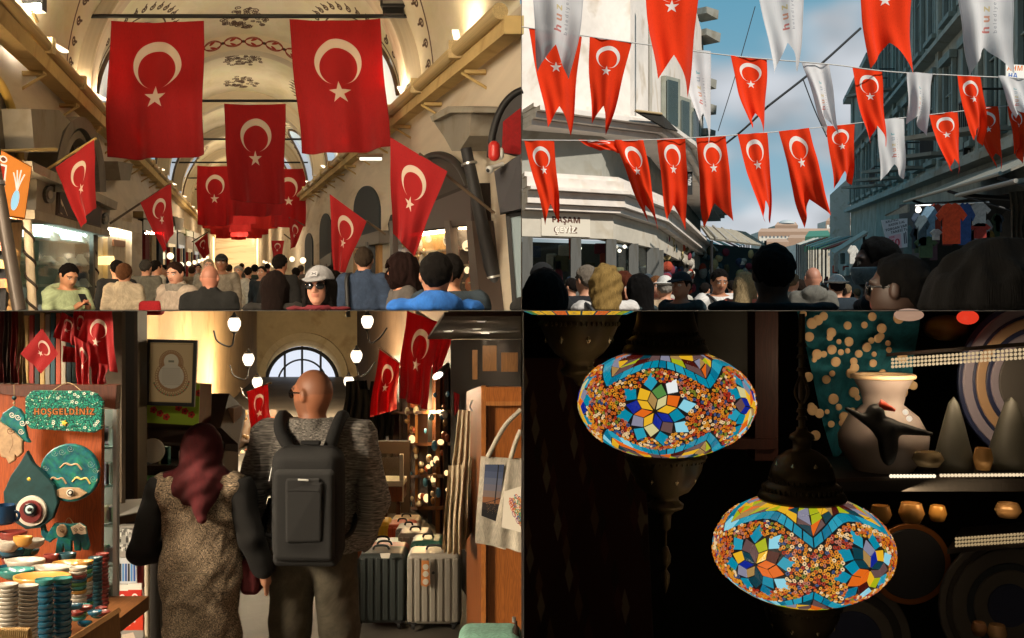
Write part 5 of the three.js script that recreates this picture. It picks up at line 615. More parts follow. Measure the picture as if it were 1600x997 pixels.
  [[[1200, 166, 14], [1345, 44, 14]], [[1100, 250, 16], [1200, 166, 14]], [[1122, 205, 18], [1180, 10, 18]], [[1254, 122, 12], [1292, 214, 12]]].forEach((s, i) => solo('overhead_cable', ['thick black cable rising to the large red pennant', 'black cable sagging towards the cream building', 'thin wire running up beside the white banner', 'thin cord behind the twisted white pennant'][i], 'cable', tube([P(...s[0]), P((s[0][0] + s[1][0]) / 2, (s[0][1] + s[1][1]) / 2 + 4, s[0][2]), P(...s[1])], i > 1 ? 0.008 : 0.018, 20, 5), black));
}
// ---- people in the street; nearest ones coloured extra dark to stand for shade
{
  const back = Math.PI, A = o => person({ ...o, group: 'people crowding the street' });
  A({ x: 851, top: 424, d: 4.6, yaw: back, hair: 'long', hairC: '#2b1d14', cloth: '#1a1714', cell: 0.007, label: 'woman with smooth brown hair from behind at the partition' });
  A({ x: 847, top: 411, d: 7.4, yaw: back, hair: 'short', cap: '#101010', brim: 0, hat: 0.02, cloth: '#141414', label: 'person in black beanie behind the brown haired woman' });
  A({ x: 916, top: 417, d: 8, yaw: back + 0.6, hair: 'short', hairC: '#9a8c7c', cloth: '#15151a', label: 'grey haired person in black next to the blond woman' });
  A({ x: 946, top: 418, d: 7, yaw: back, hair: 'waves', hairC: '#c09a58', len: 1.24, cloth: '#d3cdc8', cell: 0.007, ccell: 0.012, label: 'woman with long wavy blond hair in a white jacket', extra: (t, fin) => local(t, 'bag_strap', fin(tube([V(0.16, 1.46, 0), V(0.12, 1.42, -0.13), V(-0.05, 1.2, -0.15), V(-0.2, 1.0, -0.12)], 0.018, 24, 6)), black) });
  A({ x: 973, top: 431, d: 9, yaw: 0.6, hair: 'curly', hairC: '#6b3420', skin: '#c58a6c', cloth: '#8a5a40', label: 'person with curly ginger hair beside the blond woman' });
  A({ x: 998, top: 430, d: 8, yaw: back + 0.9, hair: 'long', hairC: '#100c0a', cloth: '#2c3838', len: 1.0, cell: 0.008, label: 'woman with long straight black hair' });
  A({ x: 1011, top: 431, d: 12, yaw: back, hair: 'short', cap: '#c9c6be', cloth: '#3a4238', label: 'person in white cap behind the black haired woman' });
  A({ x: 1026, top: 433, d: 11, yaw: 0.2, hair: 'short', hairC: '#8a5a36', skin: '#d39a7c', cloth: '#b5646a', label: 'child in pink top beside the white sun hat' });
  A({ x: 1039, top: 434, d: 10.5, yaw: back, hair: 'short', hairC: '#b9b0a4', cap: '#d8d6d0', brimAll: 1, brim: 0, cloth: '#b09a7c', label: 'person in white sun hat and beige jacket' });
  A({ x: 1064, top: 428, d: 9, yaw: -0.7, hair: 'short', cap: '#131a20', skin: '#9a6a50', cloth: '#1d3136', cell: 0.007, label: 'man in dark cap and teal leather jacket' });
  A({ x: 1123, top: 422, d: 10, yaw: 0.1, headPitch: 0.3, hair: 'short', hairC: '#15100d', skin: '#a06b4c', cloth: '#dcd8d2', garment: 't_shirt', cell: 0.007, arms: [[[-0.185, 1.40, 0], [-0.23, 1.17, 0.05], [0.05, 1.2, 0.19], [0.13, 1.21, 0.17]], [[0.185, 1.40, 0], [0.23, 1.17, 0.05], [-0.05, 1.22, 0.17], [-0.13, 1.23, 0.15]]], label: 'man with folded arms in a white T-shirt and dark strap', zf: 0.3, extra: (t, fin) => local(t, 'bag_strap', fin(tube([V(-0.13, 1.46, 0.02), V(-0.08, 1.40, 0.12), V(0.08, 1.2, 0.145), V(0.16, 1.05, 0.12)], 0.015, 20, 6)), black) });
  A({ x: 1165, top: 427, d: 9, yaw: back - 0.6, hair: 'long', hairC: '#bfa57a', cloth: '#c4654c', len: 1.36, label: 'blond person in coral scarf beside the big man' });
  A({ x: 1207, top: 387, d: 4.2, yaw: back, hair: 'short', hairC: '#14110f', skin: '#3b2a22', cloth: '#101316', w: 1.25, cell: 0.007, ccell: 0.013, label: 'big man from behind in dark jacket with cropped hair' });
  A({ x: 1270, top: 418, d: 10, yaw: back, hair: 'none', shaved: 1, skin: '#c78a70', cloth: '#6a675f', hood: 1, cell: 0.008, label: 'bald man from behind in a grey hooded vest' });
  A({ x: 1307, top: 432, d: 11, yaw: back, hair: 'short', cap: '#d2cfc8', brimAll: 1, brim: 0, cloth: '#1f2c36', label: 'person in round white hat beside the bald man' });
  A({ x: 1369, top: 376, d: 4.6, yaw: -2.0, headYaw: 0.25, hair: 'short', hairC: '#0e0c0b', skin: '#2c1d17', cloth: '#14181d', mask: '#8fa9b8', cell: 0.006, w: 1.1, label: 'dark haired man with light blue face mask pulled down' });
  A({ x: 1403, top: 404, d: 3.5, yaw: -2.2, hair: 'short', hairC: '#0d0b0a', skin: '#38261d', cloth: '#0f1113', cell: 0.006, glasses: 1, label: 'man with glasses low in front of the masked man' });
  A({ x: 1548, top: 412, d: 1.95, yaw: back, hair: 'curly', hairC: '#060505', s: 1.08, sides: 0, cloth: '#0b0b0c', w: 1.1, cell: 0.006, label: 'very large head of black hair filling the street corner' });
  const cols = [['#20262c', 'charcoal'], ['#5a4a3c', 'brown'], ['#b8b2a6', 'pale grey'], ['#6f2422', 'dark red'], ['#2f3d52', 'navy'], ['#8c8a80', 'stone grey'], ['#39402f', 'olive'], ['#cfc8ba', 'cream'], ['#17181a', 'black'], ['#7d5a3a', 'tan']];
  const spots = ['below the kiosk', 'under the sunny side awnings', 'in the middle of the street', 'near the bald man', 'behind the white hat', 'beside the masked man', 'far down the street'];
  for (let k = 0; k < 26; k++) { const d = 12 + (k * 1.7) % 24, x = 1212 + ((k * 37) % 132), top = 485 - 0.28 * F / d * R(0.85, 1.6) - 8; person({ x, top: Math.max(398, top), d, yaw: back + R(-0.8, 0.8), hair: 'short', hairC: ['#17110d', '#2c1e15', '#4d3a2a', '#8a7458'][k % 4], skin: '#b07c60', cloth: cols[k % 10][0], cell: 0.016, ccell: 0.026, group: 'distant street crowd', label: 'distant pedestrian in ' + cols[k % 10][1] + ' ' + spots[k % 7] }); }
  for (let k = 0; k < 8; k++) { const d = 13 + k * 0.8; person({ x: 892 + k * 42, top: 436 + (k * 5) % 9, d, yaw: back + R(-1, 1), hair: 'short', hairC: '#1b130e', cloth: cols[(k * 3) % 10][0], cell: 0.016, ccell: 0.026, group: 'people by the corner shop', label: 'passer-by in ' + cols[(k * 3) % 10][1] + ' behind the front row near the corner shop' }); }
}
// ---------------------------------------------------------------- the covered souvenir lane
const outline = (pts, d, th, bev = 0.004) => { const k = d / F, cx = pts.reduce((s, p) => s + p[0], 0) / pts.length, cy = pts.reduce((s, p) => s + p[1], 0) / pts.length; const g = shapeGeo(pts.map(p => [(p[0] - cx) * k, (cy - p[1]) * k]), th, bev); const c = P(cx, cy, d); g.translate(c.x, c.y, c.z); return g; };
const disc = (x, y, rx, ry, n = 28) => Array.from({ length: n }, (_, i) => [x + Math.cos(i / n * TAU) * rx, y + Math.sin(i / n * TAU) * ry]);
const spiral = (x, y, r, d, tw = 0.0022, dir = 1) => tube(Array.from({ length: 14 }, (_, i) => P(x + Math.cos(i * 0.72 * dir) * r * (1 - i / 15), y + Math.sin(i * 0.72) * r * (1 - i / 15), d)), tw, 30, 5);
const texGlaze = dataTex(256, 256, (u, v) => { const n = tn(u, v, 5, 2, 5), m = tn(u, v, 11, 7, 3); return [0.10 + 0.12 * n + 0.05 * m, 0.40 + 0.30 * n + 0.12 * m, 0.40 + 0.18 * n - 0.1 * m]; }, 0.16);
const glaze = mat('#ffffff', 0.35, { map: texGlaze }), glazeDark = mat([0.012, 0.06, 0.065], 0.4, { map: texCloth }), terracotta = mat([0.55, 0.36, 0.2], 0.5, { map: texCloth }), offwhite = mat([0.68, 0.62, 0.52], 0.4);
{
  const wall = plaster('#cbb387'), brown = wood('#3a2414', 0.6), panelW = wood('#b8540f', 0.6);
  // enclosure of the lane
  struct('lane_end_wall', pq([[300, 485.4, 30], [640, 485.4, 30], [640, 600, 30], [300, 600, 30]], 0.4), wall);
  struct('lane_end_base', pq([[300, 600.5, 30], [640, 600.5, 30], [640, 640, 30], [300, 640, 30]], 0.4), plaster([0.2, 0.13, 0.08]));
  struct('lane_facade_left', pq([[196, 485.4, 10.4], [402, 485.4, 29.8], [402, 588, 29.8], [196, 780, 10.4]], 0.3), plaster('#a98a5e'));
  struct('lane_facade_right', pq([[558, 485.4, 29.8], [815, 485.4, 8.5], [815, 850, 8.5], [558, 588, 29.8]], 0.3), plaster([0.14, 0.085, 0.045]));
  // arched recess and window ending the lane; panes glow in place of daylight
  const aw = thing('arched_window', 'arched window with pale panes in the end wall of the lane', 'window', P(472, 600, 29.8));
  const arch = (cx, cy, r, y1, n = 26) => { const o = []; for (let k = 0; k <= n; k++) { const t = Math.PI * (1 - k / n); o.push([cx + Math.cos(t) * r, cy - Math.sin(t) * r]); } return [...o, [cx + r, y1], [cx - r, y1]]; };
  const rng = (cx, cy, r, r2, y1) => { const o = arch(cx, cy, r, y1), i = arch(cx, cy, r2, y1); return [...o.slice(0, -2), [cx + r, y1], [cx + r2, y1], ...i.slice(0, -2).reverse(), [cx - r2, y1], [cx - r, y1]]; };
  world(aw, 'arch_surround', prism(rng(474, 590, 70, 60, 600).map(p => P(p[0], p[1], 29.7)), 0.1), plaster('#d9c49a'));
  world(aw, 'window_pane', prism(arch(472, 598, 57, 602).map(p => P(p[0], p[1], 29.9)), 0.02), glow([0.82, 0.88, 1], 0.95));
  for (const x of [445, 472, 501]) world(aw, 'glazing_bar', rod(P(x, 602, 29.85), P(x, 598 - Math.sqrt(57 * 57 - (x - 472) ** 2), 29.85), 0.035), black);
  for (const r of [38, 56]) world(aw, 'curved_bar', tube(Array.from({ length: 15 }, (_, k) => P(472 + Math.cos(Math.PI * k / 14) * r, 600 - Math.sin(Math.PI * k / 14) * r, 29.84)), r > 50 ? 0.06 : 0.03, 24, 6), black);
  world(aw, 'transom', rectPx(414, 600, 532, 606, 29.6, 0.15), wood('#20150d')); for (const x of [420, 446, 472, 498, 526]) world(aw, 'door_post', rectPx(x - 3, 606, x + 3, 700, 29.62, 0.15), wood('#20150d')); for (const x of [424, 450, 502]) world(aw, 'door_panel', rectPx(x, 610, x + 18, 700, 29.7, 0.05), mat([0.3, 0.24, 0.16], 0.6));
  // shutters and pilasters of the lane's upper storeys
  const lf = (x, e) => 10.4 + (x - 196) / 206 * 19.4 - e;
  [[325, 345, 490, 545], [384, 393, 490, 530], [300, 308, 490, 570]].forEach(([a, b, y0, y1], i) => { const t = thing('window_shutter', ['dark louvred shutter above the wooden box', 'narrow dark shutter beside the pale lantern', 'thin dark shutter beside the framed calligraphy'][i], 'shutter', P(a, y1, lf(a, 0.1))); world(t, 'frame', pq([[a, y0, lf(a, 0.15)], [b, y0, lf(b, 0.15)], [b, y1, lf(b, 0.15)], [a, y1 + 6, lf(a, 0.15)]], 0.06), black); for (let k = 0; k < 12; k++) { const y = y0 + (y1 - y0) * (k + 0.5) / 12; world(t, 'slat', pq([[a + 1, y, lf(a, 0.22)], [b - 1, y, lf(b, 0.22)], [b - 1, y + 2, lf(b, 0.2)], [a + 1, y + 2.4, lf(a, 0.2)]], 0.02), mat([0.05, 0.04, 0.03], 0.6)); } });
  for (const [a, b] of [[346, 356], [372, 380], [396, 402]]) solo('pilaster', 'cream pilaster on the lane front near ' + (a < 350 ? 'the wide shutter' : a < 380 ? 'the first lantern' : 'the arched end wall'), 'pilaster', pq([[a, 485.6, lf(a, 0.25)], [b, 485.6, lf(b, 0.25)], [b, 640, lf(b, 0.25)], [a, 640, lf(a, 0.25)]], 0.2), wall);
  // lit globe lanterns
  [[366, 507, 12, 10, 'pale globe lantern on the bracket beside the shutters, highest of its row'], [388, 562, 15, 9, 'globe lantern below the highest one by the shutters'], [402, 598, 18, 8, 'lowest globe lantern beside the small red flag'], [574, 503, 12, 9.5, 'globe lantern on the bracket beside the tall red flags'], [557, 557, 15, 9, 'globe lantern above the dark hanging clothes'], [545, 597, 18, 8, 'lowest globe lantern beside the man and the arched window']].forEach(([x, y, d, r, lab], i) => {
    const t = thing('lantern', lab, 'lantern', P(x, y + 20, d)), R0 = L(r, d), c = P(x, y, d); const gl = lathe([[0, -R0 * 1.1], [R0 * 0.55, -R0], [R0 * 0.95, -R0 * 0.2], [R0, R0 * 0.45], [R0 * 0.7, R0], [0, R0 * 1.05]], 18); at(gl, c); world(t, 'lamp_globe', gl, glow([1, 0.86, 0.66], 2.2));
    world(t, 'lantern_cap', at(lathe([[0, R0 * 2], [R0 * 0.2, R0 * 1.8], [R0 * 0.35, R0 * 1.4], [R0 * 0.9, R0 * 1.05], [0, R0 * 1.0]], 14), c), darkMetal); world(t, 'finial', at(lathe([[0, -R0 * 1.9], [R0 * 0.14, -R0 * 1.6], [R0 * 0.5, -R0 * 1.1], [0, -R0]], 12), c), darkMetal); const s = x < 470 ? -1 : 1; world(t, 'bracket', tube([c.clone().add(V(0, -R0 * 1.7, 0)), c.clone().add(V(s * R0 * 0.5, -R0 * 3.4, 0)), c.clone().add(V(s * R0 * 2.2, -R0 * 2.6, 0.1)), c.clone().add(V(s * R0 * 3.2, -R0 * 1, 0))], R0 * 0.14, 20, 6), darkMetal);
    pointLight([1, 0.78, 0.5], [9, 17, 34][i % 3], c, 3);
  });
  // unseen lamp panel, out of view at the side, lighting couple and stall
  const sl = thing('unseen_side_lamp', 'unseen warm lamp panel out of view beside the viewer, lighting the couple and stall', 'unseen lamp', V(-7.55, 3.0, 0)); local(sl, 'panel_lamp', boxAt(V(0, 0.75, 0), 0.04, 1.5, 2.6), glow([1, 0.8, 0.55], 3)); areaLight([1, 0.82, 0.6], 170, 2.6, 1.5, V(-7.5, 3.75, 0), V(-1.8, 1.2, -4.6));

  const tl = thing('added_stall_lamp', 'added fill strip lamp hidden behind the small hanging flags', 'lamp', P(150, 492, 5.3)); world(tl, 'lamp_tube', boxAt(P(112, 490, 5.32), 0.46, 0.03, 0.05, 0.01), glow([1, 0.8, 0.55], 2)); areaLight([1, 0.8, 0.55], 44, 0.46, 0.12, P(112, 496, 5.36), P(290, 680, 7.6));  // added fill lamp, hidden behind the flags to light the framed calligraphy
  // -------- souvenir stall
  const st = thing('souvenir_stall', 'orange wooden display board of the souvenir stall with brown top rail', 'stall', P(80, 1100, 4.2)); world(st, 'back_board', pq([[-30, 612, 4.2], [159, 608, 4.2], [157, 1010, 4.2], [-30, 1010, 4.2]], 0.03), panelW); world(st, 'top_rail', pq([[-30, 602, 4.18], [182, 602, 4.18], [180, 640, 4.18], [150, 632, 4.18], [-30, 612, 4.18]], 0.05), wood('#5e2c12'));
  world(st, 'counter', boxAt(P(20, 1010, 3.7), 0.62, 0.06, 1.1), wood('#8a5a30')); world(st, 'counter_front', boxAt(V(P(20, 1010, 3.7).x, 0.38, -3.25), 0.6, 0.72, 0.04), wood('#7a4a26'));
  const cord = mat([0.5, 0.36, 0.2], 0.9);
  // HOŞGELDİNİZ plaque
  const pq1 = thing('welcome_plaque', 'green mosaic plaque reading HOŞGELDİNİZ with a yellow flower', 'plaque', P(102, 675, 4.12)); const tx = canvasTex(512, 300, (g, w, h) => { g.fillStyle = '#0f4a44'; g.fillRect(0, 0, w, h); for (let i = 0; i < 5200; i++) { g.fillStyle = ['#1f7a68', '#0a2f33', '#2c9a82', '#cfd8b8', '#12584e', '#3a6a3a'][(rnd() * (rnd() < 0.25 ? 6 : 3)) | 0]; g.beginPath(); g.arc(rnd() * w, rnd() * h, 2 + rnd() * 3, 0, TAU); g.fill(); } for (let i = 0; i < 18; i++) { const x = rnd() * w, y = rnd() < 0.5 ? rnd() * 90 : 220 + rnd() * 70; g.fillStyle = '#e8dfd2'; for (let k = 0; k < 5; k++) { g.beginPath(); g.arc(x + Math.cos(k * 1.26) * 8, y + Math.sin(k * 1.26) * 8, 4, 0, TAU); g.fill(); } } g.font = 'bold 62px sans-serif'; g.textAlign = 'center'; g.lineWidth = 9; g.strokeStyle = '#2a1c12'; g.strokeText('HOŞGELDİNİZ', w / 2, 172); g.fillStyle = '#b06a34'; g.fillText('HOŞGELDİNİZ', w / 2, 172); });
  { const o = [[52, 612], [62, 611], [140, 612], [152, 616], [162, 628], [160, 668], [150, 674], [52, 668], [44, 660], [44, 622]]; const g = outline(o, 4.1, 0.015, 0.004); const a = P(44, 611, 4.1), b = P(162, 611, 4.1), c = P(44, 674, 4.1); world(pq1, 'tile_face', fitUV(g, [a, b, c]), mat('#ffffff', 0.3, { map: tx })); const fl = new THREE.Shape(); for (let k = 0; k < 10; k++) { const r = (k % 2 ? 0.006 : 0.0115), t = k * Math.PI / 5; k ? fl.lineTo(Math.cos(t) * r, Math.sin(t) * r) : fl.moveTo(r, 0); } world(pq1, 'flower', at(new THREE.ExtrudeGeometry(fl, { depth: 0.004, bevelSize: 0.002, bevelThickness: 0.002, bevelSegments: 1 }), P(101, 661, 4.08)), mat([0.75, 0.5, 0.05], 0.4)); world(pq1, 'hanging_cord', tube([P(78, 613, 4.1), P(106, 598, 4.11), P(130, 613, 4.1)], 0.0016, 12, 4), cord); }
  // leaf ornament with a hand
  const hd = thing('hand_ornament', 'ceramic hand and green leaf ornament hanging on a beaded cord', 'ornament', P(25, 720, 4.1)); world(hd, 'leaf', outline([[22, 636], [32, 640], [40, 652], [40, 668], [44, 684], [48, 690], [38, 688], [28, 680], [14, 668], [4, 656], [8, 646]], 4.1, 0.012), glaze); for (const [x, y] of [[19, 648], [28, 652], [35, 661], [33, 674]]) world(hd, 'spiral', spiral(x, y, 5, 4.085), offwhite); world(hd, 'hand', outline([[2, 660], [14, 668], [30, 682], [36, 688], [36, 706], [30, 712], [26, 708], [24, 718], [17, 722], [13, 714], [5, 712], [2, 700], [-2, 690], [-2, 672]], 4.09, 0.012), terracotta); world(hd, 'engraved_flower', spiral(16, 673, 6, 4.075), mat([0.2, 0.1, 0.05], 0.7)); world(hd, 'engraved_stem', tube([P(18, 680, 4.075), P(20, 692, 4.075), P(14, 708, 4.075)], 0.0018, 12, 4), mat([0.2, 0.1, 0.05], 0.7)); world(hd, 'hanging_cord', rod(P(22, 600, 4.1), P(22, 636, 4.1), 0.0015), cord); for (const [y, r, m] of [[622, 3.6, glazeDark], [630, 1.8, terracotta]]) world(hd, 'bead', at(new THREE.SphereGeometry(L(r, 4.1), 10, 8), P(22, y, 4.1)), m);
  // teardrop with eye
  const td = thing('teardrop_ornament', 'dark teal teardrop ornament with an eye disc', 'ornament', P(50, 830, 4.08)); { const o = [[45, 706]]; for (let k = 0; k <= 20; k++) { const t = -0.9 + k / 20 * (Math.PI + 1.8); o.push([48 + Math.cos(t) * 43, 785 + Math.sin(t) * 40]); } world(td, 'plate', outline([[45, 706], [54, 724], [70, 740], [86, 758], [92, 785], [84, 808], [66, 822], [44, 824], [24, 812], [12, 790], [10, 768], [22, 742], [36, 722]], 4.08, 0.016), glazeDark); const eye = [[50, 798, 23, offwhite, 4.06], [49, 799, 17, mat([0.16, 0.02, 0.018], 0.4), 4.05], [48, 796, 9.5, mat([0.015, 0.015, 0.02], 0.3), 4.04], [47, 796, 5.5, mat([0.5, 0.65, 0.66], 0.3), 4.03], [47, 796, 2.2, black, 4.02]]; for (const [x, y, r, m, d] of eye) world(td, 'eye_ring', outline(disc(x, y, r, r), d, 0.008, 0.002), m); for (let k = 0; k < 16; k++) world(td, 'bead_dot', at(new THREE.SphereGeometry(L(1.5, 4.05), 6, 5), P(50 + Math.cos(k / 16 * TAU) * 20, 798 + Math.sin(k / 16 * TAU) * 20, 4.055)), mat([0.35, 0.1, 0.05], 0.5)); for (const [x, y, r] of [[47, 748, 5], [35, 748, 2.5], [48, 733, 2.5], [62, 748, 2.4], [72, 772, 3]]) world(td, 'flower', at(new THREE.SphereGeometry(L(r, 4.06), 8, 6), P(x, y, 4.07)), r > 4 ? mat([0.75, 0.5, 0.06], 0.4) : offwhite); }
  // round plate with birds and an eye
  const pt = thing('wall_plate', 'round turquoise wall plate with spirals, birds and an eye', 'plate', P(111, 782, 4.1)); world(pt, 'plate', outline(disc(111, 738, 44, 43, 36), 4.1, 0.014, 0.006), glaze); for (const [x, y, r] of [[85, 708, 5.5], [97, 706, 5.5], [110, 701, 5.5], [142, 725, 6], [149, 735, 5], [146, 748, 6], [71, 731, 5], [70, 743, 5]]) world(pt, 'spiral', spiral(x, y, r, 4.082), offwhite); const gull = (x, y, w) => tube([P(x - w, y + 5, 4.08), P(x - w * 0.5, y - 2, 4.08), P(x, y + 1, 4.08), P(x + w * 0.5, y - 1, 4.08), P(x + w, y + 8, 4.08)], 0.0042, 18, 6); world(pt, 'bird', gull(111, 726, 17), terracotta); world(pt, 'bird', gull(90, 748, 14), terracotta); world(pt, 'bird', gull(127, 748, 14), mat([0.7, 0.5, 0.15], 0.4)); world(pt, 'eye_shape', outline([[82, 770], [96, 763], [110, 762], [124, 763], [136, 770], [124, 777], [111, 780], [96, 777]], 4.08, 0.006, 0.002), terracotta); for (const [r, m, d] of [[5.5, offwhite, 4.07], [4, black, 4.064], [2, offwhite, 4.058]]) world(pt, 'eye_ring', outline(disc(110, 770, r, r, 16), d, 0.004, 0.001), m);
  // elephant
  const el = thing('elephant_ornament', 'turquoise ceramic elephant ornament hanging on the board', 'ornament', P(104, 862, 4.1)); world(el, 'body', outline([[67, 821], [70, 820], [72, 830], [78, 834], [82, 826], [88, 818], [98, 818], [110, 820], [126, 818], [134, 824], [136, 836], [140, 852], [138, 857], [132, 857], [128, 842], [126, 858], [120, 858], [118, 842], [112, 842], [112, 862], [104, 863], [103, 846], [100, 848], [98, 861], [90, 862], [92, 846], [94, 838], [86, 840], [80, 845], [74, 842], [68, 834]], 4.1, 0.012, 0.004), glaze); world(el, 'ear', outline(disc(97, 829, 7, 9, 16), 4.08, 0.006, 0.003), terracotta); world(el, 'saddle_cloth', outline([[112, 824], [124, 818], [133, 824], [135, 833], [128, 834], [122, 832], [116, 834]], 4.08, 0.006, 0.002), mat([0.62, 0.5, 0.36], 0.5)); for (const [x, y] of [[118, 827], [127, 826], [97, 829]]) world(el, 'swirl', spiral(x, y, 3.5, 4.068, 0.0014), mat([0.15, 0.07, 0.03], 0.6)); world(el, 'hanging_cord', tube([P(100, 820, 4.1), P(107, 809, 4.11), P(116, 820, 4.1)], 0.0014, 10, 4), cord);
  // blue mug and back bowls
  const mg = thing('blue_mug', 'dark blue mug hanging at the edge of the board', 'mug', P(8, 820, 3.9)); world(mg, 'cup', at(lathe([[0, 0], [0.04, 0], [0.045, 0.01], [0.045, 0.075], [0.04, 0.075], [0.038, 0.01], [0, 0.008]], 20), P(6, 818, 3.9)), mat([0.015, 0.05, 0.12], 0.25)); world(mg, 'handle', at(new THREE.TorusGeometry(0.02, 0.006, 8, 16), P(22, 806, 3.9)), mat([0.015, 0.05, 0.12], 0.25));
  // dishes in stacks: each dish is its own piece
  const dishG = (r, h, ov = 0.7) => { const g = lathe([[0, 0], [r * 0.55, 0], [r * 0.9, h * 0.35], [r, h * 0.75], [r, h], [r * 0.93, h * 0.95], [r * 0.5, h * 0.35], [0, h * 0.3]], 22); g.scale(1, 1, ov); return g; };
  const cW = mat([0.66, 0.60, 0.50], 0.35, { clearcoat: 0.3, map: texCloth }), cB = mat([0.02, 0.14, 0.24], 0.25, { clearcoat: 0.5, map: texCloth }), cG = mat([0.05, 0.30, 0.28], 0.25, { clearcoat: 0.5, map: texCloth }), cO = mat([0.6, 0.3, 0.06], 0.3, { clearcoat: 0.4 }), cR = mat([0.25, 0.04, 0.03], 0.3, { clearcoat: 0.4 }), cD = mat([0.02, 0.07, 0.09], 0.3, { clearcoat: 0.4 }), cP = [cW, cR, cG, cW, cB, cO, cW, mat([0.12, 0.3, 0.1], 0.4)];
  const stack = (x, ytop, ybot, w, d, n, ms, label, group, top) => { for (let k = 0; k < n; k++) { const y = ybot + (ytop - ybot) * k / (n - 1), m = k === n - 1 && top ? top : Array.isArray(ms) ? ms[(k * 5 + (x | 0)) % ms.length] : ms, g = dishG(L(w / 2, d) * (0.97 + 0.05 * rnd()), Math.abs(L((ybot - ytop) / (n - 1), d)) * 1.25); g.rotateY(R(-0.06, 0.06)); solo('dish', label + ', ' + ORD[n - 1 - k] + ' from the top', 'dish', at(g, P(x + R(-0.6, 0.6), y, d)), m, group); } };
  stack(12, 920, 1010, 33, 3.15, 15, cW, 'cream glazed dish in the outer cream stack', 'outer cream dish stack'); stack(43, 922, 1010, 32, 3.2, 15, cW, 'cream glazed dish in the inner cream stack', 'inner cream dish stack'); stack(69, 916, 1010, 30, 3.35, 11, cB, 'blue glazed dish in the outer blue stack', 'outer blue dish stack', cG); stack(97, 914, 1008, 30, 3.4, 11, cB, 'blue glazed dish in the inner blue stack', 'inner blue dish stack', cG); stack(122, 893, 970, 27, 3.55, 14, cP, 'patterned dish in the many coloured stack', 'many coloured dish stack', cW); stack(133, 884, 962, 24, 3.65, 13, cP, 'patterned dish in the second many coloured stack', 'second many coloured dish stack', cO); stack(149, 878, 958, 22, 3.72, 14, cD, 'dark teal dish in the teal stack', 'teal dish stack'); stack(160, 872, 948, 20, 3.8, 13, cR, 'dark red dish in the red stack beside the glass cabinet', 'dark red dish stack');
  for (const [x, y, w, d, m, l] of [[66, 903, 88, 3.5, cO, 'large orange oval dish resting above the blue stacks'], [80, 889, 64, 3.65, cW, 'cream oval dish behind the orange one'], [26, 893, 56, 3.6, cG, 'green oval dish beside the orange one'], [40, 878, 60, 3.75, cW, 'cream patterned bowl behind the green dish'], [110, 882, 56, 3.75, cO, 'orange rimmed dish under the elephant'], [20, 834, 44, 3.9, cP[1], 'red patterned bowl below the blue mug'], [36, 842, 30, 3.85, cO, 'small orange bowl on the back stacks'], [80, 870, 24, 3.8, cR, 'small red cup bowl beneath the elephant'], [12, 850, 36, 3.85, cW, 'pale bowl on the back stacks'], [105, 868, 28, 3.82, cD, 'dark blue bowl directly under the elephant feet']]) solo('dish', l, 'dish', at(dishG(L(w / 2, d), L(16, d), 0.6), P(x, y + 12, d)), m);
  for (let k = 0; k < 22; k++) { const x = R(-5, 60), y = 846 + (k % 4) * 14, d = 3.9; solo('dish', 'small ' + ['cream', 'green', 'dark red', 'blue', 'orange', 'dark teal'][k % 6] + ' bowl packed on the back rows of the counter', 'dish', at(dishG(L(R(12, 20), d), L(13, d), 0.8), P(x, y + 10, d + 0.04 * (k % 3))), [cW, cG, cR, cB, cO, cD][k % 6], 'back rows of small bowls'); }
  for (let k = 0; k < 10; k++) solo('dish', 'tiny ' + ['dark red', 'green', 'blue'][k % 3] + ' painted dish lying in front of the tall stacks', 'dish', at(dishG(L(R(9, 15), 3.5), L(7, 3.5), 0.7), P(R(112, 172), R(952, 990), R(3.4, 3.6))), [cR, cG, cB][k % 3], 'tiny dishes on the counter');
  const cr = thing('wooden_crate', 'light wooden crate edge at the bottom of the stall', 'crate', P(150, 1000, 3.3)); world(cr, 'side_board', pq([[104, 1004, 3.0], [186, 953, 3.5], [190, 1010, 3.5], [104, 1060, 3.0]], 0.02), wood('#a87a48')); world(cr, 'top_lip', pq([[104, 1000, 3.0], [186, 949, 3.5], [190, 955, 3.5], [108, 1008, 3.0]], 0.025), wood('#b98a56'));
  const ws = thing('wicker_basket', 'woven basket rim in the bottom corner', 'basket', P(18, 1010, 2.9)); { const gs = []; for (let k = 0; k < 16; k++) gs.push(tube([P(-6 + k * 3.2, 1000, 2.9), P(-4 + k * 3.2, 982, 2.88), P(-1 + k * 3.2, 984, 2.9), P(1 + k * 3.2, 1000, 2.92)], 0.0035, 8, 5)); world(ws, 'woven_rim', merge(gs), mat([0.42, 0.26, 0.1], 0.8)); }
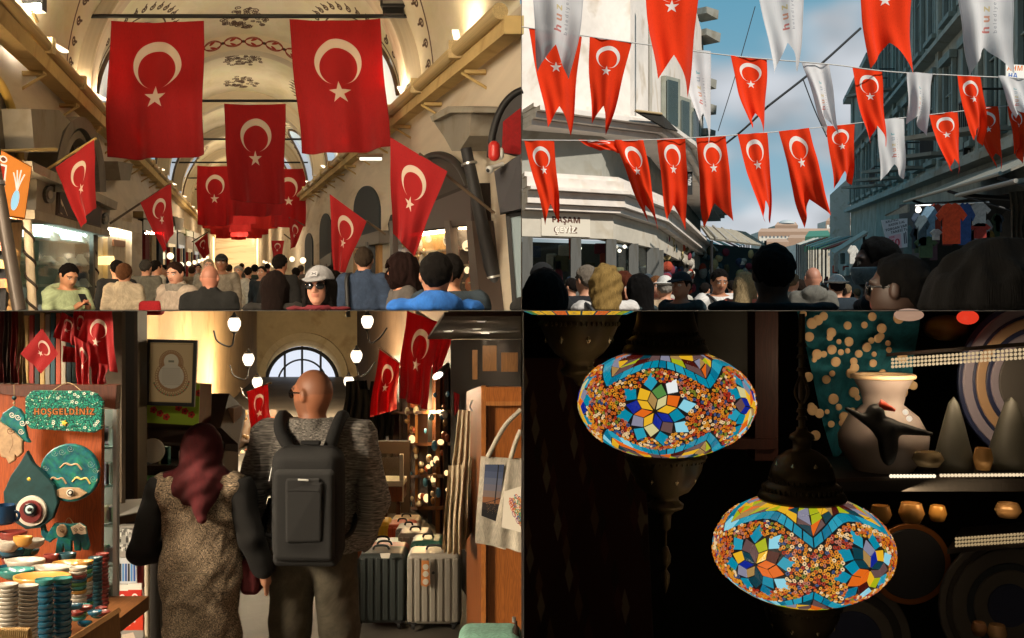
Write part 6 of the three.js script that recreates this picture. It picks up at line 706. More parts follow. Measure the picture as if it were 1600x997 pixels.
  // glass cabinet
  const gc = thing('glass_cabinet', 'narrow glass cabinet with white goods beside the orange board', 'cabinet', P(170, 1000, 4.3)); world(gc, 'glass_front', pq([[158, 640, 4.22], [182, 640, 4.3], [182, 950, 4.3], [158, 950, 4.22]], 0.006), mat([0.85, 0.95, 0.94], 0.04, { transmission: 1, thickness: 0 })); world(gc, 'corner_post', rectPx(176, 612, 182, 952, 4.28, 0.02), mat([0.55, 0.56, 0.54], 0.35)); world(gc, 'back_panel', rectPx(156, 640, 184, 952, 4.6, 0.02), mat([0.42, 0.42, 0.40], 0.6)); for (const y of [700, 760, 822, 885, 946]) world(gc, 'glass_shelf', pq([[157, y, 4.24], [183, y - 3, 4.3], [183, y - 7, 4.55], [157, y - 5, 4.55]], 0.008), mat([0.5, 0.7, 0.7], 0.15)); for (let k = 0; k < 18; k++) { const y = [697, 757, 819, 882, 943][k % 5]; world(gc, 'boxed_article', at(new RoundedBoxGeometry(L(R(6, 12), 4.4), L(R(16, 40), 4.4), 0.04, 2, 0.004), P(R(162, 177), y - 16, 4.42)), mat([R(0.4, 0.8), R(0.4, 0.75), R(0.45, 0.75)], 0.5)); }
  // folded and hung red cloths, scarves
  const fm = flagDeep; solo('small_flag', 'small red flag hung by its corner like a diamond', 'flag', drape([[66, 512], [91, 553], [64, 584], [31, 553]].map((p, i, a) => a[i]), 4.4, { fold: 0.006, waves: 1 }), fm);
  solo('small_flag', 'red flag folded beside the diamond flag', 'flag', drape([[96, 487], [118, 500], [122, 542], [84, 527]], 4.45, { fold: 0.015 }), fm); solo('small_flag', 'largest hanging red flag of the cluster above the plaque', 'flag', drape([[134, 486], [176, 486], [183, 582], [116, 566]], 4.35, { fold: 0.02, waves: 2, ph: 1 }), fm); solo('small_flag', 'drooping red flag tip over the plaque corner', 'flag', drape([[116, 525], [140, 540], [142, 604], [122, 606]], 4.32, { fold: 0.015, waves: 2 }), fm); solo('small_flag', 'bunched red flag end beside the drooping tip', 'flag', drape([[140, 566], [168, 570], [166, 596], [148, 610]], 4.34, { fold: 0.02, waves: 2 }), redCloth); solo('small_flag', 'red flag partly hidden at the top of the cluster', 'flag', drape([[114, 486], [136, 486], [132, 540], [112, 530]], 4.5, { fold: 0.02 }), fm); solo('small_flag', 'red flag with white print behind the drooping tip', 'flag', drape([[98, 540], [126, 545], [122, 566], [98, 566]], 4.5, { fold: 0.01 }), redCloth);
  [[-6, 10, '#5e1c18', 'dark red patterned scarf hanging at the edge'], [6, 22, '#3a2a20', 'brown striped scarf beside the red one'], [18, 34, '#6e120f', 'red scarf beside the belt'], [28, 40, '#8a7350', 'beige woven belt hanging beside the scarves']].forEach(([a, b, c, l]) => solo('scarf', l, 'scarf', drape([[a, 486], [b - 3, 486], [b, 600], [a + 2, 596]], 4.45, { fold: 0.02, waves: 2 }), cloth(c)));
  const bk = ['#3c5a58', '#b39152', '#9a2a20', '#2c3a3c', '#c2a468', '#8c8478', '#28505a', '#b54a2c', '#d8ccb4', '#31414a']; for (let k = 0; k < 11; k++) solo('boxed_book', 'upright boxed book in ' + ['teal', 'ochre', 'red', 'charcoal', 'sand', 'grey', 'petrol', 'rust', 'ivory', 'slate', 'teal with white label'][k] + ' behind the small flags', 'book', boxAt(P(44 + k * 8.2, 545, 4.75), L(7.6, 4.75), L(114, 4.75) * R(0.9, 1), 0.14, 0.004), mat(bk[k % 10], 0.6), 'books behind the flags');
  struct('stall_back_wall', pq([[-1300, 485.6, 5.2], [190, 485.6, 5.2], [190, 1081, 5.2], [-1300, 1081, 5.2]], 0.05), plaster([0.18, 0.14, 0.1]));
  // black post
  const po = thing('wooden_post', 'tall dark wooden post between the stall and the framed calligraphy', 'post', P(200, 880, 7)); world(po, 'shaft', rectPx(186, 485.6, 213, 900, 7, 0.2), wood('#1c120b')); world(po, 'edge_trim', rectPx(210, 485.8, 215, 900, 6.98, 0.04), wood('#3a2614'));
  // framed calligraphy
  const fr = thing('framed_calligraphy', 'black framed print with a white rosette and double medallion', 'picture', P(268, 636, 7.4)); const ct = canvasTex(320, 420, (g, w, h) => { g.fillStyle = '#d9c39a'; g.fillRect(0, 0, w, h); g.strokeStyle = '#c2a878'; g.lineWidth = 4; g.strokeRect(12, 12, w - 24, h - 24); g.strokeStyle = '#9a6a4a'; for (const [y, r] of [[140, 70], [240, 100]]) for (let k = 0; k < 40; k++) { const t = k / 40 * TAU; g.lineWidth = 3; g.beginPath(); g.arc(w / 2 + Math.cos(t) * (r + 6), y + Math.sin(t) * (r + 6), 9, 0, TAU); g.stroke(); } g.fillStyle = '#b08a66'; g.beginPath(); g.arc(w / 2, 140, 70, 0, TAU); g.arc(w / 2, 240, 100, 0, TAU); g.fill(); g.fillStyle = '#e2dccb'; g.beginPath(); g.arc(w / 2, 132, 52, 0, TAU); g.fill(); g.fillStyle = '#dcd8cc'; for (let k = 0; k < 24; k++) { g.beginPath(); g.arc(w / 2 + Math.cos(k / 24 * TAU) * 70, 232 + Math.sin(k / 24 * TAU) * 66, 20, 0, TAU); g.fill(); } g.beginPath(); g.arc(w / 2, 232, 80, 0, TAU); g.fill(); g.strokeStyle = '#a9a294'; g.lineWidth = 2; for (let y = 180; y < 296; y += 12) { g.beginPath(); for (let x = 96; x < 226; x += 6) g.lineTo(x, y + Math.sin(x * 1.7 + y) * 4); g.stroke(); } g.fillStyle = '#8a8c7c'; g.fillRect(140, 124, 40, 14); for (let k = 0; k < 26; k++) { g.fillStyle = ['#a86a52', '#7d8a62'][k % 2]; const t = 0.2 + k / 26 * 2.74; g.beginPath(); g.arc(w / 2 + Math.cos(t) * 126, 246 + Math.sin(t) * 118, 7, 0, TAU); g.fill(); } });
  printed(fr, 'print', [[232, 534, 7.38], [303, 534, 7.38], [300, 631, 7.38], [230, 630, 7.38]], 0.01, ct); { const o = [[230, 530], [308, 532], [303, 636], [227, 633]], i2 = [[233, 535], [302, 536], [299, 630], [231, 628]]; for (let k = 0; k < 4; k++) { const n = (k + 1) % 4; world(fr, 'frame_bar', pq([[...o[k], 7.36], [...o[n], 7.36], [...i2[n], 7.36], [...i2[k], 7.36]], 0.03), black); } }
  const gp = thing('flower_poster', 'green poster with red flowers behind the framed calligraphy', 'poster', P(265, 664, 7.6)); printed(gp, 'poster_sheet', [[218, 596, 7.6], [312, 600, 7.6], [310, 665, 7.6], [219, 660, 7.6]], 0.01, canvasTex(256, 180, (g, w, h) => { g.fillStyle = '#8fae2e'; g.fillRect(0, 0, w, h); for (let k = 0; k < 14; k++) { const x = 14 + (k * 53) % 240, y = 16 + (k * 71) % 150; g.fillStyle = '#b32a1e'; for (let q = 0; q < 5; q++) { g.beginPath(); g.arc(x + Math.cos(q * 1.26) * 9, y + Math.sin(q * 1.26) * 9, 7, 0, TAU); g.fill(); } g.fillStyle = '#5c1a10'; g.beginPath(); g.arc(x, y, 5, 0, TAU); g.fill(); } })); 
  solo('red_board', 'dark red slatted board beside the flower poster', 'board', pq([[308, 598, 7.7], [331, 600, 7.9], [329, 690, 7.9], [308, 690, 7.7]], 0.06), wood('#5a1010')); solo('wooden_box', 'plain brown wooden box on the shelf behind the headscarf', 'box', boxAt(P(351, 664, 8.2), L(42, 8.2), L(58, 8.2), 0.25, 0.006), wood('#7a5230'));
  const sf = thing('shelf_unit', 'dark shelf unit behind the woman with a white plate and postcards', 'shelf', P(280, 880, 8)); world(sf, 'top_board', pq([[215, 668, 7.8], [345, 668, 7.8], [372, 694, 8], [372, 706, 8], [215, 690, 7.8]], 0.5), brown); world(sf, 'back_board', rectPx(213, 690, 345, 870, 8.4, 0.05), mat([0.05, 0.035, 0.025], 0.7)); for (const y of [728, 776, 826]) world(sf, 'shelf_board', rectPx(213, y, 345, y + 6, 7.95, 0.4), brown); world(sf, 'side_board', rectPx(340, 690, 347, 880, 7.9, 0.45), brown);
  for (let k = 0; k < 26; k++) { const x = R(218, 335), y = [726, 774, 824][k % 3], h = R(14, 34), w = R(8, 18); world(sf, 'packet', at(new RoundedBoxGeometry(L(w, 8), L(h, 8), 0.05, 2, 0.006), P(x, y - h / 2, 8.05)), mat([R(0.1, 0.6), R(0.1, 0.5), R(0.08, 0.4)], 0.6)); }
  const wp = thing('white_plate', 'round white painted plate leaning on the dark shelf', 'plate', P(239, 722, 7.8)); world(wp, 'plate', outline(disc(239, 704, 18, 18), 7.75, 0.015, 0.006), offwhite); for (const [x, y, m] of [[244, 714, cO], [252, 706, cR], [233, 698, cB]]) world(wp, 'painted_spot', outline(disc(x, y, 4, 3, 10), 7.735, 0.004, 0.001), m);
  // white counter, souvenir packets
  const ct2 = thing('display_counter', 'white sloping display counter with packets behind the glass cabinet', 'counter', P(200, 990, 5.2)); world(ct2, 'white_top', pq([[178, 782, 5.2], [240, 778, 5.6], [236, 796, 5.2], [178, 808, 4.9]], 0.03), mat([0.6, 0.58, 0.54], 0.5)); world(ct2, 'wood_edge', pq([[178, 810, 4.9], [236, 797, 5.2], [236, 808, 5.2], [178, 822, 4.9]], 0.04), wood('#5a3a20')); world(ct2, 'grey_side', rectPx(178, 822, 224, 1060, 5.1, 0.05), mat([0.3, 0.28, 0.25], 0.7)); world(ct2, 'red_upright', rectPx(211, 818, 221, 920, 5.06, 0.03), mat([0.4, 0.03, 0.03], 0.5));
  const card = (x0, y0, x1, y1, d, tx2, name, label, cat) => { const t = thing(name, label, cat, P((x0 + x1) / 2, y1, d)); printed(t, 'printed_face', [[x0, y0, d], [x1, y0, d], [x1, y1, d], [x0, y1, d]], 0.012, tx2, 0.4); return t; };
  const bw = canvasTex(64, 80, (g) => { g.fillStyle = '#9a9a94'; g.fillRect(0, 0, 64, 80); for (let k = 0; k < 60; k++) { g.fillStyle = ['#2a2a28', '#d8d8d2', '#6a6a66'][k % 3]; g.fillRect(rnd() * 60, rnd() * 76, 3 + rnd() * 5, 4 + rnd() * 14); } }), bl = canvasTex(64, 64, (g) => { g.fillStyle = '#c8ccd0'; g.fillRect(0, 0, 64, 64); for (let k = 0; k < 7; k++) { g.fillStyle = ['#1e4f9a', '#20222a', '#4a86c4'][k % 3]; g.fillRect(4 + k * 8.5, 14, 6, 44); } }), fl = canvasTex(96, 64, (g) => { g.fillStyle = '#d23a20'; g.fillRect(0, 0, 96, 64); g.fillStyle = '#f4ece4'; g.beginPath(); g.arc(36, 32, 16, 0, TAU); g.fill(); g.fillStyle = '#d23a20'; g.beginPath(); g.arc(41, 32, 13, 0, TAU); g.fill(); g.fillStyle = '#f4ece4'; star(g, 60, 32, 8, 0); }), flv = canvasTex(64, 96, (g) => { g.fillStyle = '#e9e4da'; g.fillRect(0, 0, 64, 26); g.fillStyle = '#c42a1c'; g.fillRect(0, 26, 64, 70); g.fillStyle = '#f4ece4'; g.beginPath(); g.arc(32, 56, 15, 0, TAU); g.fill(); g.fillStyle = '#c42a1c'; g.beginPath(); g.arc(32, 60, 12, 0, TAU); g.fill(); g.fillStyle = '#f4ece4'; star(g, 32, 72, 6, -1.57); });
  card(181, 826, 212, 862, 5.0, bw, 'photo_card', 'black and white photo card on the rack', 'card'); card(180, 872, 213, 912, 5.0, bl, 'souvenir_packet', 'packet of blue trinkets on the rack', 'packet'); card(182, 914, 200, 948, 4.98, flv, 'flag_packet', 'packaged flag on the rack next to the cabinet', 'packet'); card(200, 912, 221, 948, 4.97, flv, 'flag_packet', 'packaged flag on the rack nearer the metal pole', 'packet'); card(188, 957, 223, 985, 4.95, fl, 'flag_card', 'landscape flag card lowest on the rack', 'card'); solo('paper_slip', 'white slip of paper under the flag card', 'paper', pq([[190, 992, 4.9], [208, 988, 4.9], [214, 1004, 4.8], [190, 1006, 4.8]], 0.004), offwhite);
  solo('metal_pole', 'pale metal pole standing behind the woman', 'pole', rod(V(P(230, 860, 4.95).x, 0, -4.95), P(230, 850, 4.95), L(4, 4.95), L(4, 4.95), 12), mat([0.55, 0.48, 0.36], 0.4)); solo('dark_bin', 'dark panel behind the metal pole at the woman\'s elbow', 'panel', rectPx(222, 815, 250, 1060, 5.3, 0.2), mat([0.03, 0.025, 0.02], 0.6));

  // -------- lane beyond: sparkle of small goods, clothes, flags
  const gm = [mat([0.7, 0.42, 0.14], 0.3), mat([0.5, 0.12, 0.05], 0.3), mat([0.1, 0.3, 0.5], 0.3), mat([0.75, 0.68, 0.55], 0.35), mat([0.35, 0.2, 0.08], 0.4)], gl = glow([1, 0.68, 0.3], 1.6);
  const tr = thing('trinket_stall', 'far stall glittering with lamps and coloured trinkets beside the headscarf', 'stall', P(395, 800, 13)); world(tr, 'back_board', pq([[352, 640, 13.5], [432, 640, 17], [432, 800, 17], [352, 840, 13.5]], 0.1), mat([0.16, 0.09, 0.04], 0.7)); for (const y of [690, 722, 752]) world(tr, 'shelf_board', pq([[352, y, 13.2], [430, y - 6, 16], [430, y - 3, 16], [352, y + 4, 13.2]], 0.15), wood('#4a2c14')); for (let k = 0; k < 70; k++) { const x = R(356, 428), y = R(645, 770), d = 13 + (x - 352) * 0.035, g = new THREE.SphereGeometry(L(R(2.2, 5), d), 8, 6); at(g, P(x, y, d)); world(tr, k % 6 ? 'trinket' : 'small_lamp', g, k % 6 ? gm[k % 5] : gl); }
  const fc = thing('pole_flag', 'small red flag hanging beside the lowest lantern and the man', 'flag', P(404, 690, 11)); world(fc, 'flag_cloth', drape([[386, 612], [418, 600], [421, 668], [398, 690]], 11, { fold: 0.05, ph: 1 }), flagDeep); world(fc, 'pole', rod(P(384, 614, 11.1), P(424, 598, 11.1), 0.012), brassDark);
  const f1 = thing('pole_flag', 'bright red flag on a pole before the hanging clothes', 'flag', P(600, 665, 9)); world(f1, 'flag_cloth', drape([[593, 546], [624, 568], [618, 640], [577, 652]], 9, { fold: 0.04, ph: 0.3 }), flagDeep); world(f1, 'pole', rod(P(592, 544, 9), P(626, 570, 9.1), 0.014), mat([0.6, 0.5, 0.4], 0.5));
  const f2 = thing('pole_flag', 'large dark red flag with white crescent under the ceiling box', 'flag', P(650, 640, 8)); world(f2, 'flag_cloth', drape([[636, 470], [690, 505], [664, 640], [622, 622]].map(p => [p[0], Math.max(p[1], 485.8)]), 8, { fold: 0.06, ph: 1.4, waves: 2 }), flagDeep); world(f2, 'pole', rod(P(650, 487, 8), P(690, 512, 8.1), 0.014), mat([0.6, 0.5, 0.4], 0.5)); solo('small_flag', 'dark red flag behind the large one', 'flag', drape([[678, 528], [706, 530], [686, 590], [676, 584]], 8.6, { fold: 0.03 }), redCloth); solo('small_flag', 'small red pennant before the dark shelves', 'flag', drape([[709, 612], [718, 616], [717, 640], [710, 650]], 7.2, { fold: 0.01 }), redCloth);
  for (let k = 0; k < 9; k++) solo('hanging_coat', ['black coat hanging under the lanterns', 'charcoal coat in the middle of the rail', 'dark olive coat hanging lowest', 'black jacket beside the bright flag', 'dark brown coat behind the man', 'black fur coat on the rail', 'grey black coat by the glass case', 'black dress on the lower rail', 'dark jacket at the end of the rail'][k], 'coat', drape([[540 + (k % 5) * 13, 596 + (k % 3) * 14], [560 + (k % 5) * 13, 594 + (k % 3) * 14], [566 + (k % 5) * 13, 680 + (k % 2) * 14], [534 + (k % 5) * 13, 684]], 10.5 + 0.15 * k, { fold: 0.08, waves: 2.5, ph: k }), cloth(['#0d0c0b', '#141311', '#18170f'][k % 3]));
  const rs = thing('lit_shop', 'warm lit wooden shop shelves along the lane beside the tote bags', 'shop', P(660, 850, 8.4)); world(rs, 'back_board', pq([[596, 560, 12], [705, 540, 8.6], [705, 860, 8.6], [596, 780, 12]], 0.05), wood('#5a3012')); for (const [x, m] of [[640, wood('#a8662a')], [652, wood('#c98a40')], [672, black], [684, wood('#b0722e')], [697, wood('#2a170b')], [611, wood('#20130a')], [627, wood('#3c2210')]]) { const d = 12 - (x - 596) * 0.032; world(rs, 'upright', rectPx(x - 3.5, 575, x + 3.5, 850, d - 0.25, 0.2), m); } for (const y of [640, 690, 740, 790]) world(rs, 'shelf_board', pq([[600, y + 4, 11.6], [704, y, 8.4], [704, y + 6, 8.4], [600, y + 8, 11.6]], 0.1), wood('#8a5424')); for (let k = 0; k < 60; k++) { const x = R(634, 700), y = R(600, 790), d = 11.6 - (x - 596) * 0.032, g = new THREE.SphereGeometry(L(R(2.5, 5.5), d), 8, 6); g.scale(1, R(0.8, 1.8), 1); at(g, P(x, y, d)); world(rs, k % 5 ? 'shop_article' : 'small_lamp', g, k % 5 ? gm[(k * 2) % 5] : gl); } pointLight([1, 0.66, 0.3], 2.2, P(655, 640, 9.2), 4);
  const sp = thing('spot_lamp', 'bright oval spot lamp above the lit shelves', 'lamp', P(684, 592, 8)); world(sp, 'lamp_face', at((() => { const g = new THREE.SphereGeometry(L(8, 8), 12, 8); g.scale(1.1, 0.6, 0.6); g.rotateZ(0.5); return g; })(), P(684, 587, 8)), glow([1, 0.93, 0.8], 4)); world(sp, 'housing', rod(P(688, 584, 8.1), P(700, 570, 8.3), 0.035, 0.02), darkMetal);
  const gcs = thing('display_case', 'glass display case on a wooden stand beyond the man', 'display case', P(604, 830, 9)); world(gcs, 'glass_box', boxAt(P(604, 744, 9.2), L(48, 9), L(66, 9), 0.25), mat([0.85, 0.86, 0.8], 0.05, { transmission: 1, thickness: 0 })); for (const x of [580, 627]) world(gcs, 'case_post', rectPx(x - 3, 710, x + 3, 785, 9.02, 0.04), mat([0.5, 0.45, 0.36], 0.4)); world(gcs, 'case_base', rectPx(578, 752, 630, 760, 9, 0.3), mat([0.5, 0.45, 0.36], 0.4)); world(gcs, 'wooden_stand', rectPx(578, 761, 628, 784, 9, 0.35), wood('#7a3c16')); for (const x of [584, 602, 622]) world(gcs, 'leg', rectPx(x - 3, 785, x + 3, 832, 9.05, 0.06), wood('#5a2c10')); world(gcs, 'dark_base', rectPx(560, 690, 640, 860, 9.8, 0.1), mat([0.06, 0.035, 0.02], 0.7));
  // ceiling box with downlights
  const cb = thing('ceiling_box', 'dark wooden ceiling box with small round downlights', 'ceiling box', P(750, 530, 5)); world(cb, 'front_edge', rectPx(700, 485.8, 814.5, 494, 4.6, 0.03), wood('#4a2814')); world(cb, 'underside', pq([[694, 494, 4.64], [814.5, 494, 4.64], [814.5, 530, 7.4], [668, 530, 7.4]], 0.02), mat([0.05, 0.03, 0.02], 0.95)); for (const [x, y, d] of [[752, 500, 5.1], [745, 512, 5.9], [700, 516, 6.2], [758, 519, 6.5]]) { const g = new THREE.CylinderGeometry(L(8, d), L(8, d), 0.012, 16); world(cb, 'downlight_ring', at(g, P(x, y, d - 0.1)), steel); world(cb, 'downlight_lens', at(new THREE.CylinderGeometry(L(6, d), L(6, d), 0.004, 16), P(x, y, d - 0.1).add(V(0, -0.009, 0))), glow([1, 0.85, 0.65], 0.6)); areaLight([1, 0.8, 0.55], 260, 0.05, 0.05, P(x, y, d - 0.1).add(V(0, -0.02, 0)), x > 744 ? P(690, 900, 6.3 - (x - 745) * 0.09) : P(640, 860, 7.2)); }
  solo('shelf_wall', 'dark shelving wall behind the wooden cabinet', 'shelving', pq([[704, 531, 7.6], [814, 531, 5.4], [814, 1000, 5.4], [704, 1000, 7.6]], 0.05), wood('#20130b', 0.95)); for (const [x, y, w, h] of [[765, 560, 22, 40], [796, 566, 26, 30], [742, 570, 8, 46]]) solo('tan_board', x < 750 ? 'thin pale upright behind the cabinet' : x < 780 ? 'tan panel in the dark shelving wall' : 'dim panel at the end of the shelving wall', 'panel', rectPx(x - w / 2, y - h / 2, x + w / 2, y + h / 2, 5.3, 0.02), wood('#8a6238'));
  // wooden cabinet with tote bags
  const wc = thing('wooden_cabinet', 'orange brown wooden cabinet carrying tote bags on hooks', 'cabinet', P(780, 1100, 4.3)); const cw = wood('#b06a30', 0.4); world(wc, 'side_panel', pq([[729, 612, 4.7], [752, 603, 4.3], [752, 1100, 4.3], [729, 1060, 4.7]], 0.03), wood('#8a5026', 0.4)); world(wc, 'front_panel', rectPx(757, 634, 814.5, 1100, 4.32, 0.03), cw); world(wc, 'stile', rectPx(752, 603, 759, 1100, 4.29, 0.04), wood('#c07a3c', 0.4)); world(wc, 'top_rail', rectPx(759, 605, 814.5, 628, 4.29, 0.04), wood('#b87034', 0.4)); world(wc, 'inner_rail', rectPx(759, 628, 814.5, 634, 4.285, 0.03), wood('#c9864a', 0.4)); world(wc, 'hook', tube([P(738, 626, 4.5), P(734, 636, 4.48), P(738, 642, 4.46)], 0.004, 10, 5), steel);
  const cv = cloth('#cbb797'), cv2 = cloth('#b8a283');
  [[[716, 640], [736, 642], [728, 860], [690, 858], 4.42, 'cream tote bag hanging in folds, first on the hook'], [[700, 728], [724, 726], [718, 866], [692, 864], 4.38, 'cream tote bag lower on the same hook'], [[722, 712], [734, 714], [728, 850], [712, 862], 4.5, 'beige tote bag edge behind the cream ones'], [[732, 712], [742, 716], [738, 830], [726, 852], 4.55, 'thin beige tote bag edge next to the cabinet side'], [[740, 706], [748, 712], [746, 800], [738, 836], 4.6, 'last beige tote bag edge on the hook']].forEach(([a, b, c, e, d, l], i) => solo('tote_bag', l, 'tote bag', drape([a, b, c, e], d, { fold: 0.02, waves: 3, ph: i }), i < 2 ? cv : cv2, 'tote bags on the hook'));
  const night = canvasTex(160, 256, (g, w, h) => { const gr = ['#3d4a68', '#4a5674', '#5c647c', '#6a6878', '#7a6a66', '#8a5a3a', '#241c1c', '#0e0d12']; gr.forEach((c, i) => { g.fillStyle = c; g.fillRect(0, i * 32, w, 33); }); g.strokeStyle = '#12131c'; g.lineWidth = 9; g.beginPath(); g.moveTo(112, 0); g.lineTo(80, 190); g.stroke(); g.lineWidth = 3; g.beginPath(); g.moveTo(0, 190); g.quadraticCurveTo(70, 180, 160, 150); g.stroke(); g.fillStyle = '#f2c26a'; for (let k = 0; k < 60; k++) g.fillRect(rnd() * w, 180 + rnd() * 60, 2, 2); }), flor = canvasTex(160, 160, (g, w, h) => { g.fillStyle = '#e6dfd0'; g.fillRect(0, 0, w, h); for (let k = 0; k < 90; k++) { const t = rnd() * TAU, r = Math.sqrt(rnd()) * 66; g.strokeStyle = ['#c0492a', '#3a6aa0', '#c98a2c', '#4a8a5a', '#8a3a6a', '#d2663a'][k % 6]; g.lineWidth = 4; g.beginPath(); g.arc(80 + Math.cos(t) * r, 80 + Math.sin(t) * r, 5 + rnd() * 8, 0, TAU); g.stroke(); } });
  const tote = (c, d, tx3, q, label, straps) => { const t = thing('tote_bag', label, 'tote bag', P(c[2][0], c[2][1], d), 'tote bags on the cabinet'); world(t, 'canvas', drape(c, d, { fold: 0.008, waves: 1, nv: 14, nu: 12 }), cloth('#d6cdbb')); printed(t, 'print', q.map(p => [...p, d - 0.02]), 0.004, tx3, 0.8); straps.forEach(s => world(t, 'strap', tube(s.map(p => P(p[0], p[1], p[2] || d - 0.01)), 0.011, 20, 5), cloth('#d6cdbb'))); };
  tote([[751, 713], [800, 716], [790, 858], [742, 848]], 4.22, night, [[758, 726], [788, 726], [778, 816], [752, 806]], 'white tote bag printed with a bridge at night', [[[762, 714], [790, 664], [814, 640]]]); tote([[794, 716], [814.4, 716], [814.4, 863], [768, 852]], 4.12, flor, [[788, 768], [814, 760], [814, 832], [784, 824]], 'white tote bag printed with a colourful floral bouquet', [[[798, 716], [806, 690], [814, 672]]]);
  solo('folded_bag', 'mint green quilted bundle at the bottom edge', 'bag', (() => { const g = new RoundedBoxGeometry(L(100, 3.9), 0.12, 0.2, 4, 0.05); at(g, P(766, 1004, 3.9)); return g; })(), cloth('#7fae9c')); const tp = thing('bottle', 'small dark bottle with silver cap beside the mint bundle', 'bottle', P(806, 1000, 3.85)); world(tp, 'glass_body', at(lathe([[0, 0], [0.014, 0], [0.014, 0.05], [0.006, 0.065], [0.006, 0.08]], 12), P(806, 1002, 3.85)), mat([0.03, 0.02, 0.015], 0.2)); world(tp, 'cap', at(new THREE.CylinderGeometry(0.008, 0.008, 0.02, 10), P(803, 968, 3.85)), steel);

  // -------- suitcases
  const caseM = (c, r = 0.35) => mat(c, r, { bumpMap: texRough, bumpScale: 0.0006 });
  const suitcase = (x0, x1, y0, y1, d, c, label, detail) => {
    const w = L(x1 - x0, d), h = L(y1 - y0, d), base = P((x0 + x1) / 2, y1, d); const t = thing('suitcase', label, 'suitcase', base, 'suitcases for sale'); const m = caseM(c), dep = 0.24, wh = 0.035;
    local(t, 'shell', at(new RoundedBoxGeometry(w, h - wh, dep, 4, 0.035), V(0, (h + wh) / 2, -dep / 2)), m);
    const n = detail ? 7 : 5; for (let k = 0; k < n; k++) local(t, 'rib', at(new RoundedBoxGeometry(w / n * 0.72, h - wh - 0.05, 0.02, 3, 0.009), V((k + 0.5) / n * w - w / 2, (h + wh) / 2, 0.002)), m);
    local(t, 'handle', tube([V(-w * 0.16, h, -dep * 0.5), V(-w * 0.12, h + 0.022, -dep * 0.5), V(w * 0.12, h + 0.022, -dep * 0.5), V(w * 0.16, h, -dep * 0.5)], 0.008, 16, 6), black);
    if (detail) { for (const s of [-1, 1]) { const wl = new THREE.CylinderGeometry(0.024, 0.024, 0.02, 14); wl.rotateZ(Math.PI / 2); local(t, 'wheel', at(wl, V(s * (w / 2 - 0.04), 0.024, -0.03)), mat([0.02, 0.02, 0.02], 0.5)); local(t, 'wheel_housing', at(new RoundedBoxGeometry(0.05, 0.03, 0.05, 2, 0.008), V(s * (w / 2 - 0.04), 0.05, -0.03)), black); } local(t, 'trim', at(new RoundedBoxGeometry(w * 1.01, 0.012, dep * 0.9, 2, 0.004), V(0, wh + 0.01, -dep / 2)), darkMetal); }
    return t;
  };
  suitcase(551, 632, 866, 984, 6.2, [0.035, 0.042, 0.04], 'dark green grey ribbed suitcase at the end of the row', 1); const lg = suitcase(635, 718, 866, 986, 6.15, [0.32, 0.29, 0.24], 'light grey ribbed suitcase with an orange hang tag', 1); world(lg, 'hang_tag', outline([[659, 876], [670, 876], [672, 912], [666, 917], [658, 914]], 6.1, 0.004, 0.001), mat([0.6, 0.22, 0.06], 0.5)); for (const y of [886, 897, 909]) world(lg, 'tag_symbol', outline(disc(665, y, 4.6, 4.6, 14), 6.092, 0.002, 0.0005), offwhite); world(lg, 'lock_badge', outline(disc(677, 895, 2, 2, 10), 6.11, 0.006, 0.001), black); solo('tag_case', 'white luggage label on the dark suitcase handle', 'label', outline([[594, 865], [610, 864], [608, 872], [596, 872]], 6.12, 0.004, 0.001), offwhite);
  suitcase(560, 634, 858, 962, 6.75, [0.42, 0.06, 0.03], 'orange red suitcase just behind the dark one', 0); suitcase(641, 692, 846, 945, 6.9, [0.03, 0.12, 0.08], 'green suitcase behind the light grey one', 0); suitcase(621, 672, 834, 925, 7.3, [0.34, 0.29, 0.23], 'beige suitcase in the third row', 0); suitcase(617, 655, 826, 910, 7.8, [0.25, 0.23, 0.22], 'grey suitcase beyond the beige one', 0); suitcase(604, 648, 820, 900, 8.2, [0.55, 0.07, 0.02], 'bright red suitcase in the back row', 0); suitcase(575, 608, 816, 900, 8.2, [0.7, 0.4, 0.03], 'yellow suitcase in the back row', 0); suitcase(610, 655, 812, 895, 8.7, [0.6, 0.5, 0.4], 'pale suitcase farthest in the back row', 0); suitcase(560, 628, 850, 950, 7.2, [0.4, 0.33, 0.26], 'sand coloured suitcase under the white label', 0);
}
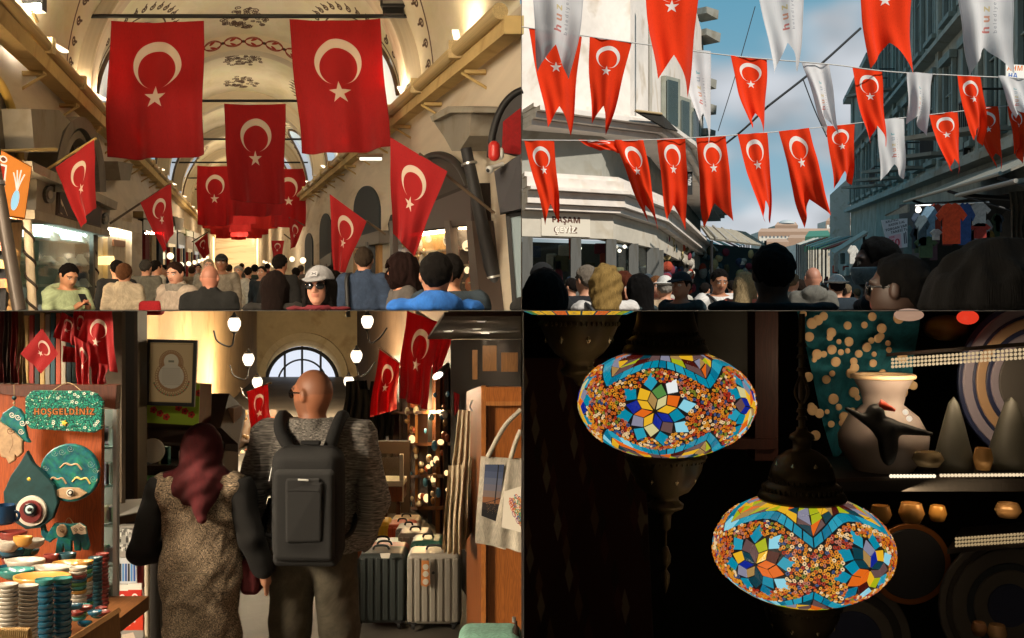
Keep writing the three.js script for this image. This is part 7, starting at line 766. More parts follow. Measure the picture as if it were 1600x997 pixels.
// ---- the couple
{
  const marl = dataTex(256, 256, (u, v, i, j) => { const k = 0.46 + 0.30 * perlin.noise(i * 0.13, j * 0.55, 3) + 0.22 * perlin.noise(i * 0.4, j * 1.1, 8); return [k, k * 0.97, k * 0.93]; }, 0.8), tweed = dataTex(256, 256, (u, v, i, j) => { const k = 0.46 + 0.42 * perlin.noise(i * 0.37, j * 0.43, 3) + 0.25 * perlin.noise(i * 0.83, j * 0.77, 6) + 0.12 * perlin.noise(i * 0.15, j * 0.15, 8); return [k, k * 0.88, k * 0.74]; }, 0.7);
  const sweater = mat([0.95, 0.93, 0.9], 0.95, { map: marl, bumpMap: marl, bumpScale: 0.002 }), dress = mat([0.95, 0.92, 0.86], 0.95, { map: tweed, bumpMap: tweed, bumpScale: 0.002 });
  const blackCloth = cloth('#0d0b09'), trouser = cloth('#5c5546'), pack = mat([0.008, 0.008, 0.008], 0.85, { bumpMap: texWeave, bumpScale: 0.0006 });
  const wa = [[[-0.185, 1.40, -0.012], [-0.27, 1.14, -0.03], [-0.325, 0.98, 0.0], [-0.335, 0.90, 0.02], [0, 0, 1], 0.006], [[0.185, 1.40, -0.012], [0.31, 1.07, -0.03], [0.13, 1.03, 0.17], [0.05, 1.05, 0.2]]];
  const woman = person({ x: 315, top: 660, d: 4.5, yaw: Math.PI, ground: 0, s: 0.885, hair: 'none', hijab: '#571016', headYaw: 0.0, headPitch: 0.08, skin: '#b98468', cloth: dress, garment: 'dress', noSleeve: 1, skirt: 1, thick: 0.03, w: 1.12, cell: 0.009, ccell: 0.011, arms: wa, reach: 0.44, zf: 0.3, label: 'woman from behind in burgundy headscarf and tweed pinafore dress holding a hand', extra: (t, fin, b) => { local(t, 'sleeves', fin(nets((x, y, z) => { let v = b.armsD(x, y, z, 0.026); v += 0.008 * perlin.noise(x * 14, y * 12, z * 14); return Math.max(v, y - 1.46); }, [-0.44, 0.85, -0.2], [0.44, 1.5, 0.3], 0.011)), blackCloth); local(t, 'shoes', fin(nets((x, y, z) => Math.max(b.feet(x, y, z) - 0.006, -0.012 - y), [-0.2, -0.03, -0.12], [0.2, 0.12, 0.26], 0.011)), blackCloth); const bag = new RoundedBoxGeometry(0.1, 0.2, 0.16, 4, 0.03); bag.translate(-0.255, 0.93, 0.06); local(t, 'red_handbag', fin(bag), clothMat('#5a1216')); const seam = tube([V(-0.1, 1.0, -0.205), V(0, 1.005, -0.215), V(0.1, 1.0, -0.205)], 0.004, 12, 5); local(t, 'waist_seam', fin(seam), cloth('#6a5c48')); } });
  const ma = [[[-0.195, 1.40, -0.012], [-0.295, 1.10, -0.05], [-0.215, 0.90, 0.03], [-0.185, 0.84, 0.06]], [[0.195, 1.40, -0.012], [0.285, 1.12, -0.03], [0.275, 0.84, 0.02], [0.262, 0.75, 0.03], [0, 0, 1], 0.006]];
  const man = person({ x: 490, top: 578, d: 4.7, yaw: Math.PI, ground: 0, s: 1.037, hair: 'none', shaved: 1, beard: '#4a3a30', headYaw: 1.05, headPitch: 0.05, skin: '#a66a4a', cloth: sweater, garment: 'sweater', w: 1.12, thick: 0.03, hem: 0.86, collar: 0.012, cell: 0.008, ccell: 0.011, arms: ma, reach: 0.42, zf: 0.22, stance: 0.115, glasses: 1, label: 'bald man from behind in grey sweater carrying a black backpack', extra: (t, fin, b) => {
    local(t, 'trousers', fin(nets((x, y, z) => { let v = smin(b.legs(x, y, z, 0.035), Math.max(b.torso(x, y, z, 0.014), y - 0.93), 0.05); v += 0.012 * perlin.noise(x * 8, y * 6, z * 8) + 0.007 * perlin.noise(x * 20, y * 16, z * 18); return Math.max(v, 0.06 - y, y - 0.93); }, [-0.3, 0.03, -0.22], [0.3, 0.97, 0.22], 0.012)), trouser);
    local(t, 'shirt_hem', fin(nets((x, y, z) => Math.max(b.torso(x, y, z, 0.024), 0.835 - y, y - 0.885), [-0.3, 0.8, -0.2], [0.3, 0.92, 0.2], 0.012)), clothMat('#7a1216'));
    local(t, 'shoes', fin(nets((x, y, z) => Math.max(b.feet(x, y, z) - 0.008, -0.012 - y), [-0.2, -0.03, -0.12], [0.2, 0.12, 0.26], 0.011)), blackCloth);
    const bp = new THREE.Group(); bp.name = 'backpack'; t.add(bp); const B = (n, w, h, d, x, y, z, r, m = pack) => { const g = new RoundedBoxGeometry(w, h, d, 5, r); const p = g.attributes.position; for (let i = 0; i < p.count; i++) { const k = 0.004 * perlin.noise(p.getX(i) * 18, p.getY(i) * 14, p.getZ(i) * 18); p.setXYZ(i, p.getX(i) + k, p.getY(i) + k, p.getZ(i) + k * 1.5); } g.computeVertexNormals(); g.translate(x, y, z); return local(bp, n, fin(g), m); };
    B('main_bag', 0.315, 0.52, 0.17, -0.03, 1.13, -0.235, 0.07); B('front_panel', 0.265, 0.40, 0.05, -0.03, 1.10, -0.325, 0.035); B('front_pocket', 0.16, 0.27, 0.03, -0.035, 1.12, -0.352, 0.02); B('pocket_flap', 0.15, 0.06, 0.02, -0.035, 1.235, -0.36, 0.012); B('badge', 0.045, 0.008, 0.004, -0.035, 1.262, -0.373, 0.002, mat([0.4, 0.4, 0.38], 0.4)); B('base_panel', 0.29, 0.07, 0.15, -0.03, 0.90, -0.245, 0.03); B('top_handle', 0.09, 0.02, 0.03, -0.03, 1.40, -0.2, 0.009);
    const strap = s => { const g = tube([V(s * 0.085 - 0.02, 1.36, -0.17), V(s * 0.125, 1.44, -0.125), V(s * 0.14, 1.50, -0.03), V(s * 0.135, 1.44, 0.09), V(s * 0.15, 1.25, 0.14)], 0.03, 30, 8); return g; }; for (const s of [-1, 1]) local(bp, 'shoulder_strap', fin(strap(s)), pack); for (const s of [-1, 1]) local(bp, 'lower_strap', fin(tube([V(s * 0.13 - 0.03, 0.96, -0.2), V(s * 0.20, 0.98, -0.12), V(s * 0.21, 1.1, 0.02)], 0.012, 16, 6)), pack); local(bp, 'zip_pull', fin(rod(V(0.11, 1.31, -0.33), V(0.12, 1.25, -0.335), 0.004)), steel);
  } });
}
// ---------------------------------------------------------------- the dark lamp shop
{
  const nearBlack = plaster([0.010, 0.008, 0.007]);  // near-black walls put the gloom of the shop into their colour
  struct('lamp_shop_wall', pq([[815.6, 485.5, 5], [2200, 485.5, 5], [2200, 1112, 5], [815.6, 1112, 5]], 0.1), nearBlack);
  struct('added_shop_side', prism([V(3.2, 0.002, -0.9), V(3.2, 0.002, -5), V(3.2, H - 0.004, -5), V(3.2, H - 0.004, -0.9)], V(0.1, 0, 0)), nearBlack);  // added side wall out of view, keeping stray light out
  struct('added_shop_lining', prism([V(0.003, 0.002, -1.0), V(0.003, 0.002, -5), V(0.003, H - 0.004, -5), V(0.003, H - 0.004, -1.0)], V(-0.001, 0, 0)), nearBlack);  // added sheet along the divider, keeping the shop dark
  // colours of lit glass: bulb light put into each tile, palest for its glare
  const G = (e, k = 1) => mat([0.03, 0.03, 0.03], 0.25, { emissive: new THREE.Color().setRGB(...e), emissiveIntensity: k * 0.85, clearcoat: 0.4 });
  const C = { tq: G([0.0, 0.27, 0.40]), tq2: G([0.02, 0.36, 0.50]), tq3: G([0.0, 0.18, 0.30]), tq4: G([0.30, 0.72, 0.85]), ye: G([0.92, 0.50, 0.02]), or: G([0.85, 0.15, 0.01]), bl: G([0.005, 0.02, 0.30]), rd: G([0.07, 0.006, 0.004]), mv: G([0.15, 0.08, 0.075]), gy: G([0.28, 0.27, 0.36]), wh: G([0.95, 0.97, 0.95]), gr: G([0.10, 0.28, 0.06]), li: G([0.45, 0.50, 0.01]), sd: G([0.45, 0.26, 0.08]), pl: G([0.75, 0.66, 0.3]), dk: G([0.004, 0.05, 0.07]) };
  const grout = mat([0.012, 0.012, 0.012], 0.6, { emissive: new THREE.Color().setRGB(0.006, 0.005, 0.004), emissiveIntensity: 1 });
  const beadC = [G([0.62, 0.12, 0.01]), G([0.75, 0.30, 0.02]), G([0.38, 0.025, 0.01]), G([0.9, 0.62, 0.32]), G([0.20, 0.22, 0.02]), G([0.04, 0.08, 0.2]), G([0.5, 0.16, 0.10]), G([0.68, 0.2, 0.012])];
  const bronze = mat([0.055, 0.042, 0.022], 0.38, { metalness: 0.85, bumpMap: texRough, bumpScale: 0.0006 });
  function globe(t, c, a, b, th0, pal, capR, onlyLow) {
    const pt = (th, ph, k = 1) => V(a * k * Math.cos(ph) * Math.sin(th), b * k * Math.sin(ph), a * k * Math.cos(ph) * Math.cos(th));
    const core = new THREE.SphereGeometry(1, 48, 32); core.scale(a * 0.99, b * 0.99, a * 0.99); local(t, 'lamp_globe', core, grout, c);
    const tile = (pts, m, name) => { const gap = name === 'square_tile' ? 0.15 : 0.11, f = pts.map(p => pt(p[0], p[1], 1.006)), cen = f.reduce((s, p) => s.add(p), V(0, 0, 0)).multiplyScalar(1 / f.length), q = f.map(p => p.lerp(cen, gap)), inn = q.map(p => p.clone().multiplyScalar(0.984)); const pos = [], n = q.length; for (let i = 1; i < n - 1; i++) pos.push(...q[0].toArray(), ...q[i].toArray(), ...q[i + 1].toArray()); for (let i = 0; i < n; i++) { const j = (i + 1) % n; pos.push(...q[i].toArray(), ...inn[i].toArray(), ...inn[j].toArray(), ...q[i].toArray(), ...inn[j].toArray(), ...q[j].toArray()); } const g = new THREE.BufferGeometry(); g.setAttribute('position', new THREE.Float32BufferAttribute(pos, 3)); g.computeVertexNormals(); g.setAttribute('uv', new THREE.Float32BufferAttribute(new Float32Array(pos.length / 3 * 2), 2)); local(t, name, g, m, c); };
    const per = TAU / 5, fb = th => { const q = Math.abs(Math.cos((th - th0) * 2.5)); return 0.36 + 0.42 * q; };
    // borders of square tiles
    const tqs = [C.tq, C.tq2, C.tq, C.tq3, C.tq2];
    for (const s of [-1, 1]) { let k = 0; for (let i = 0; i < 50; i++) { const t0 = th0 + per / 2 + i * TAU / 50, t1 = t0 + TAU / 50, p0 = fb(t0), p1 = fb(t1), w = 0.18; tile([[t0, s * p0], [t1, s * p1], [t1, s * (p1 + w)], [t0, s * (p0 + w)]], rnd() < 0.07 ? C.tq4 : tqs[(k++ * 3) % 5], 'square_tile'); } }
    // triangles and trapezoids towards the rims
    const capC = [C.ye, C.mv, C.rd, C.ye, C.gy, C.dk, C.or, C.li, C.mv, C.sd];
    for (const s of [-1, 1]) { const lim = Math.acos(capR); for (let i = 0; i < 30; i++) { const t0 = th0 + i * TAU / 30, t1 = t0 + TAU / 30, p0 = fb(t0) + 0.19, p1 = fb(t1) + 0.19, h = lim - Math.min(p0, p1); if (h < 0.05) continue; const nr = Math.max(1, Math.round(h / 0.2)); for (let r2 = 0; r2 < nr; r2++) { const e = q => [p0 + (lim - p0) * q, p1 + (lim - p1) * q], lo = e(r2 / nr), hi = e((r2 + 1) / nr), sh = (rnd() - 0.5) * 0.05; const A = [t0, s * lo[0]], B = [t1, s * lo[1]], D = [t1 + sh, s * hi[1]], E = [t0 + sh, s * hi[0]], m = () => capC[(rnd() * 10) | 0]; if (rnd() < 0.55) { tile([A, B, D], m(), 'rim_tile'); tile([A, D, E], m(), 'rim_tile'); } else tile([A, B, D, E], m(), 'rim_tile'); } } }
    // rosettes
    const ab = a / b, map = (m, r, al) => { const X = r * Math.cos(al), Y = r * Math.sin(al); return [m + X * 1.05, Math.asin(Math.max(-0.97, Math.min(0.97, Y * ab * 0.93)))]; };
    const r = [0, 0.135, 0.225, 0.315, 0.435];
    for (let q = 0; q < 5; q++) { const m = th0 + q * per; for (let k = 0; k < 8; k++) { const al = k * TAU / 8 + 0.2, h = TAU / 16; tile([map(m, 0.012, al), map(m, r[1], al - h), map(m, r[2], al), map(m, r[1], al + h)], C[pal[0][(k + q * 3) % pal[0].length]], 'rhombus_tile'); tile([map(m, r[1], al + h), map(m, r[2], al), map(m, r[3], al + h), map(m, r[2], al + 2 * h)], C[pal[1][(k * 3 + q) % pal[1].length]], 'rhombus_tile'); tile([map(m, r[2], al), map(m, r[3] * 1.02, al - h * 0.68), map(m, r[4], al), map(m, r[3] * 1.02, al + h * 0.68)], C[pal[2][(k + q) % pal[2].length]], 'petal_tile'); } }
    // bead filling
    const groups = beadC.map(() => []); const taken = []; let n = 0;
    for (let i = 0; i < 60000 && n < 2500; i++) { const th = rnd() * TAU, ph = (rnd() * 2 - 1) * 0.85; if (Math.abs(ph) > fb(th) - 0.03 || rnd() > Math.cos(ph)) continue; let dm = ((th - th0) % per + per) % per; if (dm > per / 2) dm -= per; const X = dm / 1.05, Y = Math.sin(ph) / (ab * 0.93), rr = Math.hypot(X, Y), al = Math.atan2(Y, X) - 0.2, w8 = Math.abs(((al % (TAU / 8)) + TAU / 8) % (TAU / 8) - TAU / 16) / (TAU / 16); if (rr < 0.315 + 0.125 * w8 * w8 * w8 + 0.01) continue; const p = pt(th, ph, 1.004); let ok = true; for (let k = Math.max(0, taken.length - 3000); k < taken.length; k++) if (taken[k].distanceToSquared(p) < 0.0000120) { ok = false; break; } if (!ok) continue; taken.push(p); n++; const g = new THREE.TorusGeometry(0.00155 * R(0.85, 1.15), 0.0008, 4, 7); const nrm = V(p.x / (a * a), p.y / (b * b), p.z / (a * a)).normalize().add(V(R(-0.5, 0.5), R(-0.5, 0.5), R(-0.3, 0.3))).normalize(); g.applyQuaternion(new THREE.Quaternion().setFromUnitVectors(V(0, 0, 1), nrm)); g.translate(p.x, p.y, p.z); const patch = perlin.noise(th * 4, ph * 6, 3); groups[(rnd() < 0.5 ? (rnd() * 8) | 0 : patch > 0.12 ? [0, 2, 6][(rnd() * 3) | 0] : patch < -0.12 ? [1, 3, 7][(rnd() * 3) | 0] : [0, 1, 7][(rnd() * 3) | 0])].push(g); }
    groups.forEach((gs, i) => { if (gs.length) { const m = local(t, 'bead_filling', merge(gs), beadC[i], c); m.userData.kind = 'stuff'; } });
  }
  const palA = [['ye', 'pl', 'sd', 'ye', 'or', 'ye', 'bl', 'bl'], ['or', 'bl', 'mv', 'gr', 'gy', 'tq', 'ye', 'pl'], ['tq4', 'wh', 'tq2', 'tq', 'tq', 'tq2', 'tq', 'tq4']], palB = [['or', 'ye', 'mv', 'dk', 'bl', 'sd', 'dk', 'or'], ['rd', 'ye', 'tq', 'li', 'gy', 'or', 'mv', 'dk'], ['tq2', 'tq4', 'tq', 'tq2', 'tq', 'tq', 'tq3', 'tq4']];
  const rows = (prof, beads, t, c, name, mt = bronze) => { local(t, name, lathe(prof, 40), mt, c); for (const [r, y, n, s] of beads || []) { const gs = []; for (let k = 0; k < n; k++) { const g = new THREE.SphereGeometry(s, 6, 5); g.scale(0.8, 1.6, 1); g.translate(Math.cos(k / n * TAU) * r, y, Math.sin(k / n * TAU) * r); gs.push(g); } local(t, 'beaded_rim', merge(gs), mt, c); } };
  const studs = (t, c, r, y, n, s) => { for (let k = 0; k < n; k++) { const a0 = k / n * TAU + 0.2, g = new THREE.OctahedronGeometry(s); g.scale(0.8, 1.3, 0.4); g.rotateY(a0); g.translate(Math.sin(a0) * r, y, Math.cos(a0) * r); local(t, 'metal_stud', g, mat([0.4, 0.33, 0.2], 0.25, { metalness: 0.9 }), c); } };
  function lamp(x, y, d, label, th0, pal, kind) {
    const room = (y - 487) * d / F, fit = pr => { const o = pr.filter(q => q[1] < room); if (o.length < pr.length) o.push([o[o.length - 1][0] * 0.95, room]); return o; };
    const c = P(x, y, d), u = px => L(px, d), t = thing('mosaic_lamp', label, 'lamp', c); const O = V(0, 0, 0);
    globe(t, O, u(137), u(86), th0, pal, 0.44);
    rows(fit([[u(58), u(74)], [u(66), u(76)], [u(68), u(80)], [u(64), u(88)], [u(58), u(92)], [u(60), u(97)], [u(54), u(102)], [u(46), u(106)], [u(50), u(114)], [u(46), u(128)], [u(38), u(142)], [u(24), u(152)], [u(14), u(156)], [u(14), u(168)], [u(20), u(172)], [u(18), u(178)], [u(9), u(184)], [u(8), u(190)]]), [[u(60), u(95), 44, u(2.4)], [u(50), u(108), 36, u(2)]], t, O, 'metal_cap'); studs(t, O, u(43), u(132), 8, u(5));
    rows([[u(62), u(-78)], [u(64), u(-84)], [u(58), u(-92)], [u(56), u(-104)], [u(46), u(-124)], [u(36), u(-138)], [u(20), u(-146)], [u(20), u(-152)], [u(28), u(-158)], [u(27), u(-164)], [u(14), u(-170)], [u(9), u(-176)], [u(8), u(-196)], [u(2), u(-202)]], [[u(60), u(-88), 44, u(2.2)]], t, O, 'metal_base'); studs(t, O, u(50), u(-116), 8, u(4));
    if (kind === 'pendant') { local(t, 'tassel_rod', rod(V(0, u(-200), 0), V(0, u(-262), 0), u(2), u(2)), bronze); local(t, 'tassel_leaf', lathe([[0, u(-262)], [u(8), u(-250)], [u(9), u(-240)], [u(4), u(-226)], [0, u(-222)]].reverse(), 8), bronze); const l2 = lathe([[0, u(-300)], [u(6), u(-282)], [u(7), u(-268)], [0, u(-258)]].reverse(), 8); local(t, 'tassel_drop', l2, bronze); }
    // hanging stem
    if (room > u(190)) local(t, 'stem', rod(V(0, u(188), 0), V(0, (H - 0.004) - c.y, 0), u(5), u(5), 10), bronze);
    if (kind === 'chain') { for (let k = 0; k < 4; k++) { const a0 = k / 4 * TAU + 0.4; local(t, 'cage_bar', tube([V(0, u(222), 0), V(Math.sin(a0) * u(13), u(244), Math.cos(a0) * u(13)), V(0, u(276), 0)], u(2.2), 14, 6), bronze); } for (const y2 of [204, 216, 280, 300, 318]) local(t, 'stem_collar', at(new THREE.CylinderGeometry(u(7), u(9), u(6), 12), V(0, u(y2), 0)), bronze); }
    const pl2 = new THREE.PointLight(new THREE.Color(1, 0.72, 0.42), 0.32, 0, 2); pl2.position.copy(c); pl2.castShadow = true; pl2.shadow.radius = 2.5; scene.add(pl2);
    return t;
  }
  lamp(1040, 629, 1.2, 'lit turquoise mosaic globe lamp with yellow star rosette, the higher one', -0.26, palA, 'pendant');
  lamp(1253, 857, 1.14, 'lit turquoise mosaic globe lamp hanging lower on a cage stem', -0.78, palB, 'chain');
  // a third lamp, only its base in view
  { const d = 1.35, c = P(905, 412, d), u = px => L(px, d), t = thing('mosaic_lamp', 'mosaic lamp whose bronze base just shows at the top edge', 'lamp', P(905, 560, d)), O = c.clone().sub(t.position); const y = px => (412 - px);
    const cut = [[u(88), u(y(487))], [u(86), u(y(490))], [u(70), u(y(494))], [u(66), u(y(497))]]; local(t, 'glass_rim', lathe([[u(86), u(y(485.6))], [u(80), u(y(489))], [u(70), u(y(492))]], 40), C.dk, O);
    for (let k = 0; k < 24; k++) { const a0 = k / 24 * TAU, a1 = a0 + TAU / 24 * 0.86, q = (a, r, py) => V(Math.sin(a) * u(r), u(y(py)), Math.cos(a) * u(r)); const g = new THREE.BufferGeometry(); const A = q(a0, 88, 485.8), B = q(a1, 88, 485.8), D = q(a1, 74, 491.4), E = q(a0, 74, 491.4); g.setAttribute('position', new THREE.Float32BufferAttribute([A, B, D, A, D, E].flatMap(p => p.toArray()), 3)); g.computeVertexNormals(); local(t, 'rim_tile', g, [C.ye, C.or, C.ye, C.li, C.tq, C.gr, C.ye][k % 7], O); }
    rows([[u(66), u(y(492))], [u(62), u(y(500))], [u(60), u(y(510))], [u(56), u(y(520))], [u(48), u(y(538))], [u(38), u(y(552))], [u(24), u(y(562))], [u(22), u(y(572))], [u(30), u(y(578))], [u(26), u(y(586))], [u(10), u(y(592))], [u(2), u(y(604))]], [[u(62), u(y(506)), 48, u(2.4)]], t, O, 'metal_base'); studs(t, O, u(54), u(y(530)), 8, u(5)); }
  // dim things behind
  const rug = canvasTex(256, 256, (g, w, h) => { g.fillStyle = '#2a0d0b'; g.fillRect(0, 0, w, h); for (let k = 0; k < 60; k++) { g.fillStyle = ['#4a3520', '#3a1512', '#22100c', '#5a5040'][k % 4]; const x = (k * 67) % w, y = (k * 101) % h; g.beginPath(); g.moveTo(x, y - 14); g.lineTo(x + 9, y); g.lineTo(x, y + 14); g.lineTo(x - 9, y); g.fill(); } });
  const rg = thing('hanging_rug', 'dark red patterned rug hanging in the gloom below the higher lamp', 'rug', P(910, 1010, 2.6)); printed(rg, 'woven_pile', [[816, 560, 2.6], [1000, 560, 2.6], [1022, 1040, 2.4], [816, 1040, 2.6]], 0.01, rug, 1);
  solo('wooden_post', 'dark red brown wooden post behind the higher lamp', 'post', rectPx(1180, 485.8, 1216, 720, 2.9, 0.1), wood('#4a1c0e')); solo('carved_panel', 'carved grey panel in the gloom behind the higher lamp', 'panel', rectPx(1090, 485.8, 1172, 640, 3.2, 0.04), mat([0.06, 0.055, 0.045], 0.7, { bumpMap: texPlaster, bumpScale: 0.03 }));
  solo('low_rail', 'reddish wooden rail below the post', 'rail', rectPx(1130, 686, 1216, 702, 2.88, 0.06), wood('#4a1c0e'));
  // teal cloth with pale dots
  const tc = thing('dotted_cloth', 'teal cloth with beige dots hanging behind the lower lamp stem', 'cloth', P(1310, 720, 3.0)); world(tc, 'fabric', drape([[1245, 486.5], [1440, 486.5], [1420, 600], [1300, 720]], 3.0, { fold: 0.02, waves: 2 }), cloth('#1c6f80')); for (let k = 0; k < 60; k++) { const v = rnd(), u = rnd(), x = 1250 + u * 160 - v * 20 + v * 40, y = 490 + v * (215 - u * 100); world(tc, 'dot', at(new THREE.SphereGeometry(L(R(4, 9), 2.95), 10, 8).scale(1, 1, 0.2), P(x, y, 2.95)), mat([0.62, 0.42, 0.22], 0.7)); }
  // lit shelves with ceramics
  const led = glow([1, 0.74, 0.42], 0.62), ledDim = glow([1, 0.7, 0.35], 0.35);
  const leds = (t, a, b, n, r, m, rows2 = 1) => { for (let q = 0; q < rows2; q++) for (let k = 0; k < n; k++) { const p = a.clone().lerp(b, (k + 0.5) / n).add(V(0, -q * r * 2.3, 0)); world(t, 'lamp_bead', at(new THREE.SphereGeometry(r, 7, 5), p), m); } };
  const sh = thing('lit_shelf', 'glass shelf with warm light strip above the flared vase', 'shelf', P(1500, 580, 2.7)); leds(sh, P(1392, 562, 2.8), P(1604, 546, 2.5), 34, L(2.6, 2.65), led, 3); world(sh, 'shelf_board', pq([[1385, 552, 2.82], [1610, 534, 2.52], [1610, 540, 2.52], [1385, 557, 2.82]], 0.25), wood('#2a1a0e')); areaLight([1, 0.75, 0.48], 44, 0.5, 0.02, P(1480, 584, 2.6), P(1370, 660, 3.0));
  const s2 = thing('lit_shelf', 'dark shelf with the brightest light strip under the vase', 'shelf', P(1480, 760, 2.7)); leds(s2, P(1390, 744, 2.58), P(1462, 744, 2.58), 14, L(3, 2.6), glow([1, 0.85, 0.6], 1.3)); leds(s2, P(1468, 743, 2.58), P(1604, 742, 2.58), 24, L(2.8, 2.6), glow([1, 0.78, 0.5], 0.9)); world(s2, 'shelf_board', rectPx(1300, 748, 1604, 768, 2.6, 0.4), wood('#1c120a')); world(s2, 'shelf_top', pq([[1300, 730, 3.0], [1604, 726, 3.0], [1604, 738, 2.6], [1300, 748, 2.6]], 0.01), wood('#3a2614')); areaLight([1, 0.72, 0.42], 16, 0.5, 0.02, P(1480, 772, 2.55), P(1490, 900, 2.8));
  const s3 = thing('lit_shelf', 'lowest shelf with a dim light strip above the ringed plates', 'shelf', P(1560, 850, 2.6)); leds(s3, P(1492, 842, 2.6), P(1604, 834, 2.5), 22, L(2.4, 2.6), ledDim, 3); world(s3, 'shelf_board', pq([[1480, 858, 2.62], [1604, 848, 2.52], [1604, 854, 2.52], [1480, 866, 2.62]], 0.3), wood('#1c120a'));
  const vs = thing('flared_vase', 'white hourglass vase with flared rim on the shelf', 'vase', P(1380, 740, 2.75)); { const d = 2.75, u = px => L(px, d), y = py => u(740 - py); local(vs, 'vase_body', lathe([[0, 0], [u(40), 0], [u(66), y(700)], [u(68), y(680)], [u(52), y(650)], [u(30), y(632)], [u(34), y(612)], [u(46), y(588)], [u(43), y(588)], [u(28), y(622)]], 36), mat([0.26, 0.21, 0.19], 0.5)); local(vs, 'rim', at(new THREE.TorusGeometry(u(45), u(4), 8, 36), V(0, y(588), 0), 0, Math.PI / 2), mat([0.6, 0.42, 0.25], 0.4)); }
  const fg = thing('bird_figurine', 'black bird figurine with red beak in front of the vase', 'figurine', P(1385, 730, 2.6)); { const d = 2.6, b1 = nets((x, y, z) => { let v = ell(x, y, z, [0.005, 0.065, 0], [0.026, 0.062, 0.024]); v = smin(v, ell(x, y, z, [-0.03, 0.15, 0], [0.022, 0.02, 0.02]), 0.02); v = smin(v, cone(x, y, z, [-0.01, 0.10, 0], [-0.03, 0.15, 0], 0.018, 0.013), 0.02); v = smin(v, cone(x, y, z, [-0.01, 0.10, 0], [-0.11, 0.16, 0], 0.018, 0.006), 0.02); v = smin(v, cone(x, y, z, [0.01, 0.11, 0], [0.12, 0.09, 0], 0.02, 0.007), 0.02); return v; }, [-0.14, -0.02, -0.06], [0.15, 0.2, 0.06], 0.006); local(fg, 'bird_body', b1, black); local(fg, 'beak', rod(V(-0.02, 0.17, 0), V(0.02, 0.155, 0.01), 0.016, 0.004), mat([0.6, 0.06, 0.02], 0.4)); for (const [x, y] of [[0.05, 0.135], [0.04, 0.152]]) local(fg, 'painted_glint', at(new THREE.SphereGeometry(0.008, 10, 8), V(x, y, 0.03)), glow([1, 0.85, 0.65], 0.8)); }  // glowing beads stand for glints on the figurine
  const plate = (x, y, r, d, rings, label) => { const t = thing('ringed_plate', label, 'plate', P(x, y + r, d)); rings.forEach(([k, m], i) => world(t, i ? 'painted_ring' : 'plate', outline(disc(x, y, r * k, r * k, 48), d - i * 0.006, 0.01, 0.003), m)); };
  const bW = mat([0.34, 0.30, 0.36], 0.4), nv = mat([0.03, 0.04, 0.1], 0.4), tn2 = mat([0.5, 0.32, 0.18], 0.4), gy = mat([0.12, 0.11, 0.1], 0.5);
  plate(1624, 596, 128, 2.95, [[1, nv], [0.94, bW], [0.82, nv], [0.78, tn2], [0.66, nv], [0.6, bW], [0.5, gy]], 'large blue and white ringed plate cut by the frame'); plate(1575, 945, 108, 2.9, [[1, gy], [0.9, mat([0.05, 0.045, 0.04], 0.5)], [0.82, gy], [0.6, mat([0.03, 0.04, 0.05], 0.5)], [0.5, gy], [0.3, nv]], 'large grey ringed plate in the bottom corner'); plate(1330, 1000, 90, 3.0, [[1, gy], [0.85, mat([0.03, 0.03, 0.03], 0.5)], [0.7, gy], [0.5, nv]], 'dim ringed plate beside the lower lamp base'); plate(1420, 880, 62, 2.95, [[1, mat([0.34, 0.12, 0.03], 0.35, { metalness: 0.6 })], [0.86, mat([0.02, 0.02, 0.025], 0.5)]], 'copper rimmed dark plate beside the lower lamp');
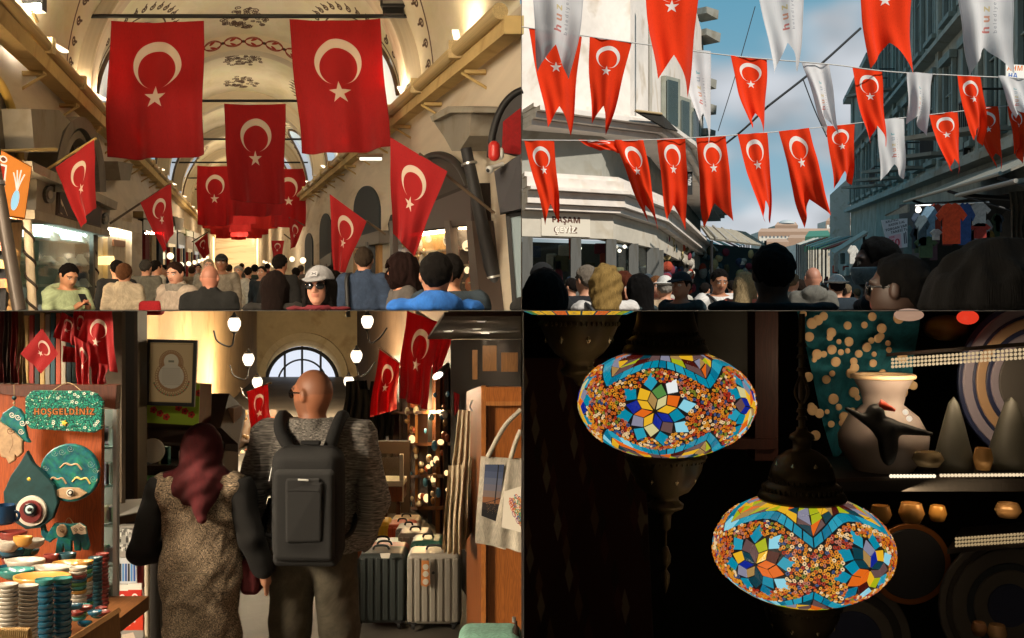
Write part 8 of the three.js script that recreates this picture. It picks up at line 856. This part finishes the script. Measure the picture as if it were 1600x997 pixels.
  for (const [x, y, r, l] of [[1490, 680, 30, 'dark conical figurine beside the vase'], [1580, 670, 38, 'dark conical figurine before the ringed plate']]) { const t = thing('cone_figurine', l, 'figurine', P(x, 738, 2.68)); local(t, 'figurine_body', lathe([[0, 0], [L(r, 2.68), 0], [L(r * 0.9, 2.68), L(30, 2.68)], [L(r * 0.5, 2.68), L(80, 2.68)], [L(r * 0.25, 2.68), L(108, 2.68)], [0, L(118, 2.68)]], 20), mat([0.06, 0.058, 0.045], 0.5)); }
  for (const [x, y, w, h, c, l] of [[1450, 706, 48, 22, [0.4, 0.3, 0.17], 'pale small bowl beside the vase foot'], [1536, 700, 30, 34, [0.5, 0.28, 0.1], 'amber cup between the figurines'], [1376, 790, 34, 26, [0.45, 0.22, 0.06], 'amber glass jar on the middle shelf'], [1424, 786, 40, 30, [0.4, 0.2, 0.06], 'second amber jar next to the first'], [1465, 790, 28, 24, [0.5, 0.24, 0.05], 'honey coloured jar nearest the dark gap'], [1575, 786, 40, 22, [0.45, 0.25, 0.1], 'amber dish at the frame edge'], [1558, 976, 30, 26, [0.5, 0.3, 0.15], 'small shining cup low in front of the grey plate'], [1530, 972, 24, 20, [0.4, 0.2, 0.1], 'small copper cup beside the shining one']]) { const d = 2.62, t = thing('small_pot', l, 'pot', P(x, y + h, d)); local(t, 'pot_body', lathe([[0, 0], [L(w * 0.35, d), 0], [L(w * 0.5, d), L(h * 0.5, d)], [L(w * 0.38, d), L(h, d)], [L(w * 0.33, d), L(h, d)], [L(w * 0.42, d), L(h * 0.5, d)], [0, L(2, d)]], 20), mat(c, 0.25, { metalness: 0.3 })); }
  const rl = thing('red_lamp', 'small glowing red lamp at the top edge above the ringed plate', 'lamp', P(1512, 500, 2.9)); local(rl, 'lamp_bulb', at(new THREE.SphereGeometry(L(16, 2.9), 14, 10).scale(1, 0.7, 1), V(0, L(4, 2.9), 0)), glow([0.9, 0.05, 0.02], 0.8));
  solo('amber_lamp', 'large dim amber glass lamp at the top edge beside the red one', 'lamp', at(new THREE.SphereGeometry(L(34, 3.1), 18, 12).scale(1, 0.6, 1), P(1478, 512, 3.1)), mat([0.25, 0.14, 0.03], 0.3)); solo('pink_shade', 'pale pink lamp shade at the top edge', 'lamp', at(new THREE.SphereGeometry(L(22, 2.9), 16, 10).scale(1, 0.45, 1), P(1420, 492, 2.9)), glow([0.75, 0.45, 0.3], 0.5));
}
renderer.render(scene, camera);
